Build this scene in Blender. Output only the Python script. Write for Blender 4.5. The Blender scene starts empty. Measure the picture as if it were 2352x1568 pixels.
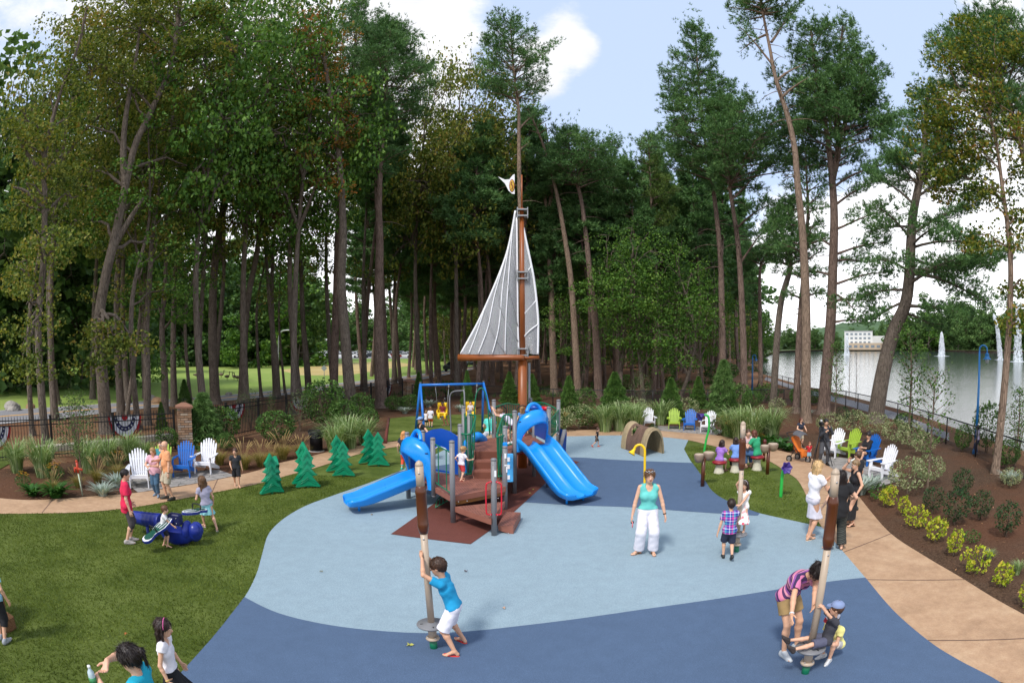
import bpy,math,random,numpy as np
from mathutils import Vector,Matrix,noise as mnoise
from math import sin,cos,pi,radians,sqrt,atan2,tan
SC=bpy.context.scene
COL=SC.collection
CAMH=3.9
F=1400.0
PITCH=6.0/1400
def ray(px,py):
 x=px-1176.0;y=784.0-py
 r=math.hypot(x,y)
 if r<1e-6:d=(0,1,0)
 else:
  th=2*math.asin(min(1,r/(2*F)))
  s=sin(th)
  d=(s*x/r,cos(th),s*y/r)
 c,s=cos(PITCH),sin(PITCH)
 return Vector((d[0],d[1]*c-d[2]*s,d[1]*s+d[2]*c))
def G(px,py,z=0.0):
 "ground point seen at a pixel"
 d=ray(px,py)
 t=(z-CAMH)/d.z
 return Vector((d.x*t,d.y*t,z))
def Pt(px,py,dist):
 "point at a horizontal distance seen at a pixel"
 d=ray(px,py)
 h=math.hypot(d.x,d.y)
 return Vector((d.x/h*dist,d.y/h*dist,CAMH+d.z/h*dist))
def yaw_of(dx,dy):return atan2(-dx,dy)
def azpx(px):return atan2(ray(px,790).x,ray(px,790).y)
def hd(p):return math.hypot(p[0],p[1])
def tag(o,label=None,cat=None,group=None,kind=None):
 if label:o['label']=label
 if cat:o['category']=cat
 if group:o['group']=group
 if kind:o['kind']=kind
 return o
def thing(name,label,cat,loc=(0,0,0),rz=0.0,group=None):
 o=bpy.data.objects.new(name,None);COL.objects.link(o)
 o.location=loc;o.rotation_euler=(0,0,rz)
 return tag(o,label,cat,group)
def link(name,me,parent=None,smooth=None,loc=None):
 o=bpy.data.objects.new(name,me);COL.objects.link(o)
 if parent is not None:o.parent=parent
 if loc is not None:o.location=loc
 return o
def copy_tree(o,parent=None):
 c=o.copy();COL.objects.link(c)
 if parent is not None:c.parent=parent
 for ch in list(o.children):copy_tree(ch,c)
 return c
def mesh_np(name,V,Fq,mats,smooth=True,midx=None):
 V=np.asarray(V,np.float32);Fq=np.asarray(Fq,np.int32)
 n,k=Fq.shape
 me=bpy.data.meshes.new(name)
 me.vertices.add(len(V));me.vertices.foreach_set('co',V.ravel())
 me.loops.add(n*k);me.loops.foreach_set('vertex_index',Fq.ravel())
 me.polygons.add(n)
 me.polygons.foreach_set('loop_start',np.arange(0,n*k,k,dtype=np.int32))
 me.polygons.foreach_set('use_smooth',np.full(n,smooth,dtype=bool))
 for m in(mats if isinstance(mats,(list,tuple))else[mats]):me.materials.append(m)
 if midx is not None:me.polygons.foreach_set('material_index',np.asarray(midx,np.int32))
 me.update(calc_edges=True)
 return me
class MB:
 "collects shapes and links them as one mesh object"
 def __init__(s):s.v=[];s.f=[];s.m=[];s.mats=[];s.sm=[]
 def mi(s,m):
  if m is None:return 0 if not s.mats else len(s.mats)-1
  if m not in s.mats:s.mats.append(m)
  return s.mats.index(m)
 def add(s,vs,fs,m=None,sm=False,M=None):
  b=len(s.v);i=s.mi(m)
  for p in vs:
   p=Vector(p)
   s.v.append(M@p if M is not None else p)
  for f in fs:s.f.append([b+k for k in f]);s.m.append(i);s.sm.append(sm)
  return s
 def box(s,c,d,m=None,M=None,rz=0,bev=0.0,top=1.0):
  x,y,z=d[0]/2,d[1]/2,d[2]/2
  R=Matrix.Translation(c)@Matrix.Rotation(rz,4,'Z')
  if M is not None:R=M@R
  if bev>0:
   b=min(bev,x*.9,y*.9,z*.9)
   vs=[];
   for sz in(-1,1):
    for(ins,zz)in((b,z),(0,z-b))if sz>0 else((0,z-b),(b,z)):
     pass
   rings=[(b,-z),(0,-z+b),(0,z-b),(b,z)]
   for ins,zz in rings:
    X,Y=x-ins,y-ins
    c2=b*.7 if ins==0 else b*.5
    vs+=[(X-c2,-Y,zz),(X,-Y+c2,zz),(X,Y-c2,zz),(X-c2,Y,zz),(-X+c2,Y,zz),(-X,Y-c2,zz),(-X,-Y+c2,zz),(-X+c2,-Y,zz)]
   fs=[list(range(7,-1,-1)),list(range(24,32))]
   for k in range(3):
    for j in range(8):
     fs.append([k*8+j,k*8+(j+1)%8,(k+1)*8+(j+1)%8,(k+1)*8+j])
   return s.add(vs,fs,m,False,R)
  t=top
  vs=[(-x,-y,-z),(x,-y,-z),(x,y,-z),(-x,y,-z),(-x*t,-y*t,z),(x*t,-y*t,z),(x*t,y*t,z),(-x*t,y*t,z)]
  fs=[(3,2,1,0),(4,5,6,7),(0,1,5,4),(1,2,6,5),(2,3,7,6),(3,0,4,7)]
  return s.add(vs,fs,m,False,R)
 def tube(s,pts,r,m=None,n=10,cap=True,M=None,closed=False):
  pts=[Vector(p)for p in pts];k=len(pts)
  rs=r if isinstance(r,(list,tuple))else[r]*k
  vs=[];nrm=None
  for i,p in enumerate(pts):
   if closed:t=pts[(i+1)%k]-pts[i-1]
   else:t=pts[min(i+1,k-1)]-pts[max(i-1,0)]
   t=t.normalized()if t.length>1e-9 else Vector((0,0,1))
   if nrm is None:
    a=Vector((0,0,1))if abs(t.z)<.9 else Vector((1,0,0))
    nrm=t.cross(a).normalized()
   else:
    nrm=(nrm-t*nrm.dot(t))
    nrm=nrm.normalized()if nrm.length>1e-6 else t.orthogonal().normalized()
   b=t.cross(nrm)
   for j in range(n):
    a=2*pi*j/n
    vs.append(p+(nrm*cos(a)+b*sin(a))*rs[i])
  fs=[]
  for i in range(k if closed else k-1):
   i2=(i+1)%k
   for j in range(n):fs.append((i*n+j,i*n+(j+1)%n,i2*n+(j+1)%n,i2*n+j))
  s.add(vs,fs,m,True,M)
  if cap and not closed:
   b=len(s.v)-len(vs);i=s.mi(m)
   s.f.append([b+j for j in range(n-1,-1,-1)]);s.m.append(i);s.sm.append(False)
   s.f.append([b+(k-1)*n+j for j in range(n)]);s.m.append(i);s.sm.append(False)
  return s
 def lathe(s,prof,m=None,n=20,M=None,c=(0,0,0),sm=True):
  vs=[];c=Vector(c)
  for r,z in prof:
   for j in range(n):
    a=2*pi*j/n;vs.append(c+Vector((r*cos(a),r*sin(a),z)))
  fs=[]
  for i in range(len(prof)-1):
   for j in range(n):fs.append((i*n+j,i*n+(j+1)%n,(i+1)*n+(j+1)%n,(i+1)*n+j))
  s.add(vs,fs,m,sm,M)
  b=len(s.v)-len(vs);i=s.mi(m)
  if prof[0][0]>1e-4:s.f.append([b+j for j in range(n-1,-1,-1)]);s.m.append(i);s.sm.append(False)
  if prof[-1][0]>1e-4:s.f.append([b+(len(prof)-1)*n+j for j in range(n)]);s.m.append(i);s.sm.append(False)
  return s
 def prism(s,poly,z0,z1,m=None,M=None,sm=False):
  "polygon in xy extruded along z"
  n=len(poly)
  vs=[(x,y,z0)for x,y in poly]+[(x,y,z1)for x,y in poly]
  fs=[list(range(n-1,-1,-1)),list(range(n,2*n))]+[(i,(i+1)%n,n+(i+1)%n,n+i)for i in range(n)]
  return s.add(vs,fs,m,sm,M)
 def grid(s,P,m=None,sm=True,M=None,closed=False):
  "rows of equal length"
  nr,nc=len(P),len(P[0])
  vs=[p for row in P for p in row]
  fs=[]
  for i in range(nr-1):
   for j in range(nc if closed else nc-1):
    fs.append((i*nc+j,i*nc+(j+1)%nc,(i+1)*nc+(j+1)%nc,(i+1)*nc+j))
  return s.add(vs,fs,m,sm,M)
 def ball(s,c,r,m=None,n=12,M=None):
  r=(r,r,r)if not isinstance(r,(tuple,list))else r
  k=max(4,n//2);vs=[]
  for i in range(k+1):
   a=pi*i/k
   for j in range(n):
    b=2*pi*j/n
    vs.append((c[0]+r[0]*sin(a)*cos(b),c[1]+r[1]*sin(a)*sin(b),c[2]-r[2]*cos(a)))
  fs=[(i*n+j,i*n+(j+1)%n,(i+1)*n+(j+1)%n,(i+1)*n+j)for i in range(k)for j in range(n)]
  return s.add(vs,fs,m,True,M)
 def build(s,name,m=None,parent=None):
  me=bpy.data.meshes.new(name)
  me.from_pydata([tuple(v)for v in s.v],[],s.f)
  mats=s.mats if s.mats else[m]
  if m is not None and s.mats and s.mats[0]is None:mats=[m]+s.mats[1:]
  for q in mats:me.materials.append(q if q is not None else m)
  me.polygons.foreach_set('material_index',s.m)
  me.polygons.foreach_set('use_smooth',s.sm)
  me.update()
  return link(name,me,parent)
def new(m,fn,*a,**k):
 b=MB();getattr(b,fn)(*a,**k);return b
def spline(pts,n=8,closed=False):
 "Catmull-Rom through the points"
 pts=[Vector(p)for p in pts];k=len(pts);out=[]
 rng=range(k if closed else k-1)
 for i in rng:
  if closed:p0,p1,p2,p3=pts[i-1],pts[i],pts[(i+1)%k],pts[(i+2)%k]
  else:p0,p1,p2,p3=pts[max(i-1,0)],pts[i],pts[i+1],pts[min(i+2,k-1)]
  for j in range(n):
   t=j/n
   out.append(.5*((2*p1)+(p2-p0)*t+(2*p0-5*p1+4*p2-p3)*t*t+(3*p1-p0-3*p2+p3)*t**3))
 if not closed:out.append(pts[-1])
 return out
def lin(c):
 return tuple((x/12.92 if x<=.04045 else((x+.055)/1.055)**2.4)for x in c)
def hexc(h):return lin(tuple(int(h[i:i+2],16)/255 for i in(0,2,4)))
_M={}
def nodes(name):
 m=bpy.data.materials.new(name);m.use_nodes=True
 nt=m.node_tree;b=nt.nodes['Principled BSDF']
 return m,nt,b
def N(nt,t,**k):
 n=nt.nodes.new(t)
 for a,v in k.items():
  if a.startswith('i_'):
   key=a[2:].replace('_',' ')
   n.inputs[int(key)if key.isdigit()else key].default_value=v
  else:setattr(n,a,v)
 return n
def ramp(nt,fac,stops,interp='LINEAR'):
 r=N(nt,'ShaderNodeValToRGB');r.color_ramp.interpolation=interp
 el=r.color_ramp.elements
 while len(el)<len(stops):el.new(.5)
 for e,(p,c)in zip(el,stops):e.position=p;e.color=(*c[:3],1)
 nt.links.new(fac,r.inputs[0]);return r.outputs[0]
def mixc(nt,fac,a,b,bt='MIX'):
 n=N(nt,'ShaderNodeMix',data_type='RGBA',blend_type=bt)
 if isinstance(fac,(int,float)):n.inputs[0].default_value=fac
 else:nt.links.new(fac,n.inputs[0])
 for i,v in((6,a),(7,b)):
  if isinstance(v,tuple):n.inputs[i].default_value=(*v[:3],1)
  else:nt.links.new(v,n.inputs[i])
 return n.outputs[2]
def noise(nt,scale,det=4,rough=.5,vec=None,w=None,out=0):
 n=N(nt,'ShaderNodeTexNoise');n.inputs['Scale'].default_value=scale
 n.inputs['Detail'].default_value=det;n.inputs['Roughness'].default_value=rough
 if vec is None:
  tc=nt.nodes.get('TC')or N(nt,'ShaderNodeTexCoord',name='TC')
  vec=tc.outputs['Object']
 nt.links.new(vec,n.inputs['Vector'])
 return n.outputs[out]
def objco(nt,which='Object'):
 tc=nt.nodes.get('TC')or N(nt,'ShaderNodeTexCoord',name='TC')
 return tc.outputs[which]
def mapping(nt,vec,sc=(1,1,1),rot=(0,0,0),loc=(0,0,0)):
 m=N(nt,'ShaderNodeMapping');nt.links.new(vec,m.inputs[0])
 m.inputs['Scale'].default_value=sc;m.inputs['Rotation'].default_value=rot;m.inputs['Location'].default_value=loc
 return m.outputs[0]
def bump(nt,b,h,strength=.3,dist=.01):
 n=N(nt,'ShaderNodeBump');n.inputs['Strength'].default_value=strength;n.inputs['Distance'].default_value=dist
 nt.links.new(h,n.inputs['Height']);nt.links.new(n.outputs[0],b.inputs['Normal'])
def math_(nt,op,a,b=None,c=None):
 n=N(nt,'ShaderNodeMath',operation=op)
 for i,v in enumerate((a,b,c)):
  if v is None:continue
  if isinstance(v,(int,float)):n.inputs[i].default_value=v
  else:nt.links.new(v,n.inputs[i])
 return n.outputs[0]
def mat(name,c,rough=.5,var=.12,scale=8,bmp=0.0,bscale=60,metal=0,spec=None,coat=0):
 "plain surface with slight mottling"
 if name in _M:return _M[name]
 m,nt,b=nodes(name)
 if isinstance(c,str):c=hexc(c)
 f=noise(nt,scale,5,.6)
 lo=tuple(x*(1-var)for x in c);hi=tuple(min(1,x*(1+var))for x in c)
 nt.links.new(ramp(nt,f,[(.3,lo),(.7,hi)]),b.inputs['Base Color'])
 rr=N(nt,'ShaderNodeMapRange');nt.links.new(f,rr.inputs[0])
 rr.inputs[3].default_value=max(0,rough-.08);rr.inputs[4].default_value=min(1,rough+.1)
 nt.links.new(rr.outputs[0],b.inputs['Roughness'])
 b.inputs['Metallic'].default_value=metal
 if spec is not None:b.inputs['Specular IOR Level'].default_value=spec
 if coat:b.inputs['Coat Weight'].default_value=coat
 if bmp>0:bump(nt,b,noise(nt,bscale,4,.6),bmp)
 _M[name]=m;return m
 # ================= setting =================
def speckle(name,base,dots,rough=.85,sc=110):
 if name in _M:return _M[name]
 m,nt,b=nodes(name)
 f1=noise(nt,sc,2,.8);f2=noise(nt,.35,5,.6);f3=noise(nt,4,4,.6)
 c=ramp(nt,f1,[(.36,dots[0]),(.47,base),(.56,base),(.66,dots[1])])
 c2=mixc(nt,ramp(nt,f2,[(.35,(0,0,0)),(.7,(1,1,1))]),c,tuple(x*.78 for x in base))
 c2=mixc(nt,.5,c2,ramp(nt,f3,[(.3,tuple(x*.8 for x in base)),(.7,tuple(min(1,x*1.12)for x in base))]))
 nt.links.new(mixc(nt,.6,c,c2),b.inputs['Base Color'])
 b.inputs['Roughness'].default_value=rough;b.inputs['Specular IOR Level'].default_value=.25
 bump(nt,b,f1,.35,.004)
 _M[name]=m;return m
M_LB=speckle('light_blue_rubber',hexc('8fa3ae'),(hexc('617782'),hexc('bccbd2')))
M_DB=speckle('dark_blue_rubber',hexc('51647f'),(hexc('37495f'),hexc('6d86a5')))
M_BR=speckle('brown_rubber',hexc('693c33'),(hexc('4a2822'),hexc('8d5a4e')))
def mulch(name,c1,c2,c3):
 m,nt,b=nodes(name)
 v=N(nt,'ShaderNodeTexVoronoi');v.inputs['Scale'].default_value=22
 nt.links.new(mapping(nt,objco(nt),(1,1.7,1),(0,0,.5)),v.inputs['Vector'])
 big=noise(nt,.18,5,.6);fine=noise(nt,30,5,.75)
 a=ramp(nt,fine,[(.3,c1),(.5,c2),(.72,c3)])
 bb=ramp(nt,v.outputs['Color'],[(0,c1),(1,c3)])
 a=mixc(nt,.4,a,bb)
 a=mixc(nt,ramp(nt,big,[(.42,(0,0,0)),(.62,(1,1,1))]),a,mixc(nt,.55,a,hexc('6b4430')))
 nt.links.new(a,b.inputs['Base Color']);b.inputs['Roughness'].default_value=.95
 b.inputs['Specular IOR Level'].default_value=.1
 bump(nt,b,fine,.8,.04)
 return m
M_MULCH=mulch('mulch',hexc('2b2019'),hexc('4a382c'),hexc('7d6450'))
M_GROUND=mulch('woodland_soil',hexc('4a3527'),hexc('7a5a44'),hexc('a98867'))
def turfmat(name,a,b_,c,sc=70,clump=.9):
 m,nt,b=nodes(name)
 f=noise(nt,sc,6,.8,mapping(nt,objco(nt),(1,1,1)));g=noise(nt,clump,4,.6);h=noise(nt,5,4,.65)
 col=ramp(nt,f,[(.3,a),(.52,b_),(.72,c)])
 col=mixc(nt,ramp(nt,h,[(.35,(0,0,0)),(.7,(.55,.55,.55))]),col,a)
 col=mixc(nt,ramp(nt,g,[(.4,(0,0,0)),(.65,(.5,.5,.5))]),col,c)
 nt.links.new(col,b.inputs['Base Color']);b.inputs['Roughness'].default_value=.8
 b.inputs['Specular IOR Level'].default_value=.2
 bump(nt,b,f,.9,.03)
 return m
M_TURF=turfmat('turf',hexc('323f13'),hexc('566724'),hexc('808c48'))
M_FIELD=turfmat('field_grass',hexc('5d7a2c'),hexc('84a046'),hexc('a9b069'),2.5,.03)
def concrete():
 m,nt,b=nodes('stamped_concrete')
 f=noise(nt,1.3,8,.65);g=noise(nt,6,8,.7);h=noise(nt,50,4,.7)
 col=ramp(nt,f,[(.3,hexc('94704e')),(.5,hexc('b38c68')),(.72,hexc('cba985'))])
 col=mixc(nt,.4,col,ramp(nt,g,[(.3,hexc('8c6748')),(.55,hexc('b5906c')),(.75,hexc('d3b592'))]))
 nt.links.new(mixc(nt,.12,col,ramp(nt,h,[(.3,(0.1,.08,.06)),(.7,(.8,.7,.6))])),b.inputs['Base Color'])
 b.inputs['Roughness'].default_value=.75;bump(nt,b,g,.35,.02)
 return m
M_CONC=concrete()
def stonepat():
 m,nt,b=nodes('grey_flagstone')
 v=N(nt,'ShaderNodeTexVoronoi',feature='DISTANCE_TO_EDGE');v.inputs['Scale'].default_value=2.2
 nt.links.new(objco(nt),v.inputs['Vector'])
 e=ramp(nt,v.outputs['Distance'],[(.0,(.35,.35,.35)),(.04,(1,1,1))])
 g=noise(nt,5,8,.7)
 col=ramp(nt,g,[(.3,hexc('7d7873')),(.7,hexc('a59f9a'))])
 nt.links.new(mixc(nt,1,col,e,'MULTIPLY'),b.inputs['Base Color']);b.inputs['Roughness'].default_value=.8
 bump(nt,b,e,.4,.01)
 return m
M_STONE=stonepat()
M_ASPH=speckle('asphalt',hexc('8d8c90'),(hexc('6e6d70'),hexc('a9a8aa')),.9,120)
def chainpts(pp,z=0,n=6,closed=False):
 return spline([G(x,y,z)for x,y in pp],n,closed)
def sheet(name,pts,z,m,kind='structure',th=0.0):
 vs=[(p[0],p[1],z)for p in pts]
 b=MB()
 if th:b.prism([(p[0],p[1])for p in pts],z-th,z,m)
 else:
  a=sum(vs[i][0]*vs[(i+1)%len(vs)][1]-vs[(i+1)%len(vs)][0]*vs[i][1]for i in range(len(vs)))
  if a<0:vs=vs[::-1]
  b.add(vs,[list(range(len(vs)))],m)
 return tag(b.build(name,m),kind=kind)
near=[G(*p)for p in[(1750,858),(1840,884),(1940,907),(2060,938),(2150,967),(2230,996),(2352,1035)]]
near+=[Vector((20,9,0)),Vector((26,-8,0)),Vector((60,-60,0))]
far=[Vector((700,-60,0)),Vector((560,120,0)),Pt(2352,800,330),Pt(2200,800,380),Pt(2050,800,440),Pt(1950,800,430),Pt(1850,800,400),Pt(1780,800,330),Pt(1752,800,200)]
for p in far:p.z=0
shore=near+far
BIG=1500
gp=[(-BIG,-300),(60,-300)]+[(p.x,p.y)for p in reversed(near)]+[(p.x,p.y)for p in reversed(far)]+[(700,-300),(BIG,-300),(BIG,BIG),(-BIG,BIG)]
gp=[(-BIG,-300)]+[(59.9,-300)]+gp[2:]
_z=MB();_z.add([(x,y,0)for x,y in gp],[list(range(len(gp)))],M_GROUND)
tag(_z.build('ground',M_GROUND),kind='structure')
def watermat():
 m,nt,b=nodes('lake_water')
 b.inputs['Base Color'].default_value=(*hexc('3c4844'),1);b.inputs['Roughness'].default_value=.08
 b.inputs['IOR'].default_value=1.33;b.inputs['Specular IOR Level'].default_value=.9
 f=noise(nt,1.6,6,.7,mapping(nt,objco(nt),(.6,1.6,1),(0,0,-.6)))
 g=noise(nt,.09,3,.5)
 bump(nt,b,math_(nt,'ADD',f,math_(nt,'MULTIPLY',g,1.5)),.5,.035)
 return m
_w=MB();cx=sum((p.x for p in shore))/len(shore);
_w.add([(12,-120,-.75),(BIG,-120,-.75),(BIG,BIG,-.75),(12,BIG,-.75)],[(0,1,2,3)],None)
tag(_w.build('lake_water',watermat()),kind='structure')
M_BANK=mulch('bank_stones',hexc('57483e'),hexc('85776a'),hexc('a39686'))
_b=MB();sh=spline(shore,5,True);rows=[[],[]]
for i,p in enumerate(sh):
 t=(sh[(i+1)%len(sh)]-sh[i-1]).normalized();n_=Vector((t.y,-t.x,0))
 if i<len(near)*5:n_=n_ if n_.x>-.2 else-n_
 rows[0].append((p.x,p.y,0.0));q=p+n_*1.2;rows[1].append((q.x,q.y,-1.0))
_b.grid([rows[0]+rows[0][:1],rows[1]+rows[1][:1]],M_BANK);tag(_b.build('lake_bank',M_BANK),kind='structure')
bed=[G(*p)for p in[(0,1083),(420,1031),(780,948),(940,917)]]
bed+=[Vector((p[0],p[1],0))for p in([-7,41],)]
bed=[Vector((-40,4,0)),Vector((-30,8,0))]+[G(0,1078),G(420,1031),G(668,985),G(781,948),G(940,917),G(1100,903),G(1300,896),G(1500,898),G(1690,900),G(1800,915),G(1861,915),G(1942,933),G(2059,969),G(2172,1010),G(2300,1050),G(2400,1090),Vector((16,4,0)),Vector((10,-6,0)),Vector((-40,-6,0))]
sheet('garden_soil',bed,.012,M_MULCH)
upper=[(0,1146),(60,1150),(128,1148),(220,1141),(317,1133),(474,1108),(588,1083),(637,1066),(726,1046),(802,1028),(879,1018),(985,1006),(1101,996),(1200,991),(1320,989),(1430,987),(1518,990),(1643,1000),(1744,1025),(1823,1044),(1888,1063),(1940,1098),(1967,1134),(1996,1172),(2046,1228),(2124,1280),(2200,1325),(2280,1375),(2352,1415)]
lower=[(0,1182),(97,1181),(180,1179),(256,1173),(308,1167),(400,1151),(487,1134),(588,1114),(660,1094),(737,1072),(835,1041),(919,1026),(985,1018),(1100,1009),(1200,1004),(1320,1003),(1426,1001),(1521,1005),(1581,1012),(1644,1027),(1755,1056),(1808,1087),(1834,1107),(1858,1154),(1887,1213),(1937,1271),(1987,1330),(2050,1405),(2130,1475),(2200,1520),(2290,1568)]
PATHU=[Vector((-30,6.5,0))]+chainpts(upper,0,5)+[Vector((8.2,3,0)),Vector((8.4,-2,0))]
PATHL=[Vector((-30,5.6,0))]+chainpts(lower,0,5)+[Vector((6.4,2.6,0)),Vector((6.6,-2,0))]
sheet('concrete_path',PATHU+PATHL[::-1],.030,M_CONC)
sheet('turf_lawn',PATHL+[Vector((-30,-2,0))],.026-.006,M_TURF)
lb=[(300,1700),(360,1620),(400,1568),(428,1537),(500,1455),(562,1375),(590,1320),(604,1270),(618,1228),(650,1195),(700,1165),(760,1142),(850,1110),(945,1072),(1010,1040),(1060,1012)]
lbr=[(1100,1009),(1200,1004),(1320,1003),(1426,1001),(1521,1005),(1581,1012)]
tl=[(1571,1033),(1588,1063),(1618,1104),(1635,1129),(1665,1150),(1726,1175),(1761,1185),(1843,1203),(1887,1213)]
rr_=[(1937,1271),(1987,1330),(2050,1405),(2130,1475),(2200,1520),(2290,1568),(2350,1620)]
R_=chainpts(lb,0,5)+chainpts(lbr,0,4)+chainpts(tl,0,5)+chainpts(rr_,0,5)
sheet('rubber_paving',R_,.034,M_LB)
top=chainpts([(562,1375),(640,1412),(760,1440),(900,1455),(1000,1458),(1100,1452),(1250,1435),(1500,1400),(1750,1363),(1900,1340),(1987,1330)],0,5)
bot=chainpts([(1987,1330),(2050,1405),(2130,1475),(2200,1520),(2290,1568),(2350,1620)],0,5)
lft=chainpts([(300,1700),(360,1620),(400,1568),(428,1537),(500,1455),(562,1375)],0,5)
sheet('rubber_paving_band',top+bot+lft,.038,M_DB)
ub=chainpts([(915,1085),(1100,1060),(1293,1052),(1420,1058),(1590,1065)],0,5)
rb_=chainpts([(1590,1065),(1618,1104),(1635,1129),(1665,1150),(1726,1175),(1745,1181)],0,5)
db_=chainpts([(1740,1187),(1650,1182),(1453,1168),(1320,1163),(1207,1156),(1080,1145),(954,1134),(858,1112)],0,5)
sheet('rubber_paving_band',ub+rb_+db_,.038,M_DB)
sheet('rubber_paving_diamond',[G(*p)for p in[(898,1230),(1081,1253),(1165,1193),(1250,1115),(1330,1063),(1230,1040),(1120,1052),(1010,1150)]],.042,M_BR)
back=[G(*p)for p in[(885,1016),(889,985),(893,962),(944,957),(1047,953),(1180,952),(1290,958),(1286,983),(1200,989),(1101,994),(985,1004)]]
sheet('turf_lawn',back,.034,M_TURF)
cb=MB();cb.tube([G(x,y,.05)for x,y in[(885,1017),(889,985),(893,961)]],.07,None,6)
tag(cb.build('rubber_kerb',mat('kerb_rubber','6b352c',.9)),'dark red rubber edging along the lawn by the swings','edging')
for pp in([(285,1108),(317,1133),(474,1108),(540,1094),(500,1080),(380,1090)],[(1500,979),(1518,990.5),(1643,1000.5),(1668,990),(1600,981)],[(1880,1046),(1888,1062),(1940,1097),(1966,1133),(1990,1128),(2068,1105),(1990,1060)]):
 sheet('stone_patio',[G(*p)for p in pp],.036,M_STONE)
M_JOINT=mat('joint_dark','6d5547',.9)
for a,b_ in(((97,1180),(122,1149)),((1937,1271),(2046,1228)),((1990,1334),(2215,1334)),((800,1052),(795,1030)),((1425,1001),(1430,988)),((487,1133),(500,1103)),((2130,1474),(2352,1470)),((1866,1163),(1970,1137))):
 p,q=G(*a),G(*b_);t=(q-p).normalized()*.012;n_=Vector((-t.y,t.x,0))
 jm=MB();jm.add([(p-n_)+Vector((0,0,.034)),(q-n_)+Vector((0,0,.034)),(q+n_)+Vector((0,0,.034)),(p+n_)+Vector((0,0,.034))],[(0,1,2,3)])
 tag(jm.build('path_joint',M_JOINT),kind='structure')
rn=[(-60,984),(0,975),(131,962),(252,948),(397,932),(632,910),(780,892),(919,880),(1065,853),(1120,838)]
rf=[(-60,950),(0,943),(115,936),(397,917),(505,909),(631,897),(780,880),(947,862),(1080,842),(1125,832)]
RN=[Vector((-60,8,0))]+chainpts(rn,0,5)+[Vector((-8,150,0)),Vector((10,230,0))]
RF=[Vector((-62,18,0))]+chainpts(rf,0,5)+[Vector((-12,160,0)),Vector((2,240,0))]
field=[Vector((-900,10,0))]+RF+[Vector((-5,420,0)),Vector((-900,420,0))]
sheet('field_grass',field,.02,M_FIELD)
sheet('verge_grass',[Vector((-70,-4,0)),Vector((-60,8,0)),G(0,1020),G(60,1045),G(0,1078),Vector((-32,2,0))],.026,M_TURF)
sheet('road',RN+RF[::-1],.03,M_ASPH)
def strip(name,A,B,t,w,z,m):
 P=[a.lerp(b,t)for a,b in zip(A,B)];rows=[[],[]]
 for i,p in enumerate(P):
  d=(P[min(i+1,len(P)-1)]-P[max(i-1,0)]).normalized();n_=Vector((-d.y,d.x,0))*w/2
  rows[0].append((p.x+n_.x,p.y+n_.y,z));rows[1].append((p.x-n_.x,p.y-n_.y,z))
 b=MB();b.grid(rows,m);return tag(b.build(name,m),kind='structure')
k=min(len(RN),len(RF))
My=mat('road_yellow','d9a24a',.7);Mw=mat('road_white','d5d3cf',.7)
strip('road_marking',RN[:k],RF[:k],.5,.3,.036,My)
strip('road_marking',RN[:k],RF[:k],.04,.12,.036,Mw);strip('road_marking',RN[:k],RF[:k],.95,.12,.036,Mw)
sheet('car_park',[Pt(700,800,165),Pt(1130,800,165),Pt(1130,800,250),Pt(700,800,250)],.028,M_ASPH)
sheet('dry_grass',[G(640,850),G(760,836),G(900,830),G(960,838),G(870,850),G(800,862),G(690,862)],.026,turfmat('dry_grass',hexc('a8945c'),hexc('bda66c'),hexc('cdbb88'),3,.1))
sheet('far_bank_grass',[Pt(2500,800,345),Pt(2352,800,332),Pt(2200,800,382),Pt(2050,800,442),Pt(1950,800,432),Pt(1850,800,402),Pt(1780,800,332),Pt(1752,800,205),Pt(1735,800,205),Pt(1740,800,500),Pt(2100,800,530),Pt(2500,800,520)],.03,turfmat('far_bank',hexc('2c3b1e'),hexc('46562c'),hexc('66704a'),1,.05))
sheet('lakeside_path',[G(*p)for p in[(1760,866),(1861,897),(1940,915),(2060,948),(2180,995),(2180,1012),(2059,966),(1942,931),(1861,908),(1755,872)]],.02,M_ASPH)
# ================= sky, sun, camera =================
SUN_EL,SUN_AZ=radians(52),radians(-150)
wd=bpy.data.worlds.new('World');SC.world=wd;wd.use_nodes=True
nt=wd.node_tree;bg=nt.nodes['Background']
sky=N(nt,'ShaderNodeTexSky',sky_type='NISHITA');sky.sun_disc=False
sky.sun_elevation=SUN_EL;sky.sun_rotation=SUN_AZ;sky.air_density=1.0;sky.dust_density=.4;sky.ozone_density=2.0
SKYS=.15
skyc=N(nt,'ShaderNodeVectorMath',operation='SCALE');nt.links.new(sky.outputs[0],skyc.inputs[0]);skyc.inputs[3].default_value=1.0
tc=N(nt,'ShaderNodeTexCoord');D=tc.outputs['Generated']
sx=N(nt,'ShaderNodeSeparateXYZ');nt.links.new(D,sx.inputs[0])
zz=math_(nt,'ADD',math_(nt,'MAXIMUM',sx.outputs[2],0.0),.22)
cb_=N(nt,'ShaderNodeCombineXYZ')
nt.links.new(math_(nt,'DIVIDE',sx.outputs[0],zz),cb_.inputs[0]);nt.links.new(math_(nt,'DIVIDE',sx.outputs[1],zz),cb_.inputs[1])
n1=noise(nt,1.25,9,.62,mapping(nt,cb_.outputs[0],(1,1,1),(0,0,0),(3.1,1.4,0)))
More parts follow.
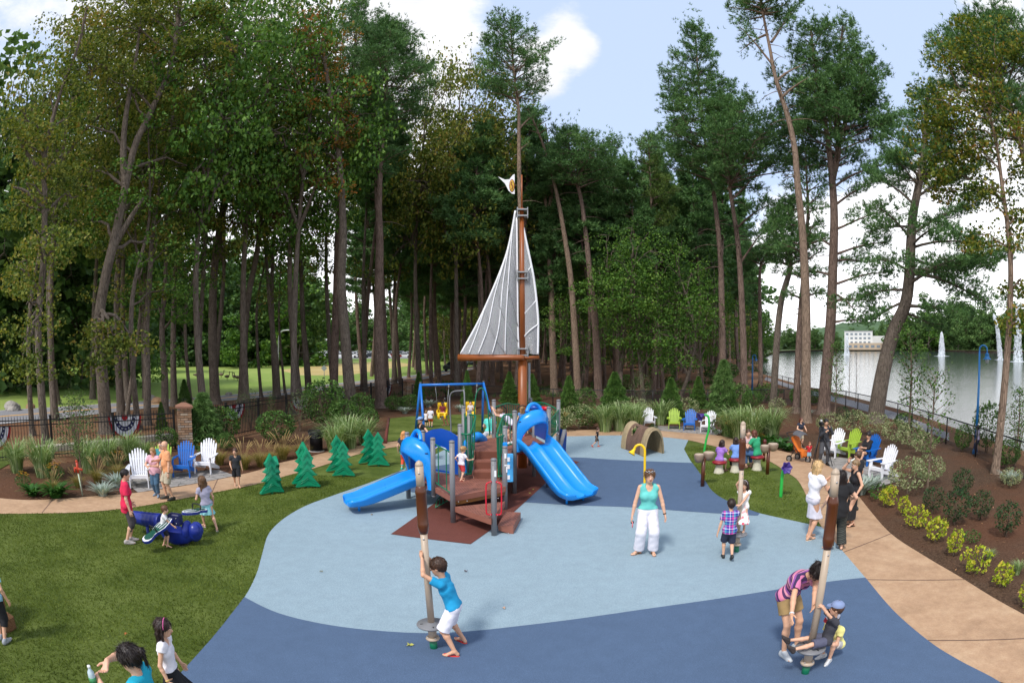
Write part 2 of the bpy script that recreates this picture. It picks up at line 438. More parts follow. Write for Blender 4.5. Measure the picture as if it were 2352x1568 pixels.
def blob(px,py,r0,r1,amp):
 d=ray(px,py)
 v=N(nt,'ShaderNodeVectorMath',operation='DOT_PRODUCT');nt.links.new(D,v.inputs[0]);v.inputs[1].default_value=d
 mr=N(nt,'ShaderNodeMapRange',interpolation_type='SMOOTHSTEP');nt.links.new(v.outputs['Value'],mr.inputs[0])
 mr.inputs[1].default_value=cos(radians(r0));mr.inputs[2].default_value=cos(radians(r1));mr.inputs[3].default_value=0;mr.inputs[4].default_value=amp
 return mr.outputs[0]
acc=n1
for q in((1500,190,26,6,-.27),(1750,300,22,6,-.24),(90,60,14,2,-.14),(1950,60,18,4,-.2),(1300,60,12,3,-.08),(1000,60,22,4,.16),(1275,130,7,1,.17),(1325,205,7,1,.17),(0,300,50,10,.2),(2150,620,30,6,.3),(1950,560,14,4,.12),(1650,480,10,2,.1),(1550,130,6,1,.26),(1690,150,4,1,.24),(1430,30,8,1,.2)):
 acc=math_(nt,'ADD',acc,blob(*q))
hz_=N(nt,'ShaderNodeMapRange');nt.links.new(sx.outputs[2],hz_.inputs[0]);hz_.inputs[1].default_value=.30;hz_.inputs[2].default_value=0.0;hz_.inputs[3].default_value=0;hz_.inputs[4].default_value=.25
acc=math_(nt,'ADD',acc,hz_.outputs[0])
cm=ramp(nt,acc,[(.47,(0,0,0)),(.60,(1,1,1))],'EASE')
n2=noise(nt,3.0,6,.6,cb_.outputs[0])
cc=ramp(nt,n2,[(.3,(5.9,6.0,6.4)),(.65,(7.6,7.6,7.7))])
lift=mixc(nt,.8,skyc.outputs[0],(4.7,5.7,7.6))
hb=N(nt,'ShaderNodeMapRange');nt.links.new(sx.outputs[2],hb.inputs[0]);hb.inputs[1].default_value=.35;hb.inputs[2].default_value=.02;hb.inputs[3].default_value=1.0;hb.inputs[4].default_value=1.7
cc=mixc(nt,1,cc,hb.outputs[0],'MULTIPLY')
out=mixc(nt,cm,lift,cc)
nt.links.new(out,bg.inputs[0]);bg.inputs[1].default_value=SKYS
sl=bpy.data.lights.new('sun','SUN');sl.energy=3.1;sl.angle=radians(9);sl.color=(1,.955,.89)
so=bpy.data.objects.new('sun',sl);COL.objects.link(so)
sd=Vector((sin(SUN_AZ)*cos(SUN_EL),cos(SUN_AZ)*cos(SUN_EL),sin(SUN_EL)))
so.rotation_euler=sd.to_track_quat('Z','Y').to_euler()
cam=bpy.data.cameras.new('camera');co=bpy.data.objects.new('camera',cam);COL.objects.link(co)
cam.type='PANO';cam.panorama_type='FISHEYE_EQUISOLID'
cam.sensor_fit='HORIZONTAL';cam.sensor_width=36;cam.sensor_height=36*682/1024
cam.fisheye_lens=F/2352*36;cam.fisheye_fov=radians(180)
cam.clip_start=.05;cam.clip_end=5000
co.location=(0,0,CAMH);co.rotation_euler=(radians(90)+PITCH,0,0)
SC.camera=co
SC.view_settings.view_transform='Standard';SC.view_settings.look='None'
SC.view_settings.exposure=0.05;SC.view_settings.gamma=1
SC.render.engine='CYCLES'
SC.cycles.max_bounces=6;SC.cycles.diffuse_bounces=3;SC.cycles.glossy_bounces=2;SC.cycles.transmission_bounces=4;SC.cycles.transparent_max_bounces=6
SC.cycles.use_denoising=True
# ================= vegetation library =================
def leafmat(name,cols,trans=.35,rough=.6,nsc=.5):
 if name in _M:return _M[name]
 m=bpy.data.materials.new(name);m.use_nodes=True;nt=m.node_tree
 b=nt.nodes['Principled BSDF'];out=nt.nodes['Material Output']
 g=N(nt,'ShaderNodeNewGeometry');f=noise(nt,nsc,3,.6)
 v=math_(nt,'ADD',math_(nt,'MULTIPLY',g.outputs['Random Per Island'],.55),math_(nt,'MULTIPLY',math_(nt,'SUBTRACT',f,.28),1.0))
 cols=[hexc(c)if isinstance(c,str)else c for c in cols]
 k=len(cols)-1
 col=ramp(nt,v,[(.05+.85*i/k,c)for i,c in enumerate(cols)])
 nt.links.new(col,b.inputs['Base Color']);b.inputs['Roughness'].default_value=rough
 b.inputs['Specular IOR Level'].default_value=.3
 t=N(nt,'ShaderNodeBsdfTranslucent')
 nt.links.new(mixc(nt,1,col,(1.0,1.0,.55),'MULTIPLY'),t.inputs[0])
 mx=N(nt,'ShaderNodeMixShader');mx.inputs[0].default_value=trans
 nt.links.new(b.outputs[0],mx.inputs[1]);nt.links.new(t.outputs[0],mx.inputs[2]);nt.links.new(mx.outputs[0],out.inputs[0])
 _M[name]=m;return m
def barkmat(name,c1,c2,sc=14):
 if name in _M:return _M[name]
 m,nt,b=nodes(name)
 v=mapping(nt,objco(nt),(1,1,.16));f=noise(nt,sc,6,.7,v);g=noise(nt,1.1,4,.6)
 w=N(nt,'ShaderNodeTexVoronoi',feature='DISTANCE_TO_EDGE');w.inputs['Scale'].default_value=sc;nt.links.new(v,w.inputs['Vector'])
 e=ramp(nt,w.outputs['Distance'],[(0,(.45,.45,.45)),(.12,(1,1,1))])
 col=ramp(nt,f,[(.3,hexc(c1)),(.72,hexc(c2))])
 col=mixc(nt,.3,col,ramp(nt,g,[(.35,hexc(c1)),(.65,hexc(c2))]))
 nt.links.new(mixc(nt,.8,col,e,'MULTIPLY'),b.inputs['Base Color']);b.inputs['Roughness'].default_value=.95
 b.inputs['Specular IOR Level'].default_value=.1
 bump(nt,b,math_(nt,'ADD',f,e),.9,.04)
 _M[name]=m;return m
BK_PINE=barkmat('pine_bark','5a4a43','9d877a');BK_MAPLE=barkmat('maple_bark','584e45','93867a',18)
BK_THIN=barkmat('sapling_bark','6b5a4c','a08c7a',30);BK_TAN=barkmat('smooth_tan_bark','7c695c','a9937f',16)
LF_MAPLE=leafmat('maple_leaves',['2b3812','455820','67792e','8c903e','a58548'])
LF_ORANGE=leafmat('turning_leaves',['33381a','5c5c26','8a7434','ad7034','b85c30'])
LF_GREEN=leafmat('fresh_leaves',['26421a','3f6424','5f8634','86a44a'])
LF_FAR=leafmat('far_leaves',['33492a','4a6a38','658548','86a05e'],.25,.7,.12)
LF_BRONZE=leafmat('bronze_leaves',['4a342a','755244','8c6c52','7a8048','a87858'])
LF_PINE=leafmat('pine_needles',['2c4828','466b3c','648c50','8cae6c'],.15,.55)
LF_PINEY=leafmat('yellowish_needles',['2c421e','49642c','6b843c','8fa256'],.15,.55)
LF_SPRUCE=leafmat('spruce_needles',['233d18','3a5c24','587c34','7fa04c'],.1,.6,3)
LF_YELLOW=leafmat('yellow_leaves',['55701a','86a020','aebb2e','cfcb48','d0a44c'],.35,.5,4)
LF_VARIEG=leafmat('variegated_leaves',['4a5e36','6f8054','a3a97c','ccc9a2'],.3,.6,5)
LF_SHRUB=leafmat('shrub_leaves',['22381a','3a5a24','567a36','7c9a50'],.3,.5,3)
LF_BLUEG=leafmat('dark_shrub_leaves',['12220f','203719','305128','486b3a'],.2,.45,3)
LF_SILVER=leafmat('silver_leaves',['7b8a7d','a2b0a4','c6d0c6'],.2,.7,5)
LF_GRASS=leafmat('grass_blades',['4a6430','6f8c4a','9db278','c8d0a8'],.3,.5,3)
LF_TAN=leafmat('fountain_grass',['4d5426','7a7636','a0904c','c2ab72'],.3,.6,3)
LF_FLOWER=leafmat('flower_petals',['d88a10','e8a818','f0c030'],.3,.5,5)
rng=np.random.default_rng(7);LPC=2.9;SZ=.78
def unit(v):return v/np.maximum(np.linalg.norm(v,axis=-1,keepdims=True),1e-9)
def leaves(C,size,upb=.6,asp=.75,jit=.35,droop=0.0):
 "one folded leaf (two triangles as a diamond) at each centre"
 n=len(C)
 nrm=unit(rng.normal(size=(n,3))+np.array([0,0,upb]))
 a=unit(np.cross(nrm,rng.normal(size=(n,3))));a[:,2]-=droop;a=unit(a)
 b=unit(np.cross(nrm,a))
 s=size*(1+jit*rng.uniform(-1,1,(n,1)))
 V=np.stack([C-a*s*.5,C+b*s*asp*.5-a*s*.05+nrm*s*.12,C+a*s*.5,C-b*s*asp*.5-a*s*.05+nrm*s*.12],1).reshape(-1,3)
 return V,np.arange(4*n).reshape(-1,4)
def blades(C,Dm,ln,w,k=6,spread=.8,bend=0.0):
 "k thin pointed blades fanning out of each centre"
 n=len(C);C=np.repeat(C,k,0);Dm=np.repeat(Dm,k,0)
 d=unit(Dm+spread*rng.normal(size=(n*k,3))*.6)
 sd=unit(np.cross(d,rng.normal(size=(n*k,3))))
 L=ln*(.7+.5*rng.random((n*k,1)))
 tip=C+d*L;tip[:,2]-=bend*L[:,0]
 V=np.stack([C-sd*w,C+sd*w,tip],1).reshape(-1,3)
 return V,np.arange(3*n*k).reshape(-1,3)
def ballpts(n,shell=.0):
 d=unit(rng.normal(size=(n,3)));r=(shell+(1-shell)*rng.random((n,1)))**(1/3)
 return d*r
class Limbs:
 def __init__(s):s.b=MB()
 def tube(s,pts,r,n=7):s.b.tube(pts,r,None,n,cap=False)
def tp(path,t):
 t=max(0,min(.9999,t))*(len(path)-1);i=int(t);return path[i].lerp(path[i+1],t-i)
def trunk_radii(path,r0,r1,flare=1.55,hflare=.7):
 z0=path[0].z;out=[]
 for i,p in enumerate(path):
  t=i/(len(path)-1);r=r0+(r1-r0)*t**.85
  f=max(0,1-(p.z-z0)/hflare)
  out.append(r*(1+(flare-1)*f*f))
 return out
def limb(L,a,b,r,sag=.12,n=5,wig=.12,sides=6):
 a,b=Vector(a),Vector(b);ln=(b-a).length;pts=[]
 for i in range(n+1):
  t=i/n;p=a.lerp(b,t);p.z+=sin(pi*t)*ln*sag
  if 0<i<n:p+=Vector(rng.normal(size=3))*ln*wig*.25
  pts.append(p)
 L.tube(pts,[r*(1-.75*i/n)for i in range(n+1)],sides)
 return pts
def broad_crown(L,path,blobs,tr,dens=1.0,size=.16,clump=.9,lpc=46,tmin=.25):
 lpc=int(lpc*LPC);size=size*SZ
 "leaf clumps through the volume of ellipsoids; a limb runs to each blob, twigs to some clumps"
 Cs=[]
 zs=[p.z for p in path]
 for c,r in blobs:
  c=np.array(c,float);r=np.array(r,float)
  vol=r[0]*r[1]*r[2]
  n=max(3,int(dens*2.1*vol/(clump**3)*.5))
  P=c+ballpts(n,.15)*r
  cv=Vector(c);best=min(range(len(path)),key=lambda i:(path[i]-Vector((cv.x,cv.y,cv.z-.55*max(r[0],.5)*1.2))).length)
  best=min(best,len(path)-2);best=max(best,int(tmin*len(path)))
  lp=limb(L,path[best],cv,max(.03,tr*(1-.8*best/len(path))*.5))
  for q in P[:max(2,n//2)]:
   i=rng.integers(2,len(lp));limb(L,lp[i],q,.028,.1,3,.15,4)
  for q in P:
   m=int(lpc*(.6+.8*rng.random()));e=ballpts(m,.3)
   e=e*np.array([1,1,.5])*clump*(.65+.6*rng.random());e[:,2]-=.12*(e[:,0]**2+e[:,1]**2)/clump
   Cs.append(q+e)
 return leaves(np.concatenate(Cs),size,.9,.85,.35)
def pine_branch(L,root,d,ln,r,T,Dn,pad=.5,up=.18,den=1.0,bare=.45,tw=1):
 d=Vector(d).normalized();side=d.cross(Vector((0,0,1)))
 if side.length<.1:side=Vector((1,0,0))
 side.normalize()
 n=6;pts=[];w1=rng.uniform(-.12,.12)
 for i in range(n+1):
  t=i/n;p=Vector(root)+d*ln*t;p.z+=ln*up*t*t+.08*ln*sin(3*t+w1*9);p+=side*ln*w1*t*t;pts.append(p)
 L.tube(pts,[max(.008,r*(1-.85*i/n))for i in range(n+1)],5)
 m=int(den*ln*15)
 if m<=0:return
 for j in range(m):
  t=bare+(1-bare)*rng.random()**.8
  p=tp(pts,t);s=(rng.random()-.5)*2
  off=side*s*ln*.36*sin(min(1,(t-bare)/(1-bare)+.25)*2.4)*pad*2
  q=p+off+Vector((0,0,rng.normal()*.10+.08))+d*abs(s)*ln*.08
  T.append(q);Dn.append((d*.6+side*s*.7+Vector((0,0,.5))).normalized())
  if tw and j%9==0:L.tube([p,(p+q)*.5+Vector((0,0,.02)),q],[.014,.01,.005],4)
def pine_crown(L,path,t0,R,whorls=14,k=5,asym=None,den=1.0,dead=0,r0=.07,nl=.26,top=True,shape=1,bare=.4,nk=8,w=.02):
 T,Dn=[],[]
 for i in range(whorls):
  u=(i+.5*rng.random())/whorls;t=t0+(1-t0)*u
  root=tp(path,t)
  prof=(1-u)**.75*(.55+.45*min(1,u*4+.2))if shape==1 else(1-u*.75)*(.7+.3*rng.random())
  for j in range(k):
   a=2*pi*(j+rng.random()*.8)/k+i*1.3
   d=Vector((cos(a),sin(a),.1))
   ln=R*prof*(.45+.85*rng.random())
   if asym is not None:ln*=max(.25,1+asym[2]*(d.x*asym[0]+d.y*asym[1]))
   pine_branch(L,root,d,max(.5,ln),r0*(1-.6*u),T,Dn,up=.1+.35*u,den=den,bare=bare)
 if top:
  p=path[-1]
  for j in range(int(30*den)):T.append(p+Vector(rng.normal(size=3))*R*.16);Dn.append(Vector((0,0,1)))
 for i in range(dead):
  t=t0*(.45+.55*rng.random());a=rng.random()*2*pi
  pine_branch(L,tp(path,t),Vector((cos(a),sin(a),-.1)),R*(.2+.4*rng.random()),.03,T,Dn,den=0,up=-.1)
 if not T:T,Dn=[path[-1]],[Vector((0,0,1))]
 T=np.array([tuple(q)for q in T]);Dn=np.array([tuple(q)for q in Dn])
 rep=2;T=np.repeat(T,rep,0)+rng.normal(size=(len(T)*rep,3))*.11;Dn=np.repeat(Dn,rep,0)
 return blades(T,Dn,nl,w,nk,1.1)
def finish_tree(name,label,cat,loc,L,path,r,bark,VF,lf,group=None,r1=None,flare=1.5,sides=11):
 loc=Vector(loc)
 o=thing(name,label,cat,loc,0,group)
 b=MB();P=[p-loc for p in spline(path,4)]
 if P[0].z>-.1:P[0].z-=.08
 b.tube(P,trunk_radii(P,r,r1 if r1 is not None else r*.18,flare),None,sides,cap=False)
 off=len(b.v)
 for v in L.b.v:b.v.append(v-loc)
 b.f+=[[i+off for i in f]for f in L.b.f];b.m+=L.b.m;b.sm+=L.b.sm
 b.build('trunk',bark,o)
 V,Fq=VF;V=V-np.array(loc)
 link('crown',mesh_np('crown',V,Fq,lf,False),o)
 return o
def pxblobs(lst,d,depth=1.0):
 out=[]
 for q in lst:
  x,y,rx,ry=q[:4];dd=d+(q[4]if len(q)>4 else 0)
  c=Pt(x,y,dd);s=math.dist(tuple(c),(0,0,CAMH))/F
  out.append(((c.x,c.y,c.z),(rx*s,max(rx,ry)*s*.8*depth,ry*s)))
 return out
def pxpath(lst,d,base=None):
 P=[Pt(x,y,d)for x,y in lst]
 if base is not None:P=[Vector(base)]+P
 else:P[0].z=0
 return P
def m_leafy(n,r,h,size,lf,bark=None,up=.6,stems=7,z0=.1,asp=.6,shell=.35,lump=0):
 e=ballpts(n,shell)
 if lump:e=e*np.array([[1+lump*2*mnoise.noise(Vector(q)*1.7+Vector((n*.1,0,0)))]for q in unit(e)])
 C=e*np.array([r,r,h*.5])+np.array([0,0,h*.5+z0*h])
 f=np.array([mnoise.noise(Vector(c*3.2/max(r,.3)))for c in C]);C=C[f>-.18]
 C[:,2]=np.maximum(C[:,2],.04)
 V,Fq=leaves(C,size,up,asp)
 return mesh_np('foliage',V,Fq,lf,False)
def m_stems(r,h,k=8,th=.01,bark=None):
 b=MB()
 for i in range(k):
  a=rng.random()*6.28;q=Vector((cos(a)*r*.6*rng.random(),sin(a)*r*.6*rng.random(),h*(.6+.3*rng.random())))
  b.tube([(cos(a)*.03,sin(a)*.03,-.02),q*.5+Vector((0,0,.05)),q],[th,th*.8,th*.4],None,5,cap=False)
 o=b.build('tmp',bark or BK_THIN);me=o.data;bpy.data.objects.remove(o);me.name='stem'
 return me
def m_cone(r,h,lf,n=2600,bl=.11,w=.012,k=4,loose=.0,droop=.25):
 u=rng.random(n)**1.25;a=rng.random(n)*2*pi
 ly=.86+.14*np.sin(u*h*16+np.sin(a*5)*1.1)
 rad=r*(1-u**1.25)**.9*ly*(.62+.38*rng.random(n)**.4)*(1+loose*rng.normal(size=n)*.3)*(1+.10*np.sin(a*7+u*9))+.02
 C=np.stack([rad*np.cos(a),rad*np.sin(a),.04+u*h*.97],1)
 D=np.stack([np.cos(a),np.sin(a),np.full(n,.25)],1)
 V,Fq=blades(C,D,bl,w,k,1.0,droop)
 return mesh_np('foliage',V,Fq,lf,False)
def m_grass(n,h,r,lf,w=.006,arch=.6,plume=0):
 "arching blades, four segments each"
 Vs=[];seg=4;a=rng.random(n)*2*pi;b0=r*.25*np.sqrt(rng.random(n));hh=h*(.55+.5*rng.random(n));out=r*(.35+.75*rng.random(n))
 az=np.stack([np.cos(a),np.sin(a)],1);sd=np.stack([-np.sin(a),np.cos(a)],1)
 for i in range(seg+1):
  t=i/seg;z=hh*(t*(1.25)-arch*.75*t**2.6);o=b0+out*t**1.7
  ww=w*(1-t**2*.92)
  c=np.stack([az[:,0]*o,az[:,1]*o,z],1);s=np.stack([sd[:,0],sd[:,1],np.zeros(n)],1)*ww
  Vs+=[c-s,c+s]
 V=np.stack(Vs,1).reshape(-1,3);k=2*(seg+1)
 F1=np.array([[2*i,2*i+1,2*i+3,2*i+2]for i in range(seg)])
 Fq=(np.arange(n)[:,None,None]*k+F1[None]).reshape(-1,4)
 return mesh_np('foliage',V,Fq,lf,False)
def m_plumes(n,h,r,lf):
 b=MB()
 for i in range(n):
  a=rng.random()*6.28;o=r*(.3+.8*rng.random());z=h*(.85+.35*rng.random())
  p=[Vector((cos(a)*o*t**1.6,sin(a)*o*t**1.6,z*(t*1.15-.15*t**3)))for t in(0,.35,.7,.85,.93,1)]
  b.tube(p,[.003,.003,.003,.011,.013,.003],None,5,cap=False)
 o=b.build('tmp',lf);me=o.data;bpy.data.objects.remove(o);me.name='plume'
 return me
def plant(name,label,cat,loc,parts,sc=1.0,group=None,rz=None):
 o=thing(name,label,cat,(loc[0],loc[1],loc[2]if len(loc)>2 else .0),rng.random()*6.28 if rz is None else rz,group)
 o.scale=(sc,sc,sc)if isinstance(sc,(int,float))else sc
 for nm,me in parts:link(nm,me,o)
 return o
 # ================= trees =================
def maple(label,trunk,r,blobs,d=None,lf=None,bark=None,group=None,forks=(),dens=1.0,size=.17,clump=.85,lpc=46,cat='tree',flare=1.5,name='maple_tree'):
 base=G(*trunk[0]);dd=d or hd(base)
 if d:base=Pt(trunk[0][0],trunk[0][1],d);base.z=0
 path=spline(pxpath(trunk[1:],dd,base),4)
 L=Limbs();R=r*dd/F
 for f in forks:
  fp=spline([Pt(x,y,dd)for x,y in f],4)
  L.tube(fp,[R*.62*(1-.75*i/(len(fp)-1))for i in range(len(fp))],8)
 VF=broad_crown(L,path,pxblobs(blobs,dd),R,dens,size,clump,lpc)
 return finish_tree(name,label,cat,base,L,path,R,bark or BK_MAPLE,VF,lf or LF_MAPLE,group,R*.3,flare)
maple('tall maple with a slim purplish trunk, leftmost of the big trees behind the iron fence',[(107,1027),(95,900),(88,750),(100,600),(103,460),(100,380),(112,310),(140,210),(178,110),(200,20)],11,
[(40,250,80,45,-1),(110,210,75,55),(200,60,70,60),(150,190,80,60),(150,270,70,60),(90,300,70,60),(170,130,80,65),(120,60,50,40),(40,330,50,50),(60,420,60,60),(20,480,40,50),(80,530,90,60,-2),(30,610,60,60),(60,700,70,50,-2),(50,800,55,40,-2.5),(140,560,60,55),(60,860,50,25,-3),(180,450,60,60,1),(150,350,60,60)],
forks=([(100,400),(60,350),(30,290)],[(103,480),(60,440),(30,430)]))
maple('largest maple, thick leaning trunk forking high up, between the fence and the road',[(245,995),(238,900),(229,800),(228,730),(240,650),(258,570),(276,490),(292,410),(312,330),(350,250),(392,150),(410,40),(415,-40)],17,
[(230,60,90,80),(330,40,90,80),(280,0,110,70),(400,10,110,70),(480,120,80,80),(520,30,80,60),(180,130,80,70),(430,60,80,80),(250,180,90,70),(350,170,80,70),(440,180,70,70),(200,290,80,65,1),(370,300,80,70,1.5),(260,400,60,60,2),(190,400,60,60,2),(430,380,70,60,1),(340,470,70,50,2),(210,510,60,50,2),(250,775,60,30,-3),(260,770,70,30,-3),(230,800,60,30,-3.2),(220,840,45,30,-3),(300,770,50,24,-3),(360,560,60,50,1),(250,650,60,45,3)],
forks=([(288,425),(283,350),(290,260),(310,150),(325,40)],[(258,570),(300,500),(330,455)]),dens=1.1)
for i,(tr,r,bl,lf,dv,lb)in enumerate([
([(339,976),(338,860),(336,760),(344,640),(352,520),(375,380),(400,250),(420,120)],10,[(400,560,60,55),(350,500,50,50),(440,480,60,55),(400,420,70,60),(330,380,60,60),(420,300,70,60),(480,210,70,70)],LF_MAPLE,0,'forked maple trunk right behind the first bunting'),
([(379,950),(378,860),(372,760),(380,640),(384,500),(395,380)],10,[(360,700,60,40),(430,720,55,35,-1),(380,840,22,60,-1),(410,620,60,60),(460,560,60,50),(380,540,60,60),(500,120,70,80)],LF_GREEN,2,'maple with low hanging leaves, just left of the first stone pillar'),
([(471,940),(458,850),(460,740),(468,620),(470,480),(460,340)],9,[(460,620,50,50),(520,590,50,50),(470,500,60,60),(540,480,60,55),(500,400,70,60),(560,60,80,80)],LF_MAPLE,3,'thin leaning maple, left one of the pair behind the first pillar'),
([(495,927),(490,830),(488,740),(492,620),(505,520),(520,440),(540,330),(560,200),(570,80)],13,[(490,300,80,70),(570,290,70,70),(530,200,80,70),(600,180,80,70),(560,100,90,70),(640,60,70,60),(470,60,70,70),(620,260,60,60),(540,560,50,40,2)],LF_MAPLE,0,'straight dark maple standing right of the first stone pillar'),
([(556,925),(558,850),(562,760),(572,670),(590,580),(600,470),(612,360),(620,250)],11,[(545,390,60,60,-2),(620,430,75,50,-2),(560,480,55,45,-2),(650,360,70,50,-2),(600,330,60,60),(690,440,50,45,-2),(640,500,60,45,-2),(580,250,70,60),(680,510,45,35,-2)],LF_BRONZE,0,'maple with bronze purple leaves over the second bunting'),
([(637,916),(634,840),(626,760),(618,680),(612,600),(600,480)],9,[(640,600,60,50),(620,540,60,50),(660,250,70,60),],LF_GREEN,2,'curving maple beside the lamp on the far side of the road'),
([(710,908),(704,830),(696,740),(692,640),(688,520),(690,400)],9,[(700,600,60,50),(740,560,50,50),(680,520,60,50),(740,470,50,50),],LF_MAPLE,1,'slim maple in front of the dry patch of the field'),
([(809,951),(800,860),(792,760),(784,650),(788,540),(784,430),(775,320),(755,200),(740,100)],15,[(740,60,70,45),(780,100,45,60),(720,120,60,50),(790,190,45,60),(700,200,60,60),(750,260,70,50),(800,300,40,45),(740,350,60,50),(690,60,45,45),(770,420,50,45)],LF_ORANGE,0,'tall maple turning orange at the top, nearest the black bin'),
]):
 d0=hd(G(*tr[0]))
 maple(lb,tr,r,bl,d0+dv*.0,lf,group='maples between the iron fence and the road',lpc=42)
for lb,base,r,h in(('dark slender trunk crowded against the largest maple',(318,985),.17,14),('slim twin trunk beside the leftmost big maple',(75,1000),.15,13),('dark pole-like tree left of the first pillar',(290,968),.14,14),('thin tree just behind the fence near the second bunting',(440,940),.13,15),('narrow tree between the second bunting and the bin',(600,912),.14,16),('dark narrow tree behind the orange-topped maple',(766,905),.22,22),('slim dark tree left of the tallest roadside pine',(840,900),.2,22),('thin tree near the lamp beyond the road',(655,905),.12,14)):
 g=G(*base);lean=Vector(rng.normal(size=3))*.5;path=[g,g+Vector((lean.x,lean.y,h*.4)),g+Vector((lean.x*1.5,-lean.y,h*.7)),g+Vector((lean.x,lean.y,h))]
 L=Limbs();P=spline(path,4)
 bl=[((g.x+rng.normal()*1.2,g.y+rng.normal()*1.2,h*u),(1.7,1.7,1.4))for u in(.45,.58,.7,.8,.9,1.0)]
 finish_tree('slender_tree',lb,'tree',g,L,P,r,BK_MAPLE,broad_crown(L,P,bl,r,.9,.19,.9,34),LF_MAPLE if rng.random()<.6 else LF_GREEN,'slender trees behind the iron fence')
def pine(label,trunk,r,t0,R,d=None,lf=None,forks=(),group=None,extra=(),r1=.15,bark=None,name='pine_tree',hidden=False,**k):
 base=G(*trunk[0]);dd=d or hd(base)
 if d:base=Pt(trunk[0][0],trunk[0][1],d);base.z=0
 path=spline(pxpath(trunk[1:],dd,base),5)
 L=Limbs();Rr=r*dd/F
 VF=pine_crown(L,path,t0,R,**k)
 Vs,Fs=[VF[0]],[VF[1]]
 for f,fr,fR,ft0,fk in forks:
  fp=spline([Pt(x,y,dd+(i*.25))for i,(x,y)in enumerate(f)],4)
  L.tube(fp,[fr*dd/F*(1-.8*i/(len(fp)-1))for i in range(len(fp))],7)
  if fR>0:
   v,q=pine_crown(L,fp,ft0,fR,**fk);Fs.append(q+sum(len(x)for x in Vs));Vs.append(v)
 T,Dn=[],[]
 for q in extra:
  a=Pt(q[0],q[1],dd);b=Pt(q[2],q[3],dd+q[4]);pine_branch(L,a,b-a,(b-a).length,.085 if len(q)<7 else q[6],T,Dn,pad=1.0,up=q[7]if len(q)>7 else .05,den=q[5]*2.1,bare=.3)
 if T:
  T=np.array([tuple(x)for x in T]);Dn=np.array([tuple(x)for x in Dn])
  T=np.repeat(T,2,0)+rng.normal(size=(len(T)*2,3))*.12;Dn=np.repeat(Dn,2,0)
  v,q=blades(T,Dn,.26,.02,8,1.1);Fs.append(q+sum(len(x)for x in Vs));Vs.append(v)
 return finish_tree(name,label,'tree',base,L,path,Rr,bark or BK_PINE,(np.concatenate(Vs),np.concatenate(Fs)),lf or LF_PINE,group,Rr*r1,1.35)
g1='tall pines around the playground'
pine('pine with a straight dark trunk behind the orange-topped maple, tip against the cloud',[(766,900),(772,700),(778,500),(800,300),(815,120),(822,5)],11,.62,4.2,d=44,whorls=16,k=6,den=1.3,group=g1)
pine('tallest roadside pine with flared base, standing by the last bunting',[(877,936),(872,840),(870,700),(872,560),(870,470),(876,330),(886,220),(890,110),(888,62)],15,.66,4.0,whorls=17,k=6,den=1.5,dead=8,group=g1,forks=([[(868,480),(864,380),(862,290)],8,2.4,.4,dict(whorls=6,k=4)],))
pine('pine rising behind the sail mast with a tuft of needles on a bare pole',[(1206,900),(1200,700),(1197,520),(1193,420),(1192,330),(1191,250),(1182,180),(1176,110),(1172,45)],8.5,.66,3.6,d=40,whorls=13,k=5,den=.95,dead=7,shape=0,group=g1,bark=BK_TAN,extra=[(1193,250,1135,200,0,.9),(1193,300,1230,262,1,.8),(1190,220,1255,180,0,1.0),(1185,170,1262,120,1,.9),(1182,160,1112,110,0,.9),(1178,120,1125,55,0,.8),(1190,350,1215,330,0,.5)])
pine('broken dead pine snag right of the mast, forked without needles',[(1273,905),(1270,800),(1268,700),(1262,600),(1258,520),(1250,440),(1238,370),(1232,350)],9.5,.6,.9,den=0.02,top=False,whorls=4,k=2,dead=10,group=g1,forks=([[(1258,500),(1268,430),(1262,360),(1253,284)],6,0,0,{}],),bark=BK_TAN)
pine('leaning pine with a bare broken top, second trunk right of the mast',[(1328,872),(1320,760),(1311,640),(1298,550),(1284,471),(1268,400),(1250,340),(1226,280),(1212,250)],9,.8,1.6,whorls=5,k=3,den=.25,top=False,dead=12,group=g1,d=44,bark=BK_TAN)
pine('slender pine with rounded crown right of the bare leaning pines',[(1375,872),(1368,760),(1357,650),(1348,560),(1335,460),(1318,400),(1308,350),(1306,300)],10,.62,3.8,d=44,whorls=13,k=6,den=1.3,dead=8,group=g1)
pine('pine with a small tiered pointed crown in the middle of the wood',[(1418,870),(1414,700),(1412,560),(1410,450),(1411,318)],6,.6,2.6,d=50,whorls=10,k=5,den=1.3,group=g1)
pine('thin feathery pine at the gap left of the two pines near the green evergreen',[(1500,870),(1508,700),(1502,560),(1494,430),(1490,320)],7,.5,3.0,d=48,whorls=13,k=5,den=1.2,group=g1,lf=LF_PINEY)
pine('left one of two straight pines with a broad crown, behind the weeping evergreen',[(1661,838),(1658,720),(1655,598),(1644,480),(1630,380),(1616,300),(1604,180),(1596,60)],9,.52,5.0,d=40,whorls=18,k=6,den=1.6,dead=8,group=g1)
pine('right one of two straight pines, trunk curving left towards the top',[(1711,835),(1704,700),(1695,560),(1682,470),(1668,390),(1652,320),(1640,240)],9,.55,4.6,d=38,whorls=12,k=6,den=1.4,dead=8,asym=(.9,-.3,.8),group=g1,extra=[(1690,530,1775,470,-1,1.3),(1675,430,1770,320,0,1.3),(1680,450,1770,390,1,1.3),(1700,600,1776,520,1,1)])
pine('thin dark hooked pine at the left end of the lake',[(1748,868),(1746,760),(1745,650),(1748,610),(1762,585),(1790,580)],6,.6,1.6,d=42,whorls=8,k=4,den=1.0,dead=6,group=g1)
pine('crooked S-shaped pine in front of the lake',[(1776,897),(1784,790),(1795,690),(1814,620),(1812,580),(1797,540),(1800,500),(1812,470)],9,.45,2.0,whorls=12,k=5,den=1.2,d=36,dead=8,group=g1,r1=.4,bark=BK_MAPLE)
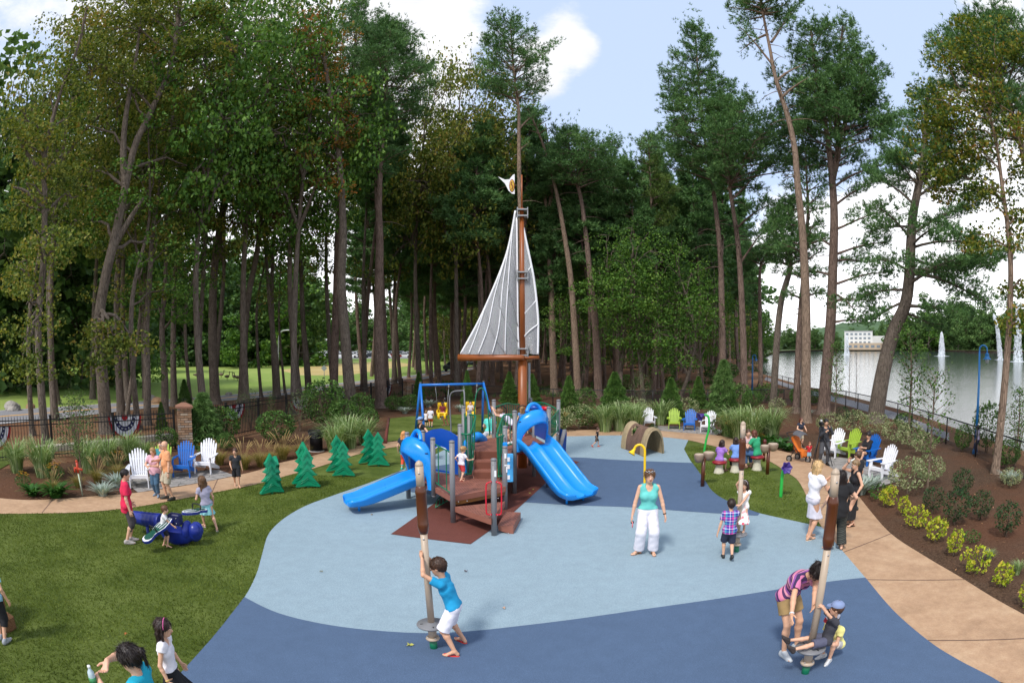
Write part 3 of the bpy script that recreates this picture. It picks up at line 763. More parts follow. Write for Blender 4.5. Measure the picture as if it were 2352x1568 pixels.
pine('dark straight pine between the crooked one and the tall bare one',[(1829,910),(1834,800),(1840,700),(1850,580),(1856,480),(1852,400),(1850,340)],9,.35,2.8,d=35,whorls=12,k=4,den=.8,dead=6,group=g1)
pine('tallest bare-trunked pine with a thin top, growing in the mulch behind the cameraman',[(1851,971),(1851,860),(1851,700),(1847,600),(1843,530),(1832,423),(1825,340),(1808,262),(1795,224),(1780,174),(1768,110),(1756,50),(1748,0),(1742,-40)],13,.86,3.0,whorls=9,k=5,den=1.0,dead=22,group=g1,bark=BK_TAN,extra=[(1795,230,1860,180,0,.35),(1780,150,1700,75,0,.5),(1785,190,1850,150,1,.3),(1770,90,1830,30,1,.9),(1765,80,1700,120,0,.4)])
cr=dict(whorls=14,k=5,den=1.25,shape=0,bare=.5)
pine('huge pine with a full crown leaning right, left of the most tilted trunk',[(1891,952),(1898,860),(1908,740),(1913,620),(1916,498),(1912,420),(1905,350),(1892,260),(1880,190),(1868,120),(1862,60)],16,.70,3.4,whorls=11,k=5,den=1.1,shape=0,dead=12,group=g1,lf=LF_PINE,
forks=([[(1912,410),(1926,340),(1920,270),(1925,200),(1930,120),(1935,60)],9,4.0,.1,cr],[(1926,340),(1960,270),(1985,190),(1990,120)],)[:1]+([[(1924,330),(1950,260),(1975,200),(1990,130)],7,3.8,.05,cr],),
extra=[(1916,470,2010,430,1,1.2),(1916,520,2030,500,-1,1.2),(1915,580,2040,570,0,1.0),(1914,650,2050,640,-1,.9),(1912,700,2010,690,1,.9),(1908,740,1985,745,0,.8),(1912,560,1850,540,1,.4),(1912,640,1840,620,1,.4),(1914,440,2030,380,2,1.3),(1930,300,2050,290,1,1.3),(1912,610,1990,600,2,1.1),(1912,680,1980,720,-2,1.1)])
pine('most tilted pine, thick trunk leaning right over the chairs towards the lake',[(2009,971),(2020,900),(2034,828),(2053,759),(2078,703),(2088,640),(2092,560),(2096,500),(2108,436),(2120,370),(2126,290),(2130,210)],21,.74,3.2,whorls=10,k=5,den=1.3,shape=0,dead=14,group=g1,r1=.3,bark=BK_MAPLE,
extra=[(2094,540,2250,480,1,1.6),(2092,580,2260,560,-1,1.7),(2090,610,2280,620,0,1.7,.13,-.02),(2088,640,2270,680,1,1.6,.13,-.05),(2080,690,2220,730,-1,1.7,.1,-.05),(2100,480,2010,400,1,1.2),(2094,520,2000,540,0,1.2),(2085,660,1990,690,1,1.2),(2075,700,1995,740,0,1.1),(2100,470,2230,400,2,1.5),(2105,440,2180,340,0,1.4),(2092,570,2170,520,-2,1.4),(2090,600,2190,650,2,1.4),(2088,640,2180,620,-3,1.4),(2086,660,2310,600,2,1.4),(2070,720,2150,760,1,.9),(2094,550,2010,480,-2,1.0),(2090,620,2020,610,-2,1.0)])
maple('young maple with a pale smooth leaning trunk right of the blue lamp',[(2285,1088),(2300,960),(2312,830),(2320,700),(2321,600),(2312,500),(2302,430),(2290,340),(2270,250)],11,
[(2200,290,55,60),(2140,360,45,50),(2250,240,50,60),(2190,190,55,55),(2230,130,50,50),(2290,200,60,60),(2330,300,50,60),(2270,360,60,50),(2330,400,45,50),(2150,440,50,35),(2210,410,60,40),(2270,460,50,40),(2240,540,40,25),(2180,120,30,40),(2335,500,35,40),(2345,640,30,50),(2335,730,25,25),(2150,250,60,60),(2340,560,60,60),(2230,320,80,70),(2180,260,70,70),(2300,120,70,70),(2240,60,50,40),(2120,310,50,45),(2310,250,70,70),(2230,430,70,45)],
bark=BK_TAN,lf=leafmat('yellowing_maple',['1c2c0e','36501a','5c7426','8c8c34','a06a34']),dens=2.3,size=.14,clump=.7,lpc=50,flare=1.3)
pine('dark pine whose top fills the upper right corner of the view',[(2390,900),(2390,700),(2380,500),(2350,350),(2310,220),(2290,150),(2280,90),(2290,40)],15,.45,4.5,d=30,whorls=14,k=6,den=1.6,group=g1,lf=LF_PINE)
LPC=1.5;SZ=.9
def tmpl_pine(i,h,R,t0,w,den=1.5,lf=None,nl=.42,ww=.045):
 L=Limbs();a,b=rng.normal(size=2)*.8
 P=spline([Vector((0,0,0)),Vector((a*.5,b*.5,h*.35)),Vector((a,-b*.3,h*.7)),Vector((a*1.2,b*.4,h))],4)
 VF=pine_crown(L,P,t0,R,whorls=w,k=5,den=den,dead=9,nl=nl,nk=6,w=ww)
 return finish_tree('pine_tree',None,None,(0,0,0),L,P,h*.0085+.03,BK_PINE,VF,lf or LF_PINE,None,None,1.3,8)
def tmpl_broad(i,h,R,z0,lf,size=.3,dens=1.0,n=12,lpc=26,cl=1.3):
 L=Limbs();a,b=rng.normal(size=2)*.5
 P=spline([Vector((0,0,0)),Vector((a,b,h*.4)),Vector((a,-b,h*.85))],4)
 bl=[]
 for j in range(n):
  u=j/(n-1);z=z0+(h-z0)*u;rr=R*(.55+.45*sin(pi*min(1,u*.9+.12)));an=rng.random()*6.28;o=rr*(.25+.4*rng.random())
  bl.append(((cos(an)*o,sin(an)*o,z),(rr*.62,rr*.62,(h-z0)/n*1.6+.5)))
 VF=broad_crown(L,P,bl,.3,dens,size,cl,lpc)
 return finish_tree('broadleaf_tree',None,None,(0,0,0),L,P,h*.012+.04,BK_MAPLE,VF,lf,None,None,1.4,8)
PT=[tmpl_pine(i,h,R,t0,w)for i,(h,R,t0,w)in enumerate([(24,3.6,.5,15),(26,3.2,.58,14),(22,3.8,.42,16),(25,3.0,.35,18)])]
BT=[tmpl_broad(0,12,3.6,2.2,LF_FAR),tmpl_broad(1,12,3.3,3.6,LF_GREEN,.17,1.5,12,40,.95),tmpl_broad(2,15,4.6,2.5,LF_MAPLE,.34)]
CT=[tmpl_broad(6,15,4.4,6.5,LF_MAPLE,.19,1.3,11,40,.95),tmpl_broad(7,14,4.2,6.5,LF_GREEN,.18,1.3,13,40,.9)]
FT=[tmpl_broad(3,13,5.4,.3,LF_FAR,.62,1.7,11,40,1.7),tmpl_broad(4,17,5.8,.6,LF_FAR,.65,1.7,13,40,1.8),tmpl_broad(5,10,4.8,.2,LF_GREEN,.55,1.7,9,40,1.6)]
used_t=set()
def put(t,x,y,s,label,group,rz=None,sz=None,z=0):
 o=t if t.name not in used_t else copy_tree(t)
 used_t.add(t.name)
 o.location=(x,y,z);o.rotation_euler=(0,0,rng.random()*6.28 if rz is None else rz)
 o.scale=(s,s,sz or s);tag(o,label,'tree',group);return o
random.seed(11)
pts_=[]
def scatter(px0,px1,d0,d1,n,mind,key=1.0):
 out=[];tries=0
 while len(out)<n and tries<4000:
  tries+=1
  a=azpx(random.uniform(px0,px1));d=d0+(d1-d0)*random.random()**key
  x,y=sin(a)*d,cos(a)*d
  if all((x-q[0])**2+(y-q[1])**2>mind**2 for q in pts_):out.append((x,y,d));pts_.append((x,y))
 return out
def cap_s(x,y,s):
 "the wood right of the mast is younger and lower"
 a=atan2(x,y);d=hd((x,y));h=330+40*mnoise.noise(Vector((a*25,0,0)))
 if azpx(1215)<a<azpx(1570):s=min(s,CAMH/25+math.tan(radians(17.8-2.5*mnoise.noise(Vector((a*25,0,0)))))*d/25)
 return max(.5,s)
near_l={0:'pine in the front rows of the dense wood behind the chain-link fence',1:'pine deep in the dark wood behind the playground'}
for x,y,d in scatter(990,1660,44,75,46,2.6,.9):
 s_=random.uniform(.78,1.0);put(random.choice(PT),x,y,cap_s(x,y,s_),near_l[0],'pines in the front of the wood')
for x,y,d in scatter(940,1720,75,135,80,3.4,.8):
 put(random.choice(PT),x,y,cap_s(x,y,random.uniform(.8,1.05)),near_l[1],'pines deep in the wood')
for x,y,d in scatter(830,1000,48,80,11,3.2):
 put(random.choice(PT),x,y,random.uniform(.85,1.0),'pine between the road and the wood, left of the sail','pines left of the sail')
for x,y,d in scatter(1000,1730,95,160,60,4.5):
 put(random.choice(BT[:1]+BT[2:]),x,y,random.uniform(.7,1.0),'low leafy tree filling the back of the pine wood','leafy trees at the back of the wood')
for px,d,s,t,lb in((1480,40,.95,1,'bright green young tree between the pines, above the conical evergreens'),(1560,40,.9,1,'light green understorey tree left of the two straight pines'),(1425,42,.95,1,'pale green understorey tree behind the tunnel'),(1620,43,.8,1,'bushy tree at the foot of the two straight pines'),(1330,47,.8,1,'small leafy tree between the leaning pines'),(1050,46,1.1,2,'dark leafy tree left of the sail with a low crown'),(965,50,1.2,2,'dark leafy tree above the swings'),(1110,50,1.15,2,'dark leafy tree directly behind the large sail'),(1740,52,.6,1,'leafy tree at the left end of the lake'),(905,60,1.2,2,'leafy tree arching over the road')):
 a=azpx(px);put(BT[t]if t!=2 else CT[0],sin(a)*d,cos(a)*d,s,lb,None,sz=s*1.6 if t==2 else None)
for x,y,d in scatter(985,1725,112,175,46,5):
 put(random.choice(FT[:2]),x,y,random.uniform(1.0,1.4),'low leafy tree filling the back of the pine wood','leafy trees at the back of the wood')
for x,y,d in scatter(-80,700,108,150,62,4.6):
 put(random.choice(FT),x,y,random.uniform(1.15,1.6),'round leafy tree in the line beyond the grass field','trees beyond the field')
for x,y,d in scatter(600,1130,255,300,44,8):
 put(random.choice(FT),x,y,random.uniform(1.2,1.6),'distant leafy tree behind the car park','trees behind the car park')
for px,d,s,t,lb in((20,62,1.6,0,'broad dark tree across the road at the left edge of the view'),(110,56,1.3,1,'dense tree across the road behind the slim purplish trunk'),(190,60,1.5,0,'dense tree across the road left of the largest maple'),(-40,50,1.4,1,'tree across the road reaching in from the left edge'),(300,84,1.0,1,'leafy tree on the field right of the largest maple'),(560,100,.8,2,'low tree at the right end of the dark hedge line')):
 a=azpx(px);put(FT[t],sin(a)*d,cos(a)*d,s,lb,'large trees across the road')
for x,y,d in scatter(90,720,31,46,13,3.8):
 if hd((x,y))<1:continue
 put(random.choice(CT),x,y,random.uniform(1.1,1.3),'tall leafy tree behind the front row of maples','second row of maples',sz=random.uniform(1.6,1.9))
for x,y,d in scatter(1730,2040,425,455,34,8):
 put(random.choice(FT),x,y,random.uniform(.7,1.1),'tree on the far shore left of the white building','trees on the far shore')
for x,y,d in scatter(2040,2400,395,440,46,8):
 put(random.choice(FT),x,y,random.uniform(1.3,2.0),'tall tree on the far shore right of the white building','trees on the far shore')
hl=MB()
for i,(px,h)in enumerate([(1690,14),(1760,22),(1830,20),(1900,46),(1980,44),(2060,50),(2140,40),(2220,48),(2300,52),(2400,50),(2500,40)]):
 pass
rows=[]
hp=[(1640,4),(1720,12),(1800,11),(1870,20),(1930,26),(1990,28),(2060,28),(2140,22),(2220,24),(2300,28),(2400,28),(2520,20)]
for dd,k in((520,0),(600,.55),(700,1),(820,.9),(1000,0)):
 row=[]
 for j in range(120):
  px=1600+j*8;h=np.interp(px,[q[0]for q in hp],[q[1]for q in hp])
  a=azpx(px);hh=h*k*(1+.06*mnoise.noise(Vector((j*.3,dd,0))))+3.5*k*abs(mnoise.noise(Vector((j*1.3,dd*.1,2))))
  row.append((sin(a)*dd,cos(a)*dd,hh-(1 if k==0 else 0)))
 rows.append(row)
hl.grid(rows);tag(hl.build('hills',turfmat('wooded_hill',hexc('2c4023'),hexc('46603a'),hexc('617a50'),.12,.02)),kind='structure')
# ================= play equipment =================
def Zt(px,py,d):return Pt(px,py,d).z
PL_BLUE=mat('blue_plastic','0c8ae0',.28,.05,3,spec=.6);PL_DBLUE=mat('dark_blue_panel','0b4aa6',.35,.06,3)
MT_GREY=mat('grey_post_paint','77777a',.45,.06,6);MT_GREEN=mat('green_rail_paint','0a6a49',.4,.08,6)
MT_RED=mat('red_rail_paint','c8102a',.3,.06,6);MT_TAN=mat('tan_paint','b3a08c',.42,.05,5)
MT_BROWN=mat('brown_roller','552a12',.35,.1,4,coat=.15);MT_BLACK=mat('black_metal','15161a',.4,.1,6)
MT_BLUE=mat('blue_paint','1d6fc4',.35,.06,5);MT_BOLT=mat('bolt_steel','b4b4b6',.3,.05,8,metal=.9)
MT_WHITE=mat('white_plastic','e6e6e8',.4,.03,4);MT_STEEL=mat('galvanised_steel','9a9c9e',.45,.1,8,metal=.6)
MT_MAST=mat('mast_brown','8a4a1c',.4,.12,2.5);DK_BROWN=mat('deck_brown','70402f',.6,.1,3)
def deckmat():
 m,nt,b=nodes('perforated_deck');g=N(nt,'ShaderNodeNewGeometry')
 k=mapping(nt,g.outputs['Position'],(11,11,11),(0,0,.5))
 br=N(nt,'ShaderNodeTexBrick');nt.links.new(k,br.inputs['Vector']);br.inputs['Scale'].default_value=1.0
 br.inputs['Mortar Size'].default_value=.16;br.inputs['Mortar Smooth'].default_value=.1;br.inputs['Brick Width'].default_value=.9;br.inputs['Row Height'].default_value=.45
 br.inputs['Color1'].default_value=(0,0,0,1);br.inputs['Color2'].default_value=(0,0,0,1);br.inputs['Mortar'].default_value=(1,1,1,1)
 v=N(nt,'ShaderNodeTexVoronoi',feature='DISTANCE_TO_EDGE');v.inputs['Scale'].default_value=2.1;nt.links.new(g.outputs['Position'],v.inputs['Vector'])
 e=ramp(nt,v.outputs['Distance'],[(.05,(1,1,1)),(.08,(0,0,0))])
 sp=N(nt,'ShaderNodeSeparateXYZ');nt.links.new(g.outputs['Normal'],sp.inputs[0])
 up=math_(nt,'LESS_THAN',sp.outputs[2],.8)
 f=mixc(nt,up,mixc(nt,1,br.outputs['Color'],e,'ADD'),(1,1,1))
 n_=noise(nt,3,4,.6)
 nt.links.new(mixc(nt,f,hexc('2a120d'),mixc(nt,n_,hexc('7d4a3c'),hexc('9a6452'))),b.inputs['Base Color'])
 b.inputs['Roughness'].default_value=.6;bump(nt,b,f,.3,.01)
 return m
M_DECK=deckmat()
def post(name,x,y,z0,z1,r=.058,m=None,parent=None,cap=True):
 b=MB();b.tube([(x,y,z0),(x,y,z1-.02)],r,m,18)
 if cap:b.lathe([(r+.004,z1-.035),(r+.004,z1-.01),(r*.85,z1+.008),(0,z1+.018)],m,18,c=(x,y,0));b.ball((x-.02,y-r-.002,z1-.1),.009,MT_BOLT,6)
 return b.build(name,m,parent)
PS=thing('play_structure','large brown and blue climbing structure with two slides','play structure',(0,0,0))
PO={}
def P_(n,x,y,py,z0=0):
 z1=Zt(1176,py,math.hypot(x,y));PO[n]=(x,y,z1);return post('post',x,y,z0,z1,.058,MT_GREY,PS)
A_=G(1041,1203);B_=G(1135,1232);C_=G(1160,1173);D_=G(1182,1136)
P_('A',A_.x,A_.y,1012);P_('B',B_.x,B_.y,1053);P_('C',C_.x,C_.y,1025);P_('D',D_.x,D_.y,943)
E_=G(996,1118,.62);P_('E',E_.x,E_.y,1005,.42)
me_=MB();me_.lathe([(0,-.05),(.03,-.04),(.058,0)],MT_GREY,18,c=(E_.x,E_.y,.42));me_.build('post_cap',MT_GREY,PS)
F1=G(937,1092,.62);P_('F',F1.x,F1.y,992);F2=G(973,1080,.62);P_('F2',F2.x,F2.y,988)
P_('J',-1.27,14.75,974);P_('K',-1.1,15.6,942);P_('K2',-1.36,17.0,933);P_('Q',-.52,17.4,918)
P_('C2',-.17,14.62,978);P_('R2',.98,16.15,934);P_('P3',.64,17.5,926);P_('B1',.58,19.1,914);P_('R',1.38,18.0,918)
def slab(name,poly,z,th,m=M_DECK,par=PS):
 b=MB();b.prism(poly,z-th,z,m);
 n=len(poly)
 return b.build(name,m,par)
low=[(A_.x-.03,A_.y+.02),(C_.x+.02,C_.y-.08),(-.1,14.6),(-.3,15.05),(-1.15,15.05),(-1.3,15.0),(F2.x,F2.y-.02),(F1.x+.04,F1.y),(E_.x+.02,E_.y)]
slab('deck',low,.615,.12)
hi=[(-.98,15.12),(-.02,15.12),(D_.x-.06,D_.y-.02),(.94,16.16),(.66,17.46),(.5,18.25),(-.1,18.3),(-.5,17.35),(-1.3,17.0),(-1.02,15.9)]
slab('deck',hi,1.21,.13)
slab('deck',[(.69,17.5),(1.33,17.95),(.62,19.0),(.52,18.3)],1.40,.13)
b=MB()
for i in range(2):
 y=14.62+i*.25;z=.615+.2*(i+1)
 b.box((-.62,y+.14,z-.02),(.6,.3,.04),M_DECK)
for i in range(3):b.box((-.62,14.622+i*.25,.615+.2*i+.085),(.6,.02,.19),DK_BROWN)
b.build('stairs',DK_BROWN,PS)
for sx in(-.94,-.30):
 b=MB();poly=[(14.5,.5),(14.62,.66),(15.12,1.24),(15.2,1.24),(15.2,1.0),(14.75,.5)]
 b.add([(sx-.015,y,z)for y,z in poly]+[(sx+.015,y,z)for y,z in poly],[list(range(5,-1,-1)),list(range(6,12))]+[(i,(i+1)%6,6+(i+1)%6,6+i)for i in range(6)],DK_BROWN)
 b.build('stringer',DK_BROWN,PS)
T2=[G(1045,1163,.41),G(1128,1192,.41),G(1160,1151,.41)]
b=MB();b.prism([(p.x,p.y)for p in(T2[0],T2[1],T2[2])],.29,.41,M_DECK)
for px,py in((1147,1168),(1152,1160)):
 p=G(px,py,.36);b.ball((p.x+.01,p.y-.01,.36),.014,MT_BOLT,6)
b.build('step',M_DECK,PS)
p0,p1=Vector((A_.x,A_.y+.05,0)),Vector((C_.x+.02,C_.y-.04,0))
b=MB();n_=Vector((0,.03,0));b.prism([(p0.x,p0.y),(p1.x,p1.y),(p1.x,p1.y+.03),(p0.x,p0.y+.03)],.41,.49,mat('tan_riser','7a4c1c',.5));b.build('riser',None,PS)
S1=[G(1143,1206,.2),G(1179,1208,.2),G(1196,1176,.2),G(1160,1174,.2)]
b=MB();b.add([(p.x,p.y,.2)for p in S1]+[(S1[0].x+.02,S1[0].y,.09),(S1[1].x,S1[1].y,.015),(S1[2].x,S1[2].y,.015),(S1[3].x,S1[3].y,.09)],[(0,1,2,3),(7,6,5,4),(4,5,1,0),(5,6,2,1),(6,7,3,2),(7,4,0,3)],M_DECK)
b.ball((S1[1].x-.1,S1[1].y-.012,.05),.014,MT_BOLT,6);b.build('step',M_DECK,PS)
for px,py in((1053,1152),(1073,1150),(1144,1144)):
 p=G(px,py,.56);b=MB();b.ball((p.x,p.y,.56),.014,MT_BOLT,6);b.build('bolt',MT_BOLT,PS)
for sx in(-1,1):
 b=MB();x,y=B_.x,B_.y;o=sx
 za,zb=Zt(1130,1105,hd(B_)),Zt(1132,1180,hd(B_))
 b.tube(spline([(x+o*.06,y-.05,za),(x+o*.115,y-.08,za-.015),(x+o*.15,y-.085,za-.09),(x+o*.15,y-.085,zb+.09),(x+o*.115,y-.08,zb+.015),(x+o*.06,y-.05,zb)],5),.015,MT_RED,8)
 for z in(za,zb):b.box((x+o*.058,y-.045,z),(.03,.03,.04),MT_RED,bev=.006);b.ball((x+o*.07,y-.07,z),.01,MT_BOLT,6)
 b.build('grab_rail',MT_RED,PS)
def railpanel(name,top,bot,nb,r=.022,m=MT_GREEN,br=.013,par=PS):
 "a rail between two polylines given as point lists; nb balusters"
 b=MB();t=spline(top,6);o=spline(bot,6)
 b.tube(t,r,m,8);b.tube(o,r,m,8)
 for i in range(nb):
  u=(i+.5)/nb;b.tube([tp(t,u),tp(o,u)],br,m,6,cap=False)
 for p in(t[0],t[-1],o[0],o[-1]):b.ball(p,.026,m,8)
 return b.build(name,m,par)
def V3(x,y,z):return Vector((x,y,z))
za,zb=1.62,.74
railpanel('guard_rail',[V3(E_.x+.06,E_.y,1.62),V3(A_.x-.06,A_.y,1.62)],[V3(E_.x+.06,E_.y,.72),V3(A_.x-.06,A_.y,.72)],2,.016,br=.014)
dd_=PO['D'];c2=PO['C2']
zt=Zt(1171,951,hd(dd_));zl=Zt(1150,998,hd(c2))
railpanel('stair_rail',[V3(-.02,15.35,zt),V3(-.16,15.3,zt),V3(-.24,15.15,zt-.06),V3(-.36,14.35,zl+.03),V3(-.30,14.3,zl),V3(-.2,14.5,zl)],[V3(-.02,15.35,1.36),V3(-.22,15.2,1.30),V3(-.28,15.0,1.16),V3(-.33,14.5,.74),V3(-.31,14.4,.72),V3(-.2,14.5,.72)],12)
zt2=Zt(1085,951,hd(PO['K']));zl2=Zt(1062,995,hd(PO['J']))
railpanel('stair_rail',[V3(-1.08,15.5,zt2),V3(-.95,15.35,zt2),V3(-.92,15.2,zt2-.05),V3(-1.0,14.75,zl2+.04),V3(-1.06,14.62,zl2),V3(-1.22,14.7,zl2)],[V3(-1.08,15.5,1.36),V3(-.97,15.3,1.30),V3(-.96,15.1,1.16),V3(-1.0,14.75,.76),V3(-1.04,14.66,.72),V3(-1.2,14.7,.72)],12)
q,b1,rr2,r2_,p3,k2=PO['Q'],PO['B1'],PO['R'],PO['R2'],PO['P3'],PO['K2']
zz1=Zt(1150,930,hd(q));zz2=Zt(1200,925,19)
railpanel('guard_rail',[V3(q[0]+.06,q[1],zz1-.05),V3(-.15,17.9,zz1),V3(.1,18.5,zz2),V3(b1[0]-.05,b1[1],zz2)],[V3(q[0]+.06,q[1],1.32),V3(-.15,17.9,1.32),V3(.1,18.5,1.4),V3(b1[0]-.05,b1[1],1.5)],14)
railpanel('guard_rail',[V3(b1[0]+.05,b1[1],zz2),V3(1.0,18.7,zz2+.02),V3(rr2[0],rr2[1]+.05,zz2-.12)],[V3(b1[0]+.05,b1[1],1.5),V3(1.0,18.7,1.5),V3(rr2[0],rr2[1]+.05,1.5)],10)
railpanel('guard_rail',[V3(rr2[0],rr2[1]-.05,zz2-.12),V3(1.2,17.2,zz2-.2),V3(r2_[0]+.04,r2_[1]+.08,zz2-.2)],[V3(rr2[0],rr2[1]-.05,1.35),V3(1.2,17.2,1.35),V3(r2_[0]+.04,r2_[1]+.08,1.33)],8)
railpanel('guard_rail',[V3(k2[0]+.03,k2[1],1.95),V3(-1.25,16.3,1.9),V3(PO['K'][0],PO['K'][1]+.05,zt2)],[V3(k2[0]+.03,k2[1],1.34),V3(-1.25,16.3,1.34),V3(PO['K'][0],PO['K'][1]+.05,1.34)],7)
b=MB();yy=17.25
hoop=[Pt(1090,985,17.3),Pt(1090,940,17.3),Pt(1094,905,17.3),Pt(1104,891,17.3),Pt(1114,900,17.3),Pt(1120,930,17.3),Pt(1124,990,17.3),Pt(1124,1000,17.3)]
b.tube(spline(hoop,6),.018,MT_GREEN,8)
b.tube(spline([Pt(1070,962,16.9),Pt(1076,948,17),Pt(1088,942,17.2)],5),.015,MT_GREEN,8);b.tube(spline([Pt(1122,940,17.3),Pt(1130,952,17.35),Pt(1137,958,17.4)],5),.015,MT_GREEN,8)
for x in(1126,1130,1134):b.tube([Pt(x,952,17.35),Pt(x,996,17.35)],.01,MT_GREEN,6)
for x in(1074,1079,1084):b.tube([Pt(x,950,17.1),Pt(x,1000,17.1)],.01,MT_GREEN,6)
b.build('climber_hoop',MT_GREEN,PS)
b=MB();pp=[Pt(1037,1085,17.6),Pt(1036,990,17.6),Pt(1033,930,17.6),Pt(1034,908,17.6),Pt(1042,899,17.5),Pt(1060,897,17.3),Pt(1066,899,17.2),Pt(1067,930,17.1)]
b.tube(spline(pp,6),.022,MT_GREY,10);b.build('sliding_pole',MT_GREY,PS)
def sweep(path,sect,side,closed=True,up=None,scale=None):
 rows=[]
 for i,p in enumerate(path):
  t=(path[min(i+1,len(path)-1)]-path[max(i-1,0)]).normalized();sd=Vector(side).normalized();n_=sd.cross(t).normalized()
  if n_.z<0:n_=-n_
  s=scale[i]if scale else(1,1)
  rows.append([p+sd*u*s[0]+n_*v*s[1]for u,v in sect])
 return rows
def slide(entry_mid,exit_mid,z0,z1,width,double,parent):
 e,x=Vector(entry_mid),Vector(exit_mid);d=(x-e);ln=d.length;d=d.normalized();side=Vector((d.y,-d.x,0))
 prof=[(0,0),(.06,-.01),(.16,-.09),(.32,-.30),(.50,-.53),(.66,-.74),(.78,-.87),(.88,-.94),(1.0,-.965)]
 pts=[e+d*ln*u+Vector((0,0,z0+(z0-z1)*(v/.965)))for u,v in prof]
 P=spline(pts,5)
 w=width/2
 if double:inner=[(-w,.20),(-w+.03,.215),(-w+.06,.19),(-w+.085,.08),(-w+.16,.015),(-.14,.015),(-.06,.05),(-.02,.11),(.02,.11),(.06,.05),(.14,.015),(w-.16,.015),(w-.085,.08),(w-.06,.19),(w-.03,.215),(w,.20)]
 else:inner=[(-w,.20),(-w+.03,.215),(-w+.06,.19),(-w+.085,.09),(-w+.15,.02),(0,.0),(w-.15,.02),(w-.085,.09),(w-.06,.19),(w-.03,.215),(w,.20)]
 outer=[(w+.02,.16),(w+.015,.12),(w-.02,.06),(w-.04,-.03),(w-.12,-.07),(0,-.08),(-w+.12,-.07),(-w+.04,-.03),(-w+.02,.06),(-w-.015,.12),(-w-.02,.16)]
 sc=[(1,1+.25*max(0,1-i/6.)-.35*max(0,(i-len(P)+14)/14.))for i in range(len(P))]
 rows=sweep(P,inner+outer,side,scale=sc)
 last=rows[-1];c=sum(last,Vector())/len(last)
 for k,(f,s)in enumerate(((.05,.97),(.09,.86),(.11,.6))):
  rows.append([c+(q-c)*s+d*f+Vector((0,0,-.01*k))for q in last])
 b=MB();b.grid(rows,PL_BLUE,True,closed=True)
 n=len(rows[0]);b.add(rows[-1],[list(range(n))],PL_BLUE);b.add(rows[0],[list(range(n-1,-1,-1))],PL_BLUE)
 o=b.build('slide',PL_BLUE,parent)
 for s in((-.28,.28)if double else(0,)):
  q=P[int(len(P)*.86)]+side*s;f=MB();f.tube([(q.x,q.y,q.z-.03),(q.x,q.y,.02)],.03,PL_BLUE,10);f.build('foot',PL_BLUE,o)
 return e,d,side
def hood(a,b_,d,z0,h,flare,parent):
 "moulded canopy between two posts; d points down the slide"
 a,b_=Vector(a),Vector(b_);mid=(a+b_)/2;w=(b_-a).length;sx=(b_-a).normalized();mb=MB()
 def surf(s,t,off=0.0):
  an=pi*t;sn=max(0,sin(an));ox,oz=-cos(an)*w/2*1.02,sn**.42*h;ix,iz=-cos(an)*w*.41,sn**.62*h*.74
  f=s**.85;x=ox+(ix-ox)*f*f;z=oz+(iz-oz)*f*f;y=flare*(.15+.85*sn**1.5)*sin(pi/2*f)
  z+=.09*h*sn*sin(pi*min(1,f*1.1))-off*sn*.6
  return mid+sx*x*(1-off*.3)+d*(y-off)+Vector((0,0,z0-.06+z))
 ns,nt_=10,30
 outer=[[surf(s/ns,t/nt_)for t in range(nt_+1)]for s in range(ns+1)]
 inner=[[surf(s/ns,t/nt_,.05)for t in range(nt_+1)]for s in range(ns,-1,-1)]
 mb.grid(outer+inner+[outer[0]],PL_BLUE,True)
 o=mb.build('hood',PL_BLUE,parent)
 g=MB();tz=z0+h*1.0
 g.tube(spline([mid-sx*.26+Vector((0,0,tz-.06))+d*.08,mid-sx*.15+Vector((0,0,tz+.08))+d*.05,mid+Vector((0,0,tz+.13))+d*.04,mid+sx*.15+Vector((0,0,tz+.08))+d*.05,mid+sx*.26+Vector((0,0,tz-.06))+d*.08],6),[.05]*25,PL_BLUE,10)
 g.build('handle',PL_BLUE,o)
 for k in(-1,1):
  e=MB();c=surf(.22,.5+k*.33)+d*.004;e.ball(c,(.045,.02,.02),mat('dark_hole','0a3f75',.6),10);e.build('vent',None,o)
ex=(G(1300,1143,.3)+G(1362,1120,.3))/2
Dv,R2v=V3(D_.x,D_.y,0),V3(.98,16.15,0);em=(Dv+R2v)/2
e,d_,s_=slide((em.x+.03,em.y-.05,0),(ex.x+.03,ex.y-.05,0),1.24,.24,1.08,True,PS)
hood((Dv.x+.03,Dv.y,0),(R2v.x-.03,R2v.y,0),d_,1.2,1.02,.40,PS)
Ev,Fv=V3(E_.x,E_.y,0),V3(F1.x,F1.y,0);em=(Ev+Fv)/2
e2,d2,s2=slide((em.x-.02,em.y-.02,0),(-3.72,13.28,0),.64,.25,.72,False,PS)
hood((Ev.x-.03,Ev.y,0),(Fv.x+.03,Fv.y,0),d2,.6,1.12,.45,PS)
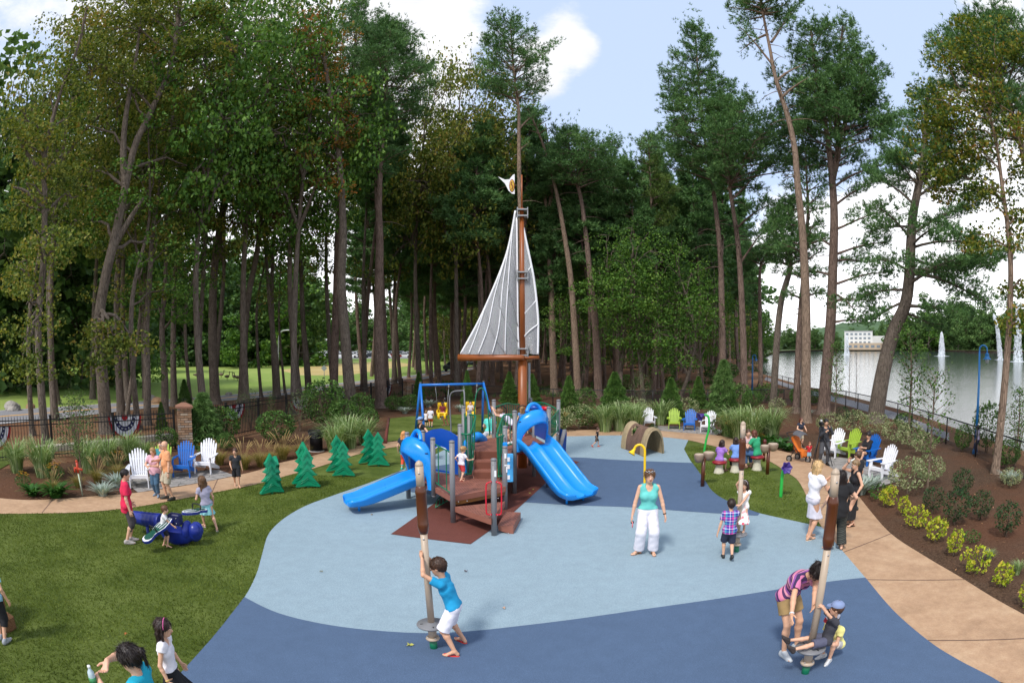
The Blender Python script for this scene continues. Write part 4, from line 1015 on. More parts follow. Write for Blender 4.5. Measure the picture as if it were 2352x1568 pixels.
def flatpanel(name,a,b_,prof,th,m,parent,hole=None,trim=None):
 a,b_=Vector(a),Vector(b_);u=(b_-a);w=u.length;u.normalize();n_=Vector((u.y,-u.x,0))
 mb=MB()
 if hole is None:
  pts=[a+u*x*w+Vector((0,0,z))for x,z in prof];n=len(pts)
  mb.add([p+n_*th/2 for p in pts]+[p-n_*th/2 for p in pts],[list(range(n)),list(range(2*n-1,n-1,-1))]+[(i,n+i,n+(i+1)%n,(i+1)%n)for i in range(n)],m)
 else:
  n=len(prof)
  for s in(1,-1):
   P1=[a+u*x*w+Vector((0,0,z))+n_*s*th/2 for x,z in prof];P2=[a+u*x*w+Vector((0,0,z))+n_*s*th/2 for x,z in hole]
   mb.add(P1+P2,[(i,(i+1)%n,n+(i+1)%n,n+i)for i in range(n)],m)
  for q in(prof,hole):
   P1=[a+u*x*w+Vector((0,0,z))for x,z in q];mb.add([p+n_*th/2 for p in P1]+[p-n_*th/2 for p in P1],[(i,(i+1)%n,n+(i+1)%n,n+i)for i in range(n)],m)
 o=mb.build(name,m,parent)
 if trim:
  t=MB();t.tube([a+u*x*w+Vector((0,0,z))+n_*(th/2)for x,z in trim],.012,MT_WHITE,6);t.build('trim',MT_WHITE,o)
 return o
k=16;ang=[2*pi*i/k for i in range(k)]
outp,holp=[],[]
for a in ang:
 x=.5+.5*max(-1,min(1,1.35*cos(a)));zt_=1.62+.16*sin(pi*x)if sin(a)>0.2 else .66
 if abs(sin(a))<=.2:zt_=1.1
 outp.append((x,zt_));hx=.5+.26*max(-1,min(1,1.25*cos(a)));hz=.95+.36*sin(a)if sin(a)>0 else(.66+.04 if sin(a)<-.2 else .95);holp.append((hx,hz))
flatpanel('arch_panel',(F2.x+.06,F2.y,0),(-1.33,14.85,0),outp,.03,PL_DBLUE,PS,holp,[holp[i]for i in(15,0,1,2,3,4,5,6,7,8)])
flatpanel('side_panel',(F1.x,F1.y+.05,0),(F2.x-.03,F2.y-.03,0),[(0,.7),(1,.7),(1,1.5),(.5,1.65),(0,1.5)],.03,PL_DBLUE,PS)
flatpanel('activity_panel',(.98,16.2,0),(.66,17.45,0),[(0,1.28),(1,1.28),(1,2.0),(.6,2.1),(0,2.05)],.03,PL_DBLUE,PS,None,[(.5,1.95),(.45,1.8),(.5,1.6),(.4,1.4)])
b=MB();lp1,lp0=Pt(1297,987,17.7),Pt(1274,1073,17.4)
b.tube([lp0,lp1],.058,MT_GREY,16);b.ball(lp1,(.06,.06,.02),MT_GREY,12);b.build('leaning_post',MT_GREY,PS)
b=MB();b.grid([[V3(1.42,18.0,1.4),V3(1.42,18.0,.1)],[V3(1.62,17.8,1.3),V3(1.55,17.6,.06)],[lp1-V3(0,0,.12),lp0+V3(0,0,.05)]],PL_DBLUE);b.grid([[V3(1.42,18.03,1.4),V3(1.42,18.03,.1)],[V3(1.62,17.83,1.3),V3(1.55,17.63,.06)],[lp1-V3(0,-.03,.12),lp0+V3(0,.03,.05)]],PL_DBLUE)
cw=b.build('climbing_wall',PL_DBLUE,PS)
b=MB();b.tube(spline([Pt(1277,965,17.9),Pt(1280,975,17.8),Pt(1278,992,17.8),Pt(1283,996,17.7)],5),.02,MT_WHITE,8);b.build('trim',MT_WHITE,cw)
b=MB();q0=Pt(1244,937,16.9);q1=Pt(1258,938,16.7);b.tube([q0,q1],.055,MT_RED,14);b.tube([q0-V3(.35,0,-.02),q0],.07,PL_DBLUE,14);b.build('spy_tube',MT_RED,PS)
for px in(1150,1200):
 b=MB();c=Pt(px,944,17.6);b.tube([c+V3(cos(a)*.17,0,sin(a)*.17)for a in[2*pi*i/20 for i in range(20)]],.016,MT_BLACK,6,closed=True)
 for a in(0,2.1,4.2):b.tube([c,c+V3(cos(a)*.17,0,sin(a)*.17)],.012,MT_BLACK,6)
 b.ball(c,.03,MT_BLACK,8);b.build('steering_wheel',MT_BLACK,PS)
for x,y,z,w,h in((C_.x,C_.y,1.28,.05,.12),(B_.x+.02,B_.y,1.28,.045,.13),(C_.x,C_.y,1.1,.1,.035),(C_.x+.03,C_.y,.95,.03,.14)):
 b=MB();rows=[]
 for i in range(5):a=-pi/2+(i-2)*.42*w/.05*.45;rows.append([V3(x+cos(a)*.0605+.012,y+sin(a)*.0605,z),V3(x+cos(a)*.0605+.012,y+sin(a)*.0605,z+h)])
 b.grid(rows,MT_WHITE);b.build('sticker',MT_WHITE,PS)
b=MB();pan=[V3(-.27,14.2,.62),V3(.0,14.3,.62),V3(.0,14.3,1.28),V3(-.27,14.2,1.28)]
b.box((-.1,14.32,.95),(.26,.03,.7),mat('light_blue_panel','49a6e0',.4),bev=.01)
for z in(.72,.98,1.16):b.box((-.12,14.298,z),(.14,.02,.1),MT_WHITE)
b.build('information_panel',None,PS)
b=MB();b.box((C2x:=-.16,14.0,1.48),(.11,.05,.3),PL_BLUE,bev=.04);b.build('blue_fin',PL_BLUE,PS)
b=MB()
for t in np.linspace(0,1,5):p,q_=Pt(1005,1145,14.3).lerp(Pt(1028,1128,14.8),t),Pt(1000,1165,13.9).lerp(Pt(1036,1145,14.2),t);b.tube([p,q_],.012,MT_GREEN,6)
b.tube([Pt(1005,1145,14.3),Pt(1028,1128,14.8)],.014,MT_GREEN,6);b.tube([Pt(1000,1165,13.9),Pt(1036,1145,14.2)],.014,MT_GREEN,6);b.build('net_ladder',MT_GREEN,PS)
b=MB();b.ball((.12,16.2,1.0),(.28,.2,.06),MT_RED,14);b.build('bongo_seat',MT_RED,PS)
b=MB();b.tube(spline([V3(-1.25,16.9,.1),V3(-1.35,16.7,.9),V3(-1.0,16.6,1.35),V3(-.8,16.9,1.2)],6),.13,PL_BLUE,12);b.build('spiral_climber',PL_BLUE,PS)
MX,MY=G(1200,1076).x,G(1200,1076).y;MD=math.hypot(MX,MY)
MS=thing('sail_mast','tall brown mast with two white net sails and a pennant','mast',(MX,MY,0))
def ML(px,py,dy=0):p=Pt(px,py,MD+dy);return Vector((p.x-MX,p.y-MY,p.z))
b=MB();b.tube([(0,0,-.02),(0,0,ML(1195,820).z)],.142,MT_MAST,20);b.build('mast_base',MT_MAST,MS)
zt0,zt1=ML(1192,830).z,ML(1188,478).z
b=MB();b.tube([(0,.0,zt0-.3),(-.02,0,zt1)],[.095,.07],MT_MAST,18)
b.tube([(-.02,0,zt1-.1),(-.02,0,ML(1184,402).z)],.028,MT_MAST,10);b.build('upper_mast',MT_MAST,MS)
b=MB();bl,br_=ML(1052,821),ML(1238,821);b.tube([bl,V3(-.05,-.2,bl.z),V3(.05,-.2,br_.z)],[.105,.09,.07],MT_MAST,16);b.tube([V3(-.1,-.16,br_.z),br_],.055,MT_MAST,12)
b.build('boom',MT_MAST,MS)
def netmat():
 m=bpy.data.materials.new('sail_net');m.use_nodes=True;nt=m.node_tree;b=nt.nodes['Principled BSDF'];out=nt.nodes['Material Output']
 b.inputs['Base Color'].default_value=(.62,.63,.66,1);b.inputs['Roughness'].default_value=.6
 tc_=objco(nt);
 sp=N(nt,'ShaderNodeSeparateXYZ');nt.links.new(tc_,sp.inputs[0])
 fs=[]
 for i,k in((0,34.0),(2,34.0)):
  f=math_(nt,'FRACT',math_(nt,'MULTIPLY',sp.outputs[i],k));fs.append(math_(nt,'LESS_THAN',f,.26))
 t=N(nt,'ShaderNodeBsdfTransparent');mx=N(nt,'ShaderNodeMixShader')
 nt.links.new(math_(nt,'MAXIMUM',fs[0],fs[1]),mx.inputs[0]);nt.links.new(t.outputs[0],mx.inputs[1]);nt.links.new(b.outputs[0],mx.inputs[2]);nt.links.new(mx.outputs[0],out.inputs[0])
 return m
M_NET=netmat()
def sail(name,leech,luff,ribs,seams,n=14,belly=.22):
 "leech and luff: pixel polylines from top to foot"
 A,B2=spline([ML(*p)for p in leech],6),spline([ML(*p)for p in luff],6);rows=[]
 for i in range(n+1):
  u=i/n;a,c=tp(A,u),tp(B2,u);rows.append([a.lerp(c,v/8)+V3(0,-belly*sin(pi*v/8)*min(1,u*1.5),0)for v in range(9)])
 b=MB();b.grid(rows,M_NET);o=b.build(name,M_NET,MS)
 f=MB();f.tube(A,.035,MT_WHITE,8);f.tube(B2,.03,MT_WHITE,8);f.build('sail_frame',MT_WHITE,o)
 def on(u,v):r=rows[min(n-1,int(u*n))];r2=rows[min(n,int(u*n)+1)];k_=u*n-int(u*n);j=min(7,int(v*8));kk=v*8-j;return r[j].lerp(r[j+1],kk).lerp(r2[j].lerp(r2[j+1],kk),k_)+V3(0,-.02,0)
 for q in ribs:g=MB();g.tube(spline([on(*p)for p in q],6),.02,MT_WHITE,6);g.build('sail_rib',MT_WHITE,o)
 for q in seams:g=MB();g.tube(spline([on(*p)for p in q],6),.014,MT_STEEL,6);g.build('sail_seam',MT_STEEL,o)
sail('mainsail',[(1184,484),(1172,550),(1158,600),(1130,670),(1098,740),(1058,813)],[(1187,500),(1188,600),(1189,700),(1190,760),(1191,790),(1192,814)],
[[(.35,0),(.6,.1),(.8,.25),(.995,.3)],[(.25,.0),(.5,.22),(.75,.47),(.995,.54)],[(.12,0),(.3,.25),(.6,.55),(.995,.76)],[(.62,0),(.8,.08),(.995,.12)]][:3]+[[(.7,0),(.85,.08),(.995,.14)]],
[[(.2,.0),(.28,1)],[(.42,.1),(.46,.5),(.56,1)],[(.55,.1),(.64,.45),(.76,1)],[(.72,.05),(.82,.4),(.97,.75)]])
sail('jib',[(1197,500),(1212,570),(1226,640),(1235,720),(1236,770),(1235,814)],[(1196,505),(1197,600),(1198,680),(1198,740),(1200,780),(1212,812)],
[[(.3,.95),(.32,0)],[(.55,.95),(.52,0)],[(.78,.95),(.72,.5),(.69,0)]],[],belly=.08)
for py in(490,633,808):
 b=MB();z=ML(1190,py).z;b.box((.16,-.05,z),(.03,.2,.34),MT_STEEL);b.box((-.16,-.05,z),(.03,.2,.34),MT_STEEL)
 for dz in(-.1,.1):b.box((0,-.02,z+dz),(.34,.3,.04),MT_STEEL)
 b.build('bracket',MT_STEEL,MS)
pen=[ML(*p)for p in[(1144,406),(1160,413),(1170,412),(1178,402),(1182,400),(1182,446),(1176,445),(1168,438),(1160,422)]]
b=MB();n=len(pen);b.add([p+V3(0,.01,0)for p in pen]+[p+V3(0,-.01,0)for p in pen],[list(range(n)),list(range(2*n-1,n-1,-1))]+[(i,n+i,n+(i+1)%n,(i+1)%n)for i in range(n)],MT_WHITE);pn=b.build('pennant',MT_WHITE,MS)
b=MB();c=ML(1176,427);b.ball(c+V3(0,-.012,0),(.09,.012,.22),mat('emblem_red','7a1f20',.5),14);b.ball(c+V3(0,-.024,0),(.07,.01,.19),mat('emblem_gold','c9a030',.5),14);b.tube(spline([c+V3(.0,-.036,.14),c+V3(-.03,-.036,.05),c+V3(.025,-.036,-.02),c+V3(-.01,-.036,-.13)],5),.014,mat('emblem_red',''),6);b.build('emblem',None,pn)
b=MB();b.tube([(.22,.55,0),(.22,.55,3.3)],.04,MT_STEEL,10);b.build('stay_pole',MT_STEEL,MS)
SL,SR=G(963,1008),G(1113,985)
SL=Vector((SL.x+.0,SL.y+.5,0));SR=Vector((SL.x+2.75,SL.y+.15,0));SR=Pt(1110,900,hd(SL)+.8);SR.z=0
SW=thing('swing_frame','blue metal swing frame with yellow bucket seats on the back lawn','swing set',(0,0,0))
zb_=Zt(963,884,hd(SL));tb=MB();tb.tube([(SL.x+.03,SL.y,zb_),(SR.x-.03,SR.y,zb_)],.055,MT_BLUE,14)
for c in(1,2,3,4):pass
tb.build('top_beam',MT_BLUE,SW)
ax=(SR-SL).normalized();ay=Vector((-ax.y,ax.x,0))
for p in(SL,SR):
 for s in(-1,1):
  b=MB();q=p+ay*s*.85-ax*(0.05 if p is SL else-.25);b.tube([(p.x,p.y,zb_+.08),(q.x,q.y,0)],.05,MT_BLUE,12);b.tube([(p.x,p.y,zb_+.05),(p.x,p.y,zb_+.13)],.055,MT_GREY,12);b.build('leg',MT_BLUE,SW)
PL_YEL=mat('yellow_plastic','f0c414',.35,.05,4)
SEATS=[]
for k_,u in((0,.34),(1,.79)):
 c=SL.lerp(SR,u);zs=Zt(1005,950,hd(SL))if k_==0 else Zt(1062,945,hd(SR))
 ch=MB()
 for s in(-1,1):
  for t_ in(0,1):ch.tube([(c.x+ax.x*s*.30,c.y+ax.y*s*.30,zb_-.04),(c.x+ax.x*s*.22,c.y-.1+t_*.16,zs+.22+.12*(1-t_))],.009,MT_STEEL,6)
  ch.box((c.x+ax.x*s*.30,c.y,zb_-.05),(.05,.12,.1),MT_STEEL)
 ch.build('chain',MT_STEEL,SW)
 b=MB();M=Matrix.Translation((c.x,c.y,zs))
 fr=[(-.2,.0,.42),(.2,.0,.42),(.22,.02,-.05),(-.22,.02,-.05)]
 b.box((0,.12,.17),(.42,.05,.55),PL_YEL,M,bev=.03);b.box((0,-.05,-.07),(.42,.36,.06),PL_YEL,M,bev=.03)
 for s in(-1,1):b.box((s*.2,-.04,.06),(.05,.34,.22),PL_YEL,M,bev=.02);b.tube([(s*.13,-.2,.02),(s*.13,-.26,-.08),(s*.13,-.24,-.2)],.055,PL_YEL,10,M=M)
 b.tube([(-.2,-.2,.1),(-.2,-.23,.02),(.2,-.23,.02),(.2,-.2,.1)],.04,PL_YEL,10,M=M)
 for x in(-.12,.12):b.tube([(x*1.3,.1,.42),(x,.04,.28)],.03,PL_YEL,8,M=M)
 b.build('bucket_seat',PL_YEL,SW);SEATS.append(Vector((c.x,c.y,zs)))
PL_GREEN=mat('green_plastic','0b8a62',.32,.05,4)
def treepanel(h=1.0):
 half=[(0,1.0),(.12,.80),(.17,.76),(.06,.735),(.14,.60),(.21,.555),(.08,.53),(.17,.39),(.255,.33),(.09,.30),(.20,.13),(.31,.05),(.30,.02),(.0,.055)]
 pr=half+[(-x,z)for x,z in reversed(half[1:-1])]
 b=MB();n=len(pr)
 for s in(1,-1):b.add([(x*h*.94,s*.055,z*h*.99+.005)for x,z in pr]+[(0,s*.075,h*.45)],[((i,(i+1)%n,n)if s<0 else((i+1)%n,i,n))for i in range(n)],PL_GREEN)
 rows=[[(x*h*k,y,z*h*(1 if k==1 else .99)+(0 if k==1 else .005))for x,z in pr]for k,y in((.94,-.055),(1,-.03),(1,.03),(.94,.055))]
 b.grid(rows,PL_GREEN,True,closed=True)
 o=b.build('tmp',PL_GREEN);pm=o.data;bpy.data.objects.remove(o)
 g=MB()
 for z,w in((.80,.09),(.60,.11),(.40,.14),(.17,.2)):
  for k in(0,.06):
   for s in(1,-1):
    y=s*.072
    g.tube(spline([(-w*h+k*.3,y*.9,(z-.06+k)*h*.98),(-w*.4*h,y,(z-.0+k*.8)*h),(0,y*1.12,(z+.065+k*.7)*h),(w*.4*h,y,(z+k*.8)*h),(w*h-k*.3,y*.9,(z-.06+k)*h*.98)],4),.0075,PL_GREEN,5)
 o=g.build('tmp',PL_GREEN);gm=o.data;bpy.data.objects.remove(o)
 f=MB();f.tube([(0,0,-.02),(0,0,.1)],.04,MT_GREEN,8);f.box((0,0,.08),(.3,.04,.03),MT_GREEN);o=f.build('tmp',MT_GREEN);fm=o.data;bpy.data.objects.remove(o)
 return pm,gm,fm
TPM=treepanel()
for i,(px,py,ty,rz,lb)in enumerate([
(625,1136,1043,.35,'green plastic tree cut-out standing alone at the left end of the row'),(636,1128,1049,-1.1,'green plastic tree cut-out hidden behind the lone left one'),
(700,1118,1016,-.5,'taller-looking green tree cut-out at the back of the second pair'),(708,1122,1032,.05,'green tree cut-out in the front of the second pair, near the bin'),
(776,1085,1000,.15,'green tree cut-out at the back left of the third pair'),(790,1096,1014,-.08,'green tree cut-out at the front right of the third pair'),
(848,1066,987,.3,'green tree cut-out at the left of the pair nearest the slide'),(870,1072,993,-.1,'green tree cut-out closest to the small blue slide')]):
 g=G(px,py);h=(Zt(px,ty,hd(g)))/1.0
 yaw=atan2(-g.x,g.y)+rz
 o=thing('tree_panel',lb,'play panel',(g.x,g.y,.03),yaw,'green tree-shaped play panels')
 o.scale=(h*1.05,1,h)
 link('panel',TPM[0],o);link('relief',TPM[1],o.children[0]if o.children else o);link('foot',TPM[2],o)
def spinner(px0,py0,pxt,pyt,label,yaw=0):
 g=G(px0,py0);d=hd(g);H_=Zt(pxt,pyt,d)
 top=Pt(pxt,pyt,d);lean=Vector((top.x-g.x,top.y-g.y,0))
 o=thing('spinner_pole',label,'spinner',(g.x,g.y,0),yaw,'standing spinner poles')
 s=H_/2.42
 def L_(z):return Vector((lean.x*z/H_,lean.y*z/H_,z))
 M=Matrix.Rotation(-yaw,4,'Z')
 b=MB();b.tube([L_(-.02),L_(.17*s)],.047*s,MT_GREEN,18);b.build('base_sleeve',MT_GREEN,o)
 b=MB();c=L_(.20*s);b.lathe([(.0,.16*s),(.078*s,.16*s),(.086*s,.175*s),(.078*s,.195*s),(.06*s,.20*s)],MT_TAN,22,M=M,c=(c.x,c.y,0));b.tube([L_(.16*s),L_(.36*s)],.052*s,MT_TAN,18)
 for k in range(4):a=k*pi/2+.6;b.ball((c.x+cos(a)*.068*s,c.y+sin(a)*.068*s,.202*s),.011,MT_BOLT,6)
 b.build('flange',MT_TAN,o)
 b=MB();c=L_(.36*s);b.lathe([(0,.33*s),(.14*s,.34*s),(.175*s,.36*s),(.182*s,.373*s),(.175*s,.385*s),(.06*s,.39*s),(.05*s,.41*s)],MT_GREY,30,c=(c.x,c.y,0))
 for k in range(4):a=k*pi/2+.3;b.box((c.x+cos(a)*.12*s,c.y+sin(a)*.12*s,.388*s),(.035*s,.014*s,.004),MT_BLACK,rz=a)
 dk=b.build('foot_plate',MT_GREY,o)
 b=MB();b.tube([L_(.36*s),L_(1.62*s)],.042*s,MT_TAN,20);z=2.12*s
 b.tube([L_(2.10*s),L_(2.36*s)],.048*s,MT_TAN,20);t_=L_(2.36*s)
 b.lathe([(.048*s,2.355*s),(.046*s,2.38*s),(.032*s,2.405*s),(0,2.425*s)],MT_TAN,20,c=(t_.x,t_.y,0));q=L_(2.28*s);b.ball((q.x,q.y-.048*s,q.z),(.013,.006,.013),MT_BOLT,8);q=L_(1.5*s);b.ball((q.x,q.y-.042*s,q.z),(.013,.006,.013),MT_BOLT,8)
 b.build('pole',MT_TAN,o)
 b=MB();rs=[(z,r*.70)for z,r in((1.56,.066),(1.6,.082),(1.64,.092),(1.68,.095),(1.69,.090),(2.03,.090),(2.04,.095),(2.07,.092),(2.11,.078),(2.13,.068))]
 b.tube([L_(z*s)for z,r in rs],[r*s for z,r in rs],MT_BROWN,24);b.build('roller',MT_BROWN,o)
 return o,g,s,lean
SPL=spinner(997,1492,962,1057,'leaning spinner pole on the dark blue rubber, held by the boy in turquoise')
SPM=spinner(1691,1270,1707,967,'spinner pole held by the girl in the floral dress')
SPR=spinner(1848,1550,1920,1075,'closest spinner pole at the lower right, with a seated boy on its plate')
def barkp(name,a,c,sc):
 m,nt,b=nodes(name);f=noise(nt,sc,7,.75,mapping(nt,objco(nt),(1,1,.3)));w=N(nt,'ShaderNodeTexVoronoi');w.inputs['Scale'].default_value=9;nt.links.new(mapping(nt,objco(nt),(.5,1.4,1.4)),w.inputs['Vector'])
 nt.links.new(mixc(nt,.4,ramp(nt,f,[(.3,hexc(a)),(.7,hexc(c))]),ramp(nt,w.outputs['Distance'],[(0,hexc(a)),(.5,hexc(c))])),b.inputs['Base Color']);b.inputs['Roughness'].default_value=.8;bump(nt,b,f,.9,.05);return m
LG1=barkp('log_bark','4a362d','7d6152',6);LG2=barkp('log_heartwood','8a7657','b3a07e',8)
ta,tb_,tc_,td=G(1430,1035),G(1487,1050),G(1519,1050),G(1527,1050)
e0=G(1427,1030);e1l=G(1480,1051);e1r=G(1524,1043)
w_=(e1r-e1l).length;acr=(e1r-e1l).normalized();al=Vector((-acr.y,acr.x,0));
if al.y<0:al=-al
TN=thing('log_tunnel','hollow log crawl tunnel with rough brown bark on the light blue rubber','play tunnel',(0,0,0))
c0=(e1l+e1r)/2;ax2=Vector((e0.x-e1l.x,e0.y-e1l.y,0));LEN=max(1.6,ax2.length);ax2.normalize()
hT=Zt(1500,983,hd(c0)+.2)
def tsec(s,t,off=0.0,lump=1):
 an=pi*(-.06+1.12*t);R0=w_/2*1.0;rr_=(1+.035*lump*mnoise.noise(Vector((s*6,t*7,3)))+(.05 if s<.17 or s>.83 else 0)*lump)
 c=c0+ax2*LEN*s
 return c+acr*(-cos(an)*(R0*rr_-off))+Vector((0,0,max(0,(hT*rr_-off)*sin(an)**.85 if sin(an)>0 else 0)))
holes=((.62,.34,.10,.13),(.60,.70,.08,.12))
b=MB();ns,nt2=26,30;vs,fs,ms,idx=[],[],[],{}
for L3 in(0,1):
 for i in range(ns+1):
  for j in range(nt2+1):
   idx[(L3,i,j)]=len(vs);vs.append(tsec(i/ns,j/nt2,.07*L3,1-L3*.5))
def solid(i,j):return not any(((i+.5)/ns-h[0])**2/h[2]**2+((j+.5)/nt2-h[1])**2/(h[3]*.8)**2<1 for h in holes)
outer_f,end_f,end_g,in_f=[],[],[],[]
for i in range(ns):
 for j in range(nt2):
  if not solid(i,j):continue
  q=(idx[(0,i,j)],idx[(0,i,j+1)],idx[(0,i+1,j+1)],idx[(0,i+1,j)])
  (end_f if i<5 else end_g if i>=ns-5 else outer_f).append(q);in_f.append((idx[(1,i,j)],idx[(1,i+1,j)],idx[(1,i+1,j+1)],idx[(1,i,j+1)]))
  for di,dj,a_,b__ in((-1,0,(i,j),(i,j+1)),(1,0,(i+1,j),(i+1,j+1)),(0,-1,(i,j),(i+1,j)),(0,1,(i,j+1),(i+1,j+1))):
   ii,jj=i+di,j+dj
   if not(0<=ii<ns and 0<=jj<nt2)or not solid(ii,jj):in_f.append((idx[(0,)+a_],idx[(0,)+b__],idx[(1,)+b__],idx[(1,)+a_]))
def sub(fl,m,nm):
 mb=MB();use=sorted(set(k for f in fl for k in f));mp={k:n for n,k in enumerate(use)}
 mb.add([vs[k]for k in use],[[mp[k]for k in f]for f in fl],m,True);return mb.build(nm,m,TN)
sub(outer_f,LG1,'bark_shell');sub(end_f,LG2,'end_ring');sub(end_g,LG2,'end_ring');sub(in_f,LG2,'inner_wall')
def horn(name,label,pts,d,r,m,bell,bm,br,cat='talk tube'):
 g=Pt(pts[0][0],pts[0][1],d);g.z=0
 P=[g]+[Pt(x,y,d)for x,y in pts[1:]];o=thing(name,label,cat,g)
 b=MB();b.tube(spline([p-g for p in P],6),r,m,12);b.build('stem',m,o)
 e=P[-1]-g;dr=Vector(bell).normalized();q=dr.to_track_quat('Z','Y').to_matrix().to_4x4();M=Matrix.Translation(e)@q
 b=MB()
 if name=='flower_tube':
  rows=[[(rr_*(1+.13*(k/3.)*cos(6*a))*cos(a),rr_*(1+.13*(k/3.)*cos(6*a))*sin(a),z)for a in[2*pi*i/36 for i in range(36)]]for k,(rr_,z)in enumerate([(r*1.1,-.05),(br*.45,.02),(br*.6,.1),(br,.17),(br*.85,.165),(br*.4,.08),(.001,.05)])]
  b.grid(rows,bm,True,M,True)
 else:b.lathe([(r,-.03),(r*1.2,.03),(br*.6,.08),(br,.13),(br*1.02,.14),(br*.9,.13),(r*.7,.05),(0,.04)],bm,20,M)
 b.build('bell',bm,o);return o
PL_LIME=mat('lime_plastic','2fb24a',.35,.05);PL_PUR=mat('purple_plastic','44307f',.35,.08)
horn('horn_tube','curved yellow talking horn behind the woman in the turquoise top',[(1481,1120),(1481,1060),(1481,1035),(1478,1026),(1470,1021),(1461,1024),(1457,1031)],15.2,.032,PL_YEL,(-.5,-.15,-.75),PL_YEL,.095)
horn('flower_tube','tall green-stemmed flower with drooping purple bell near the white chair at the back',[(1617,1027),(1622,1010),(1628,985),(1628,960),(1622,953),(1615,953)],21.5,.04,PL_LIME,(-.9,-.2,-.35),PL_PUR,.16)
horn('flower_tube','short green-stemmed flower with a purple bell facing us, by the drums',[(1793,1143),(1796,1100),(1799,1082),(1801,1075)],hd(G(1793,1143)),.045,PL_LIME,(0,-1,.25),PL_PUR,.15)
PL_TANP=mat('drum_shell','8f7b6b',.4,.06);PL_SKIN=mat('drum_skin','c2ae98',.5,.05)
for px,py,pyt,lb in((1613,1119,1040,'pair of tan bongo drums on a brown post, left of the floral dress girl'),(1762,1090,1020,'pair of tan bongo drums on a brown post by the concrete path')):
 g=G(px,py);d=hd(g);z=Zt(px,pyt,d)
 o=thing('drum_stand',lb,'drum',g,.2,'bongo drum stands');b=MB();b.tube([(0,0,-.02),(0,0,z-.12)],.055,MT_BROWN,14);b.build('stand',MT_BROWN,o)
 for dx,r,dz in((-.15,.14,-.03),(.16,.17,0)):
  b=MB();b.lathe([(.05,z-.22+dz),(r*.7,z-.2+dz),(r*.92,z-.1+dz),(r,z-.03+dz),(r,z+dz),(r*.9,z+.012+dz)],PL_TANP,26,c=(dx,0,0));q=b.build('drum',PL_TANP,o)
  c=MB();c.lathe([(r*.88,z+.013+dz),(r*.8,z+.02+dz),(0,z+.021+dz)],PL_SKIN,26,c=(dx,0,0));c.build('drumhead',PL_SKIN,q)
PL_STEM=mat('toadstool_stem','c9c2ae',.6,.08,14,.5,20);PL_CAP=mat('toadstool_cap','8e1f28',.35,.12,6)
for px,py,pyt,lb in((1651,1087,1060,'red toadstool seat under the girl in the purple shirt'),(1688,1085,1054,'red toadstool seat under the curly-haired girl in blue'),(1738,1080,1048,'red toadstool seat under the woman in the green shirt'),(1712,1062,1040,'red toadstool seat at the back of the drum circle')):
 g=G(px,py);d=hd(g);z=Zt(px,pyt,d);o=thing('toadstool_seat',lb,'toadstool seat',g,0,'toadstool seats')
 b=MB();b.lathe([(.17,-.02),(.17,.02),(.14,.12),(.11,z*.6),(.12,z-.05)],PL_STEM,22);b.build('stem',PL_STEM,o)
 b=MB();b.lathe([(.11,z-.06),(.2,z-.055),(.235,z-.02),(.225,z+.01),(.15,z+.04),(0,z+.05)],PL_CAP,26);b.build('cap',PL_CAP,o)
b=MB();g=G(1752,1040);q=thing('mallet_post','brown post with a ribbed round head behind the right-hand drums','play post',G(1754,1060));b.tube([(0,0,0),(0,0,.62)],.05,MT_BROWN,12);b.ball((0,0,.68),(.07,.07,.09),mat('ribbed_brown','5a2420',.4),12);b.build('head',None,q)
# ================= furniture, fences, far things =================
def mesh_of(b,m,nm):
 o=b.build('tmp',m);me=o.data;bpy.data.objects.remove(o);me.name=nm;return me
def chair_meshes(m):
 P=[]
 b=MB()
 for i in range(6):y=.28-i*.095;b.box((0,y,.375-i*.024),(.53,.085,.022),m,bev=.006)
 b.box((0,.335,.335),(.55,.025,.11),m,bev=.006);P.append(('seat',mesh_of(b,m,'seat')))
 b=MB()
 for i in range(-3,4):
  x0,x1=i*.068,i*.092;h=.80-.017*i*i;w0,w1=.027,.038
  def bp(t,x):return(x,-.22-t*.36,.25+t)
  n=5;L_,R_=[],[]
  for k in range(n+1):
   t=h*k/n;x=x0+(x1-x0)*k/n;w=w0+(w1-w0)*k/n;w=w*(.55 if k==n else 1)
   L_.append(bp(t,x-w));R_.append(bp(t,x+w))
  f=[(q[0],q[1]+.018,q[2]+.006)for q in L_],[(q[0],q[1]+.018,q[2]+.006)for q in R_]
  b.grid([L_,R_,f[1],f[0],L_],m,False)
 for t in(.12,.5):b.box((0,-.245-t*.36,.25+t-.01),(.5,.022,.06),m)
 P.append(('backrest',mesh_of(b,m,'backrest')))
 for s in(-1,1):
  b=MB();b.prism([(s*.25,.42),(s*.40,.42),(s*.42,.36),(s*.40,-.05),(s*.34,-.42),(s*.27,-.42),(s*.27,0)]if s>0 else[(-.25,.42),(-.27,0),(-.27,-.42),(-.34,-.42),(-.40,-.05),(-.42,.36),(-.40,.42)],.555,.58,m);P.append(('armrest',mesh_of(b,m,'armrest')))
 for s in(-1,1):
  b=MB();b.box((s*.29,.32,.275),(.03,.11,.55),m,bev=.006);b.prism([(s*.29-.012,.28),(s*.29+.012,.28),(s*.29+.012,.22),(s*.29-.012,.22)],.40,.555,m);P.append(('leg',mesh_of(b,m,'leg')))
  b=MB();xs=s*.26;pr=[(.36,.33),(.36,.24),(-.62,-.0),(-.66,.04),(-.62,.09),(-.2,.25)]
  b.add([(xs-.013,y,z)for y,z in pr]+[(xs+.013,y,z)for y,z in pr],[list(range(5,-1,-1)),list(range(6,12))]+[(i,(i+1)%6,6+(i+1)%6,6+i)for i in range(6)],m);P.append(('leg',mesh_of(b,m,'leg')))
 return P
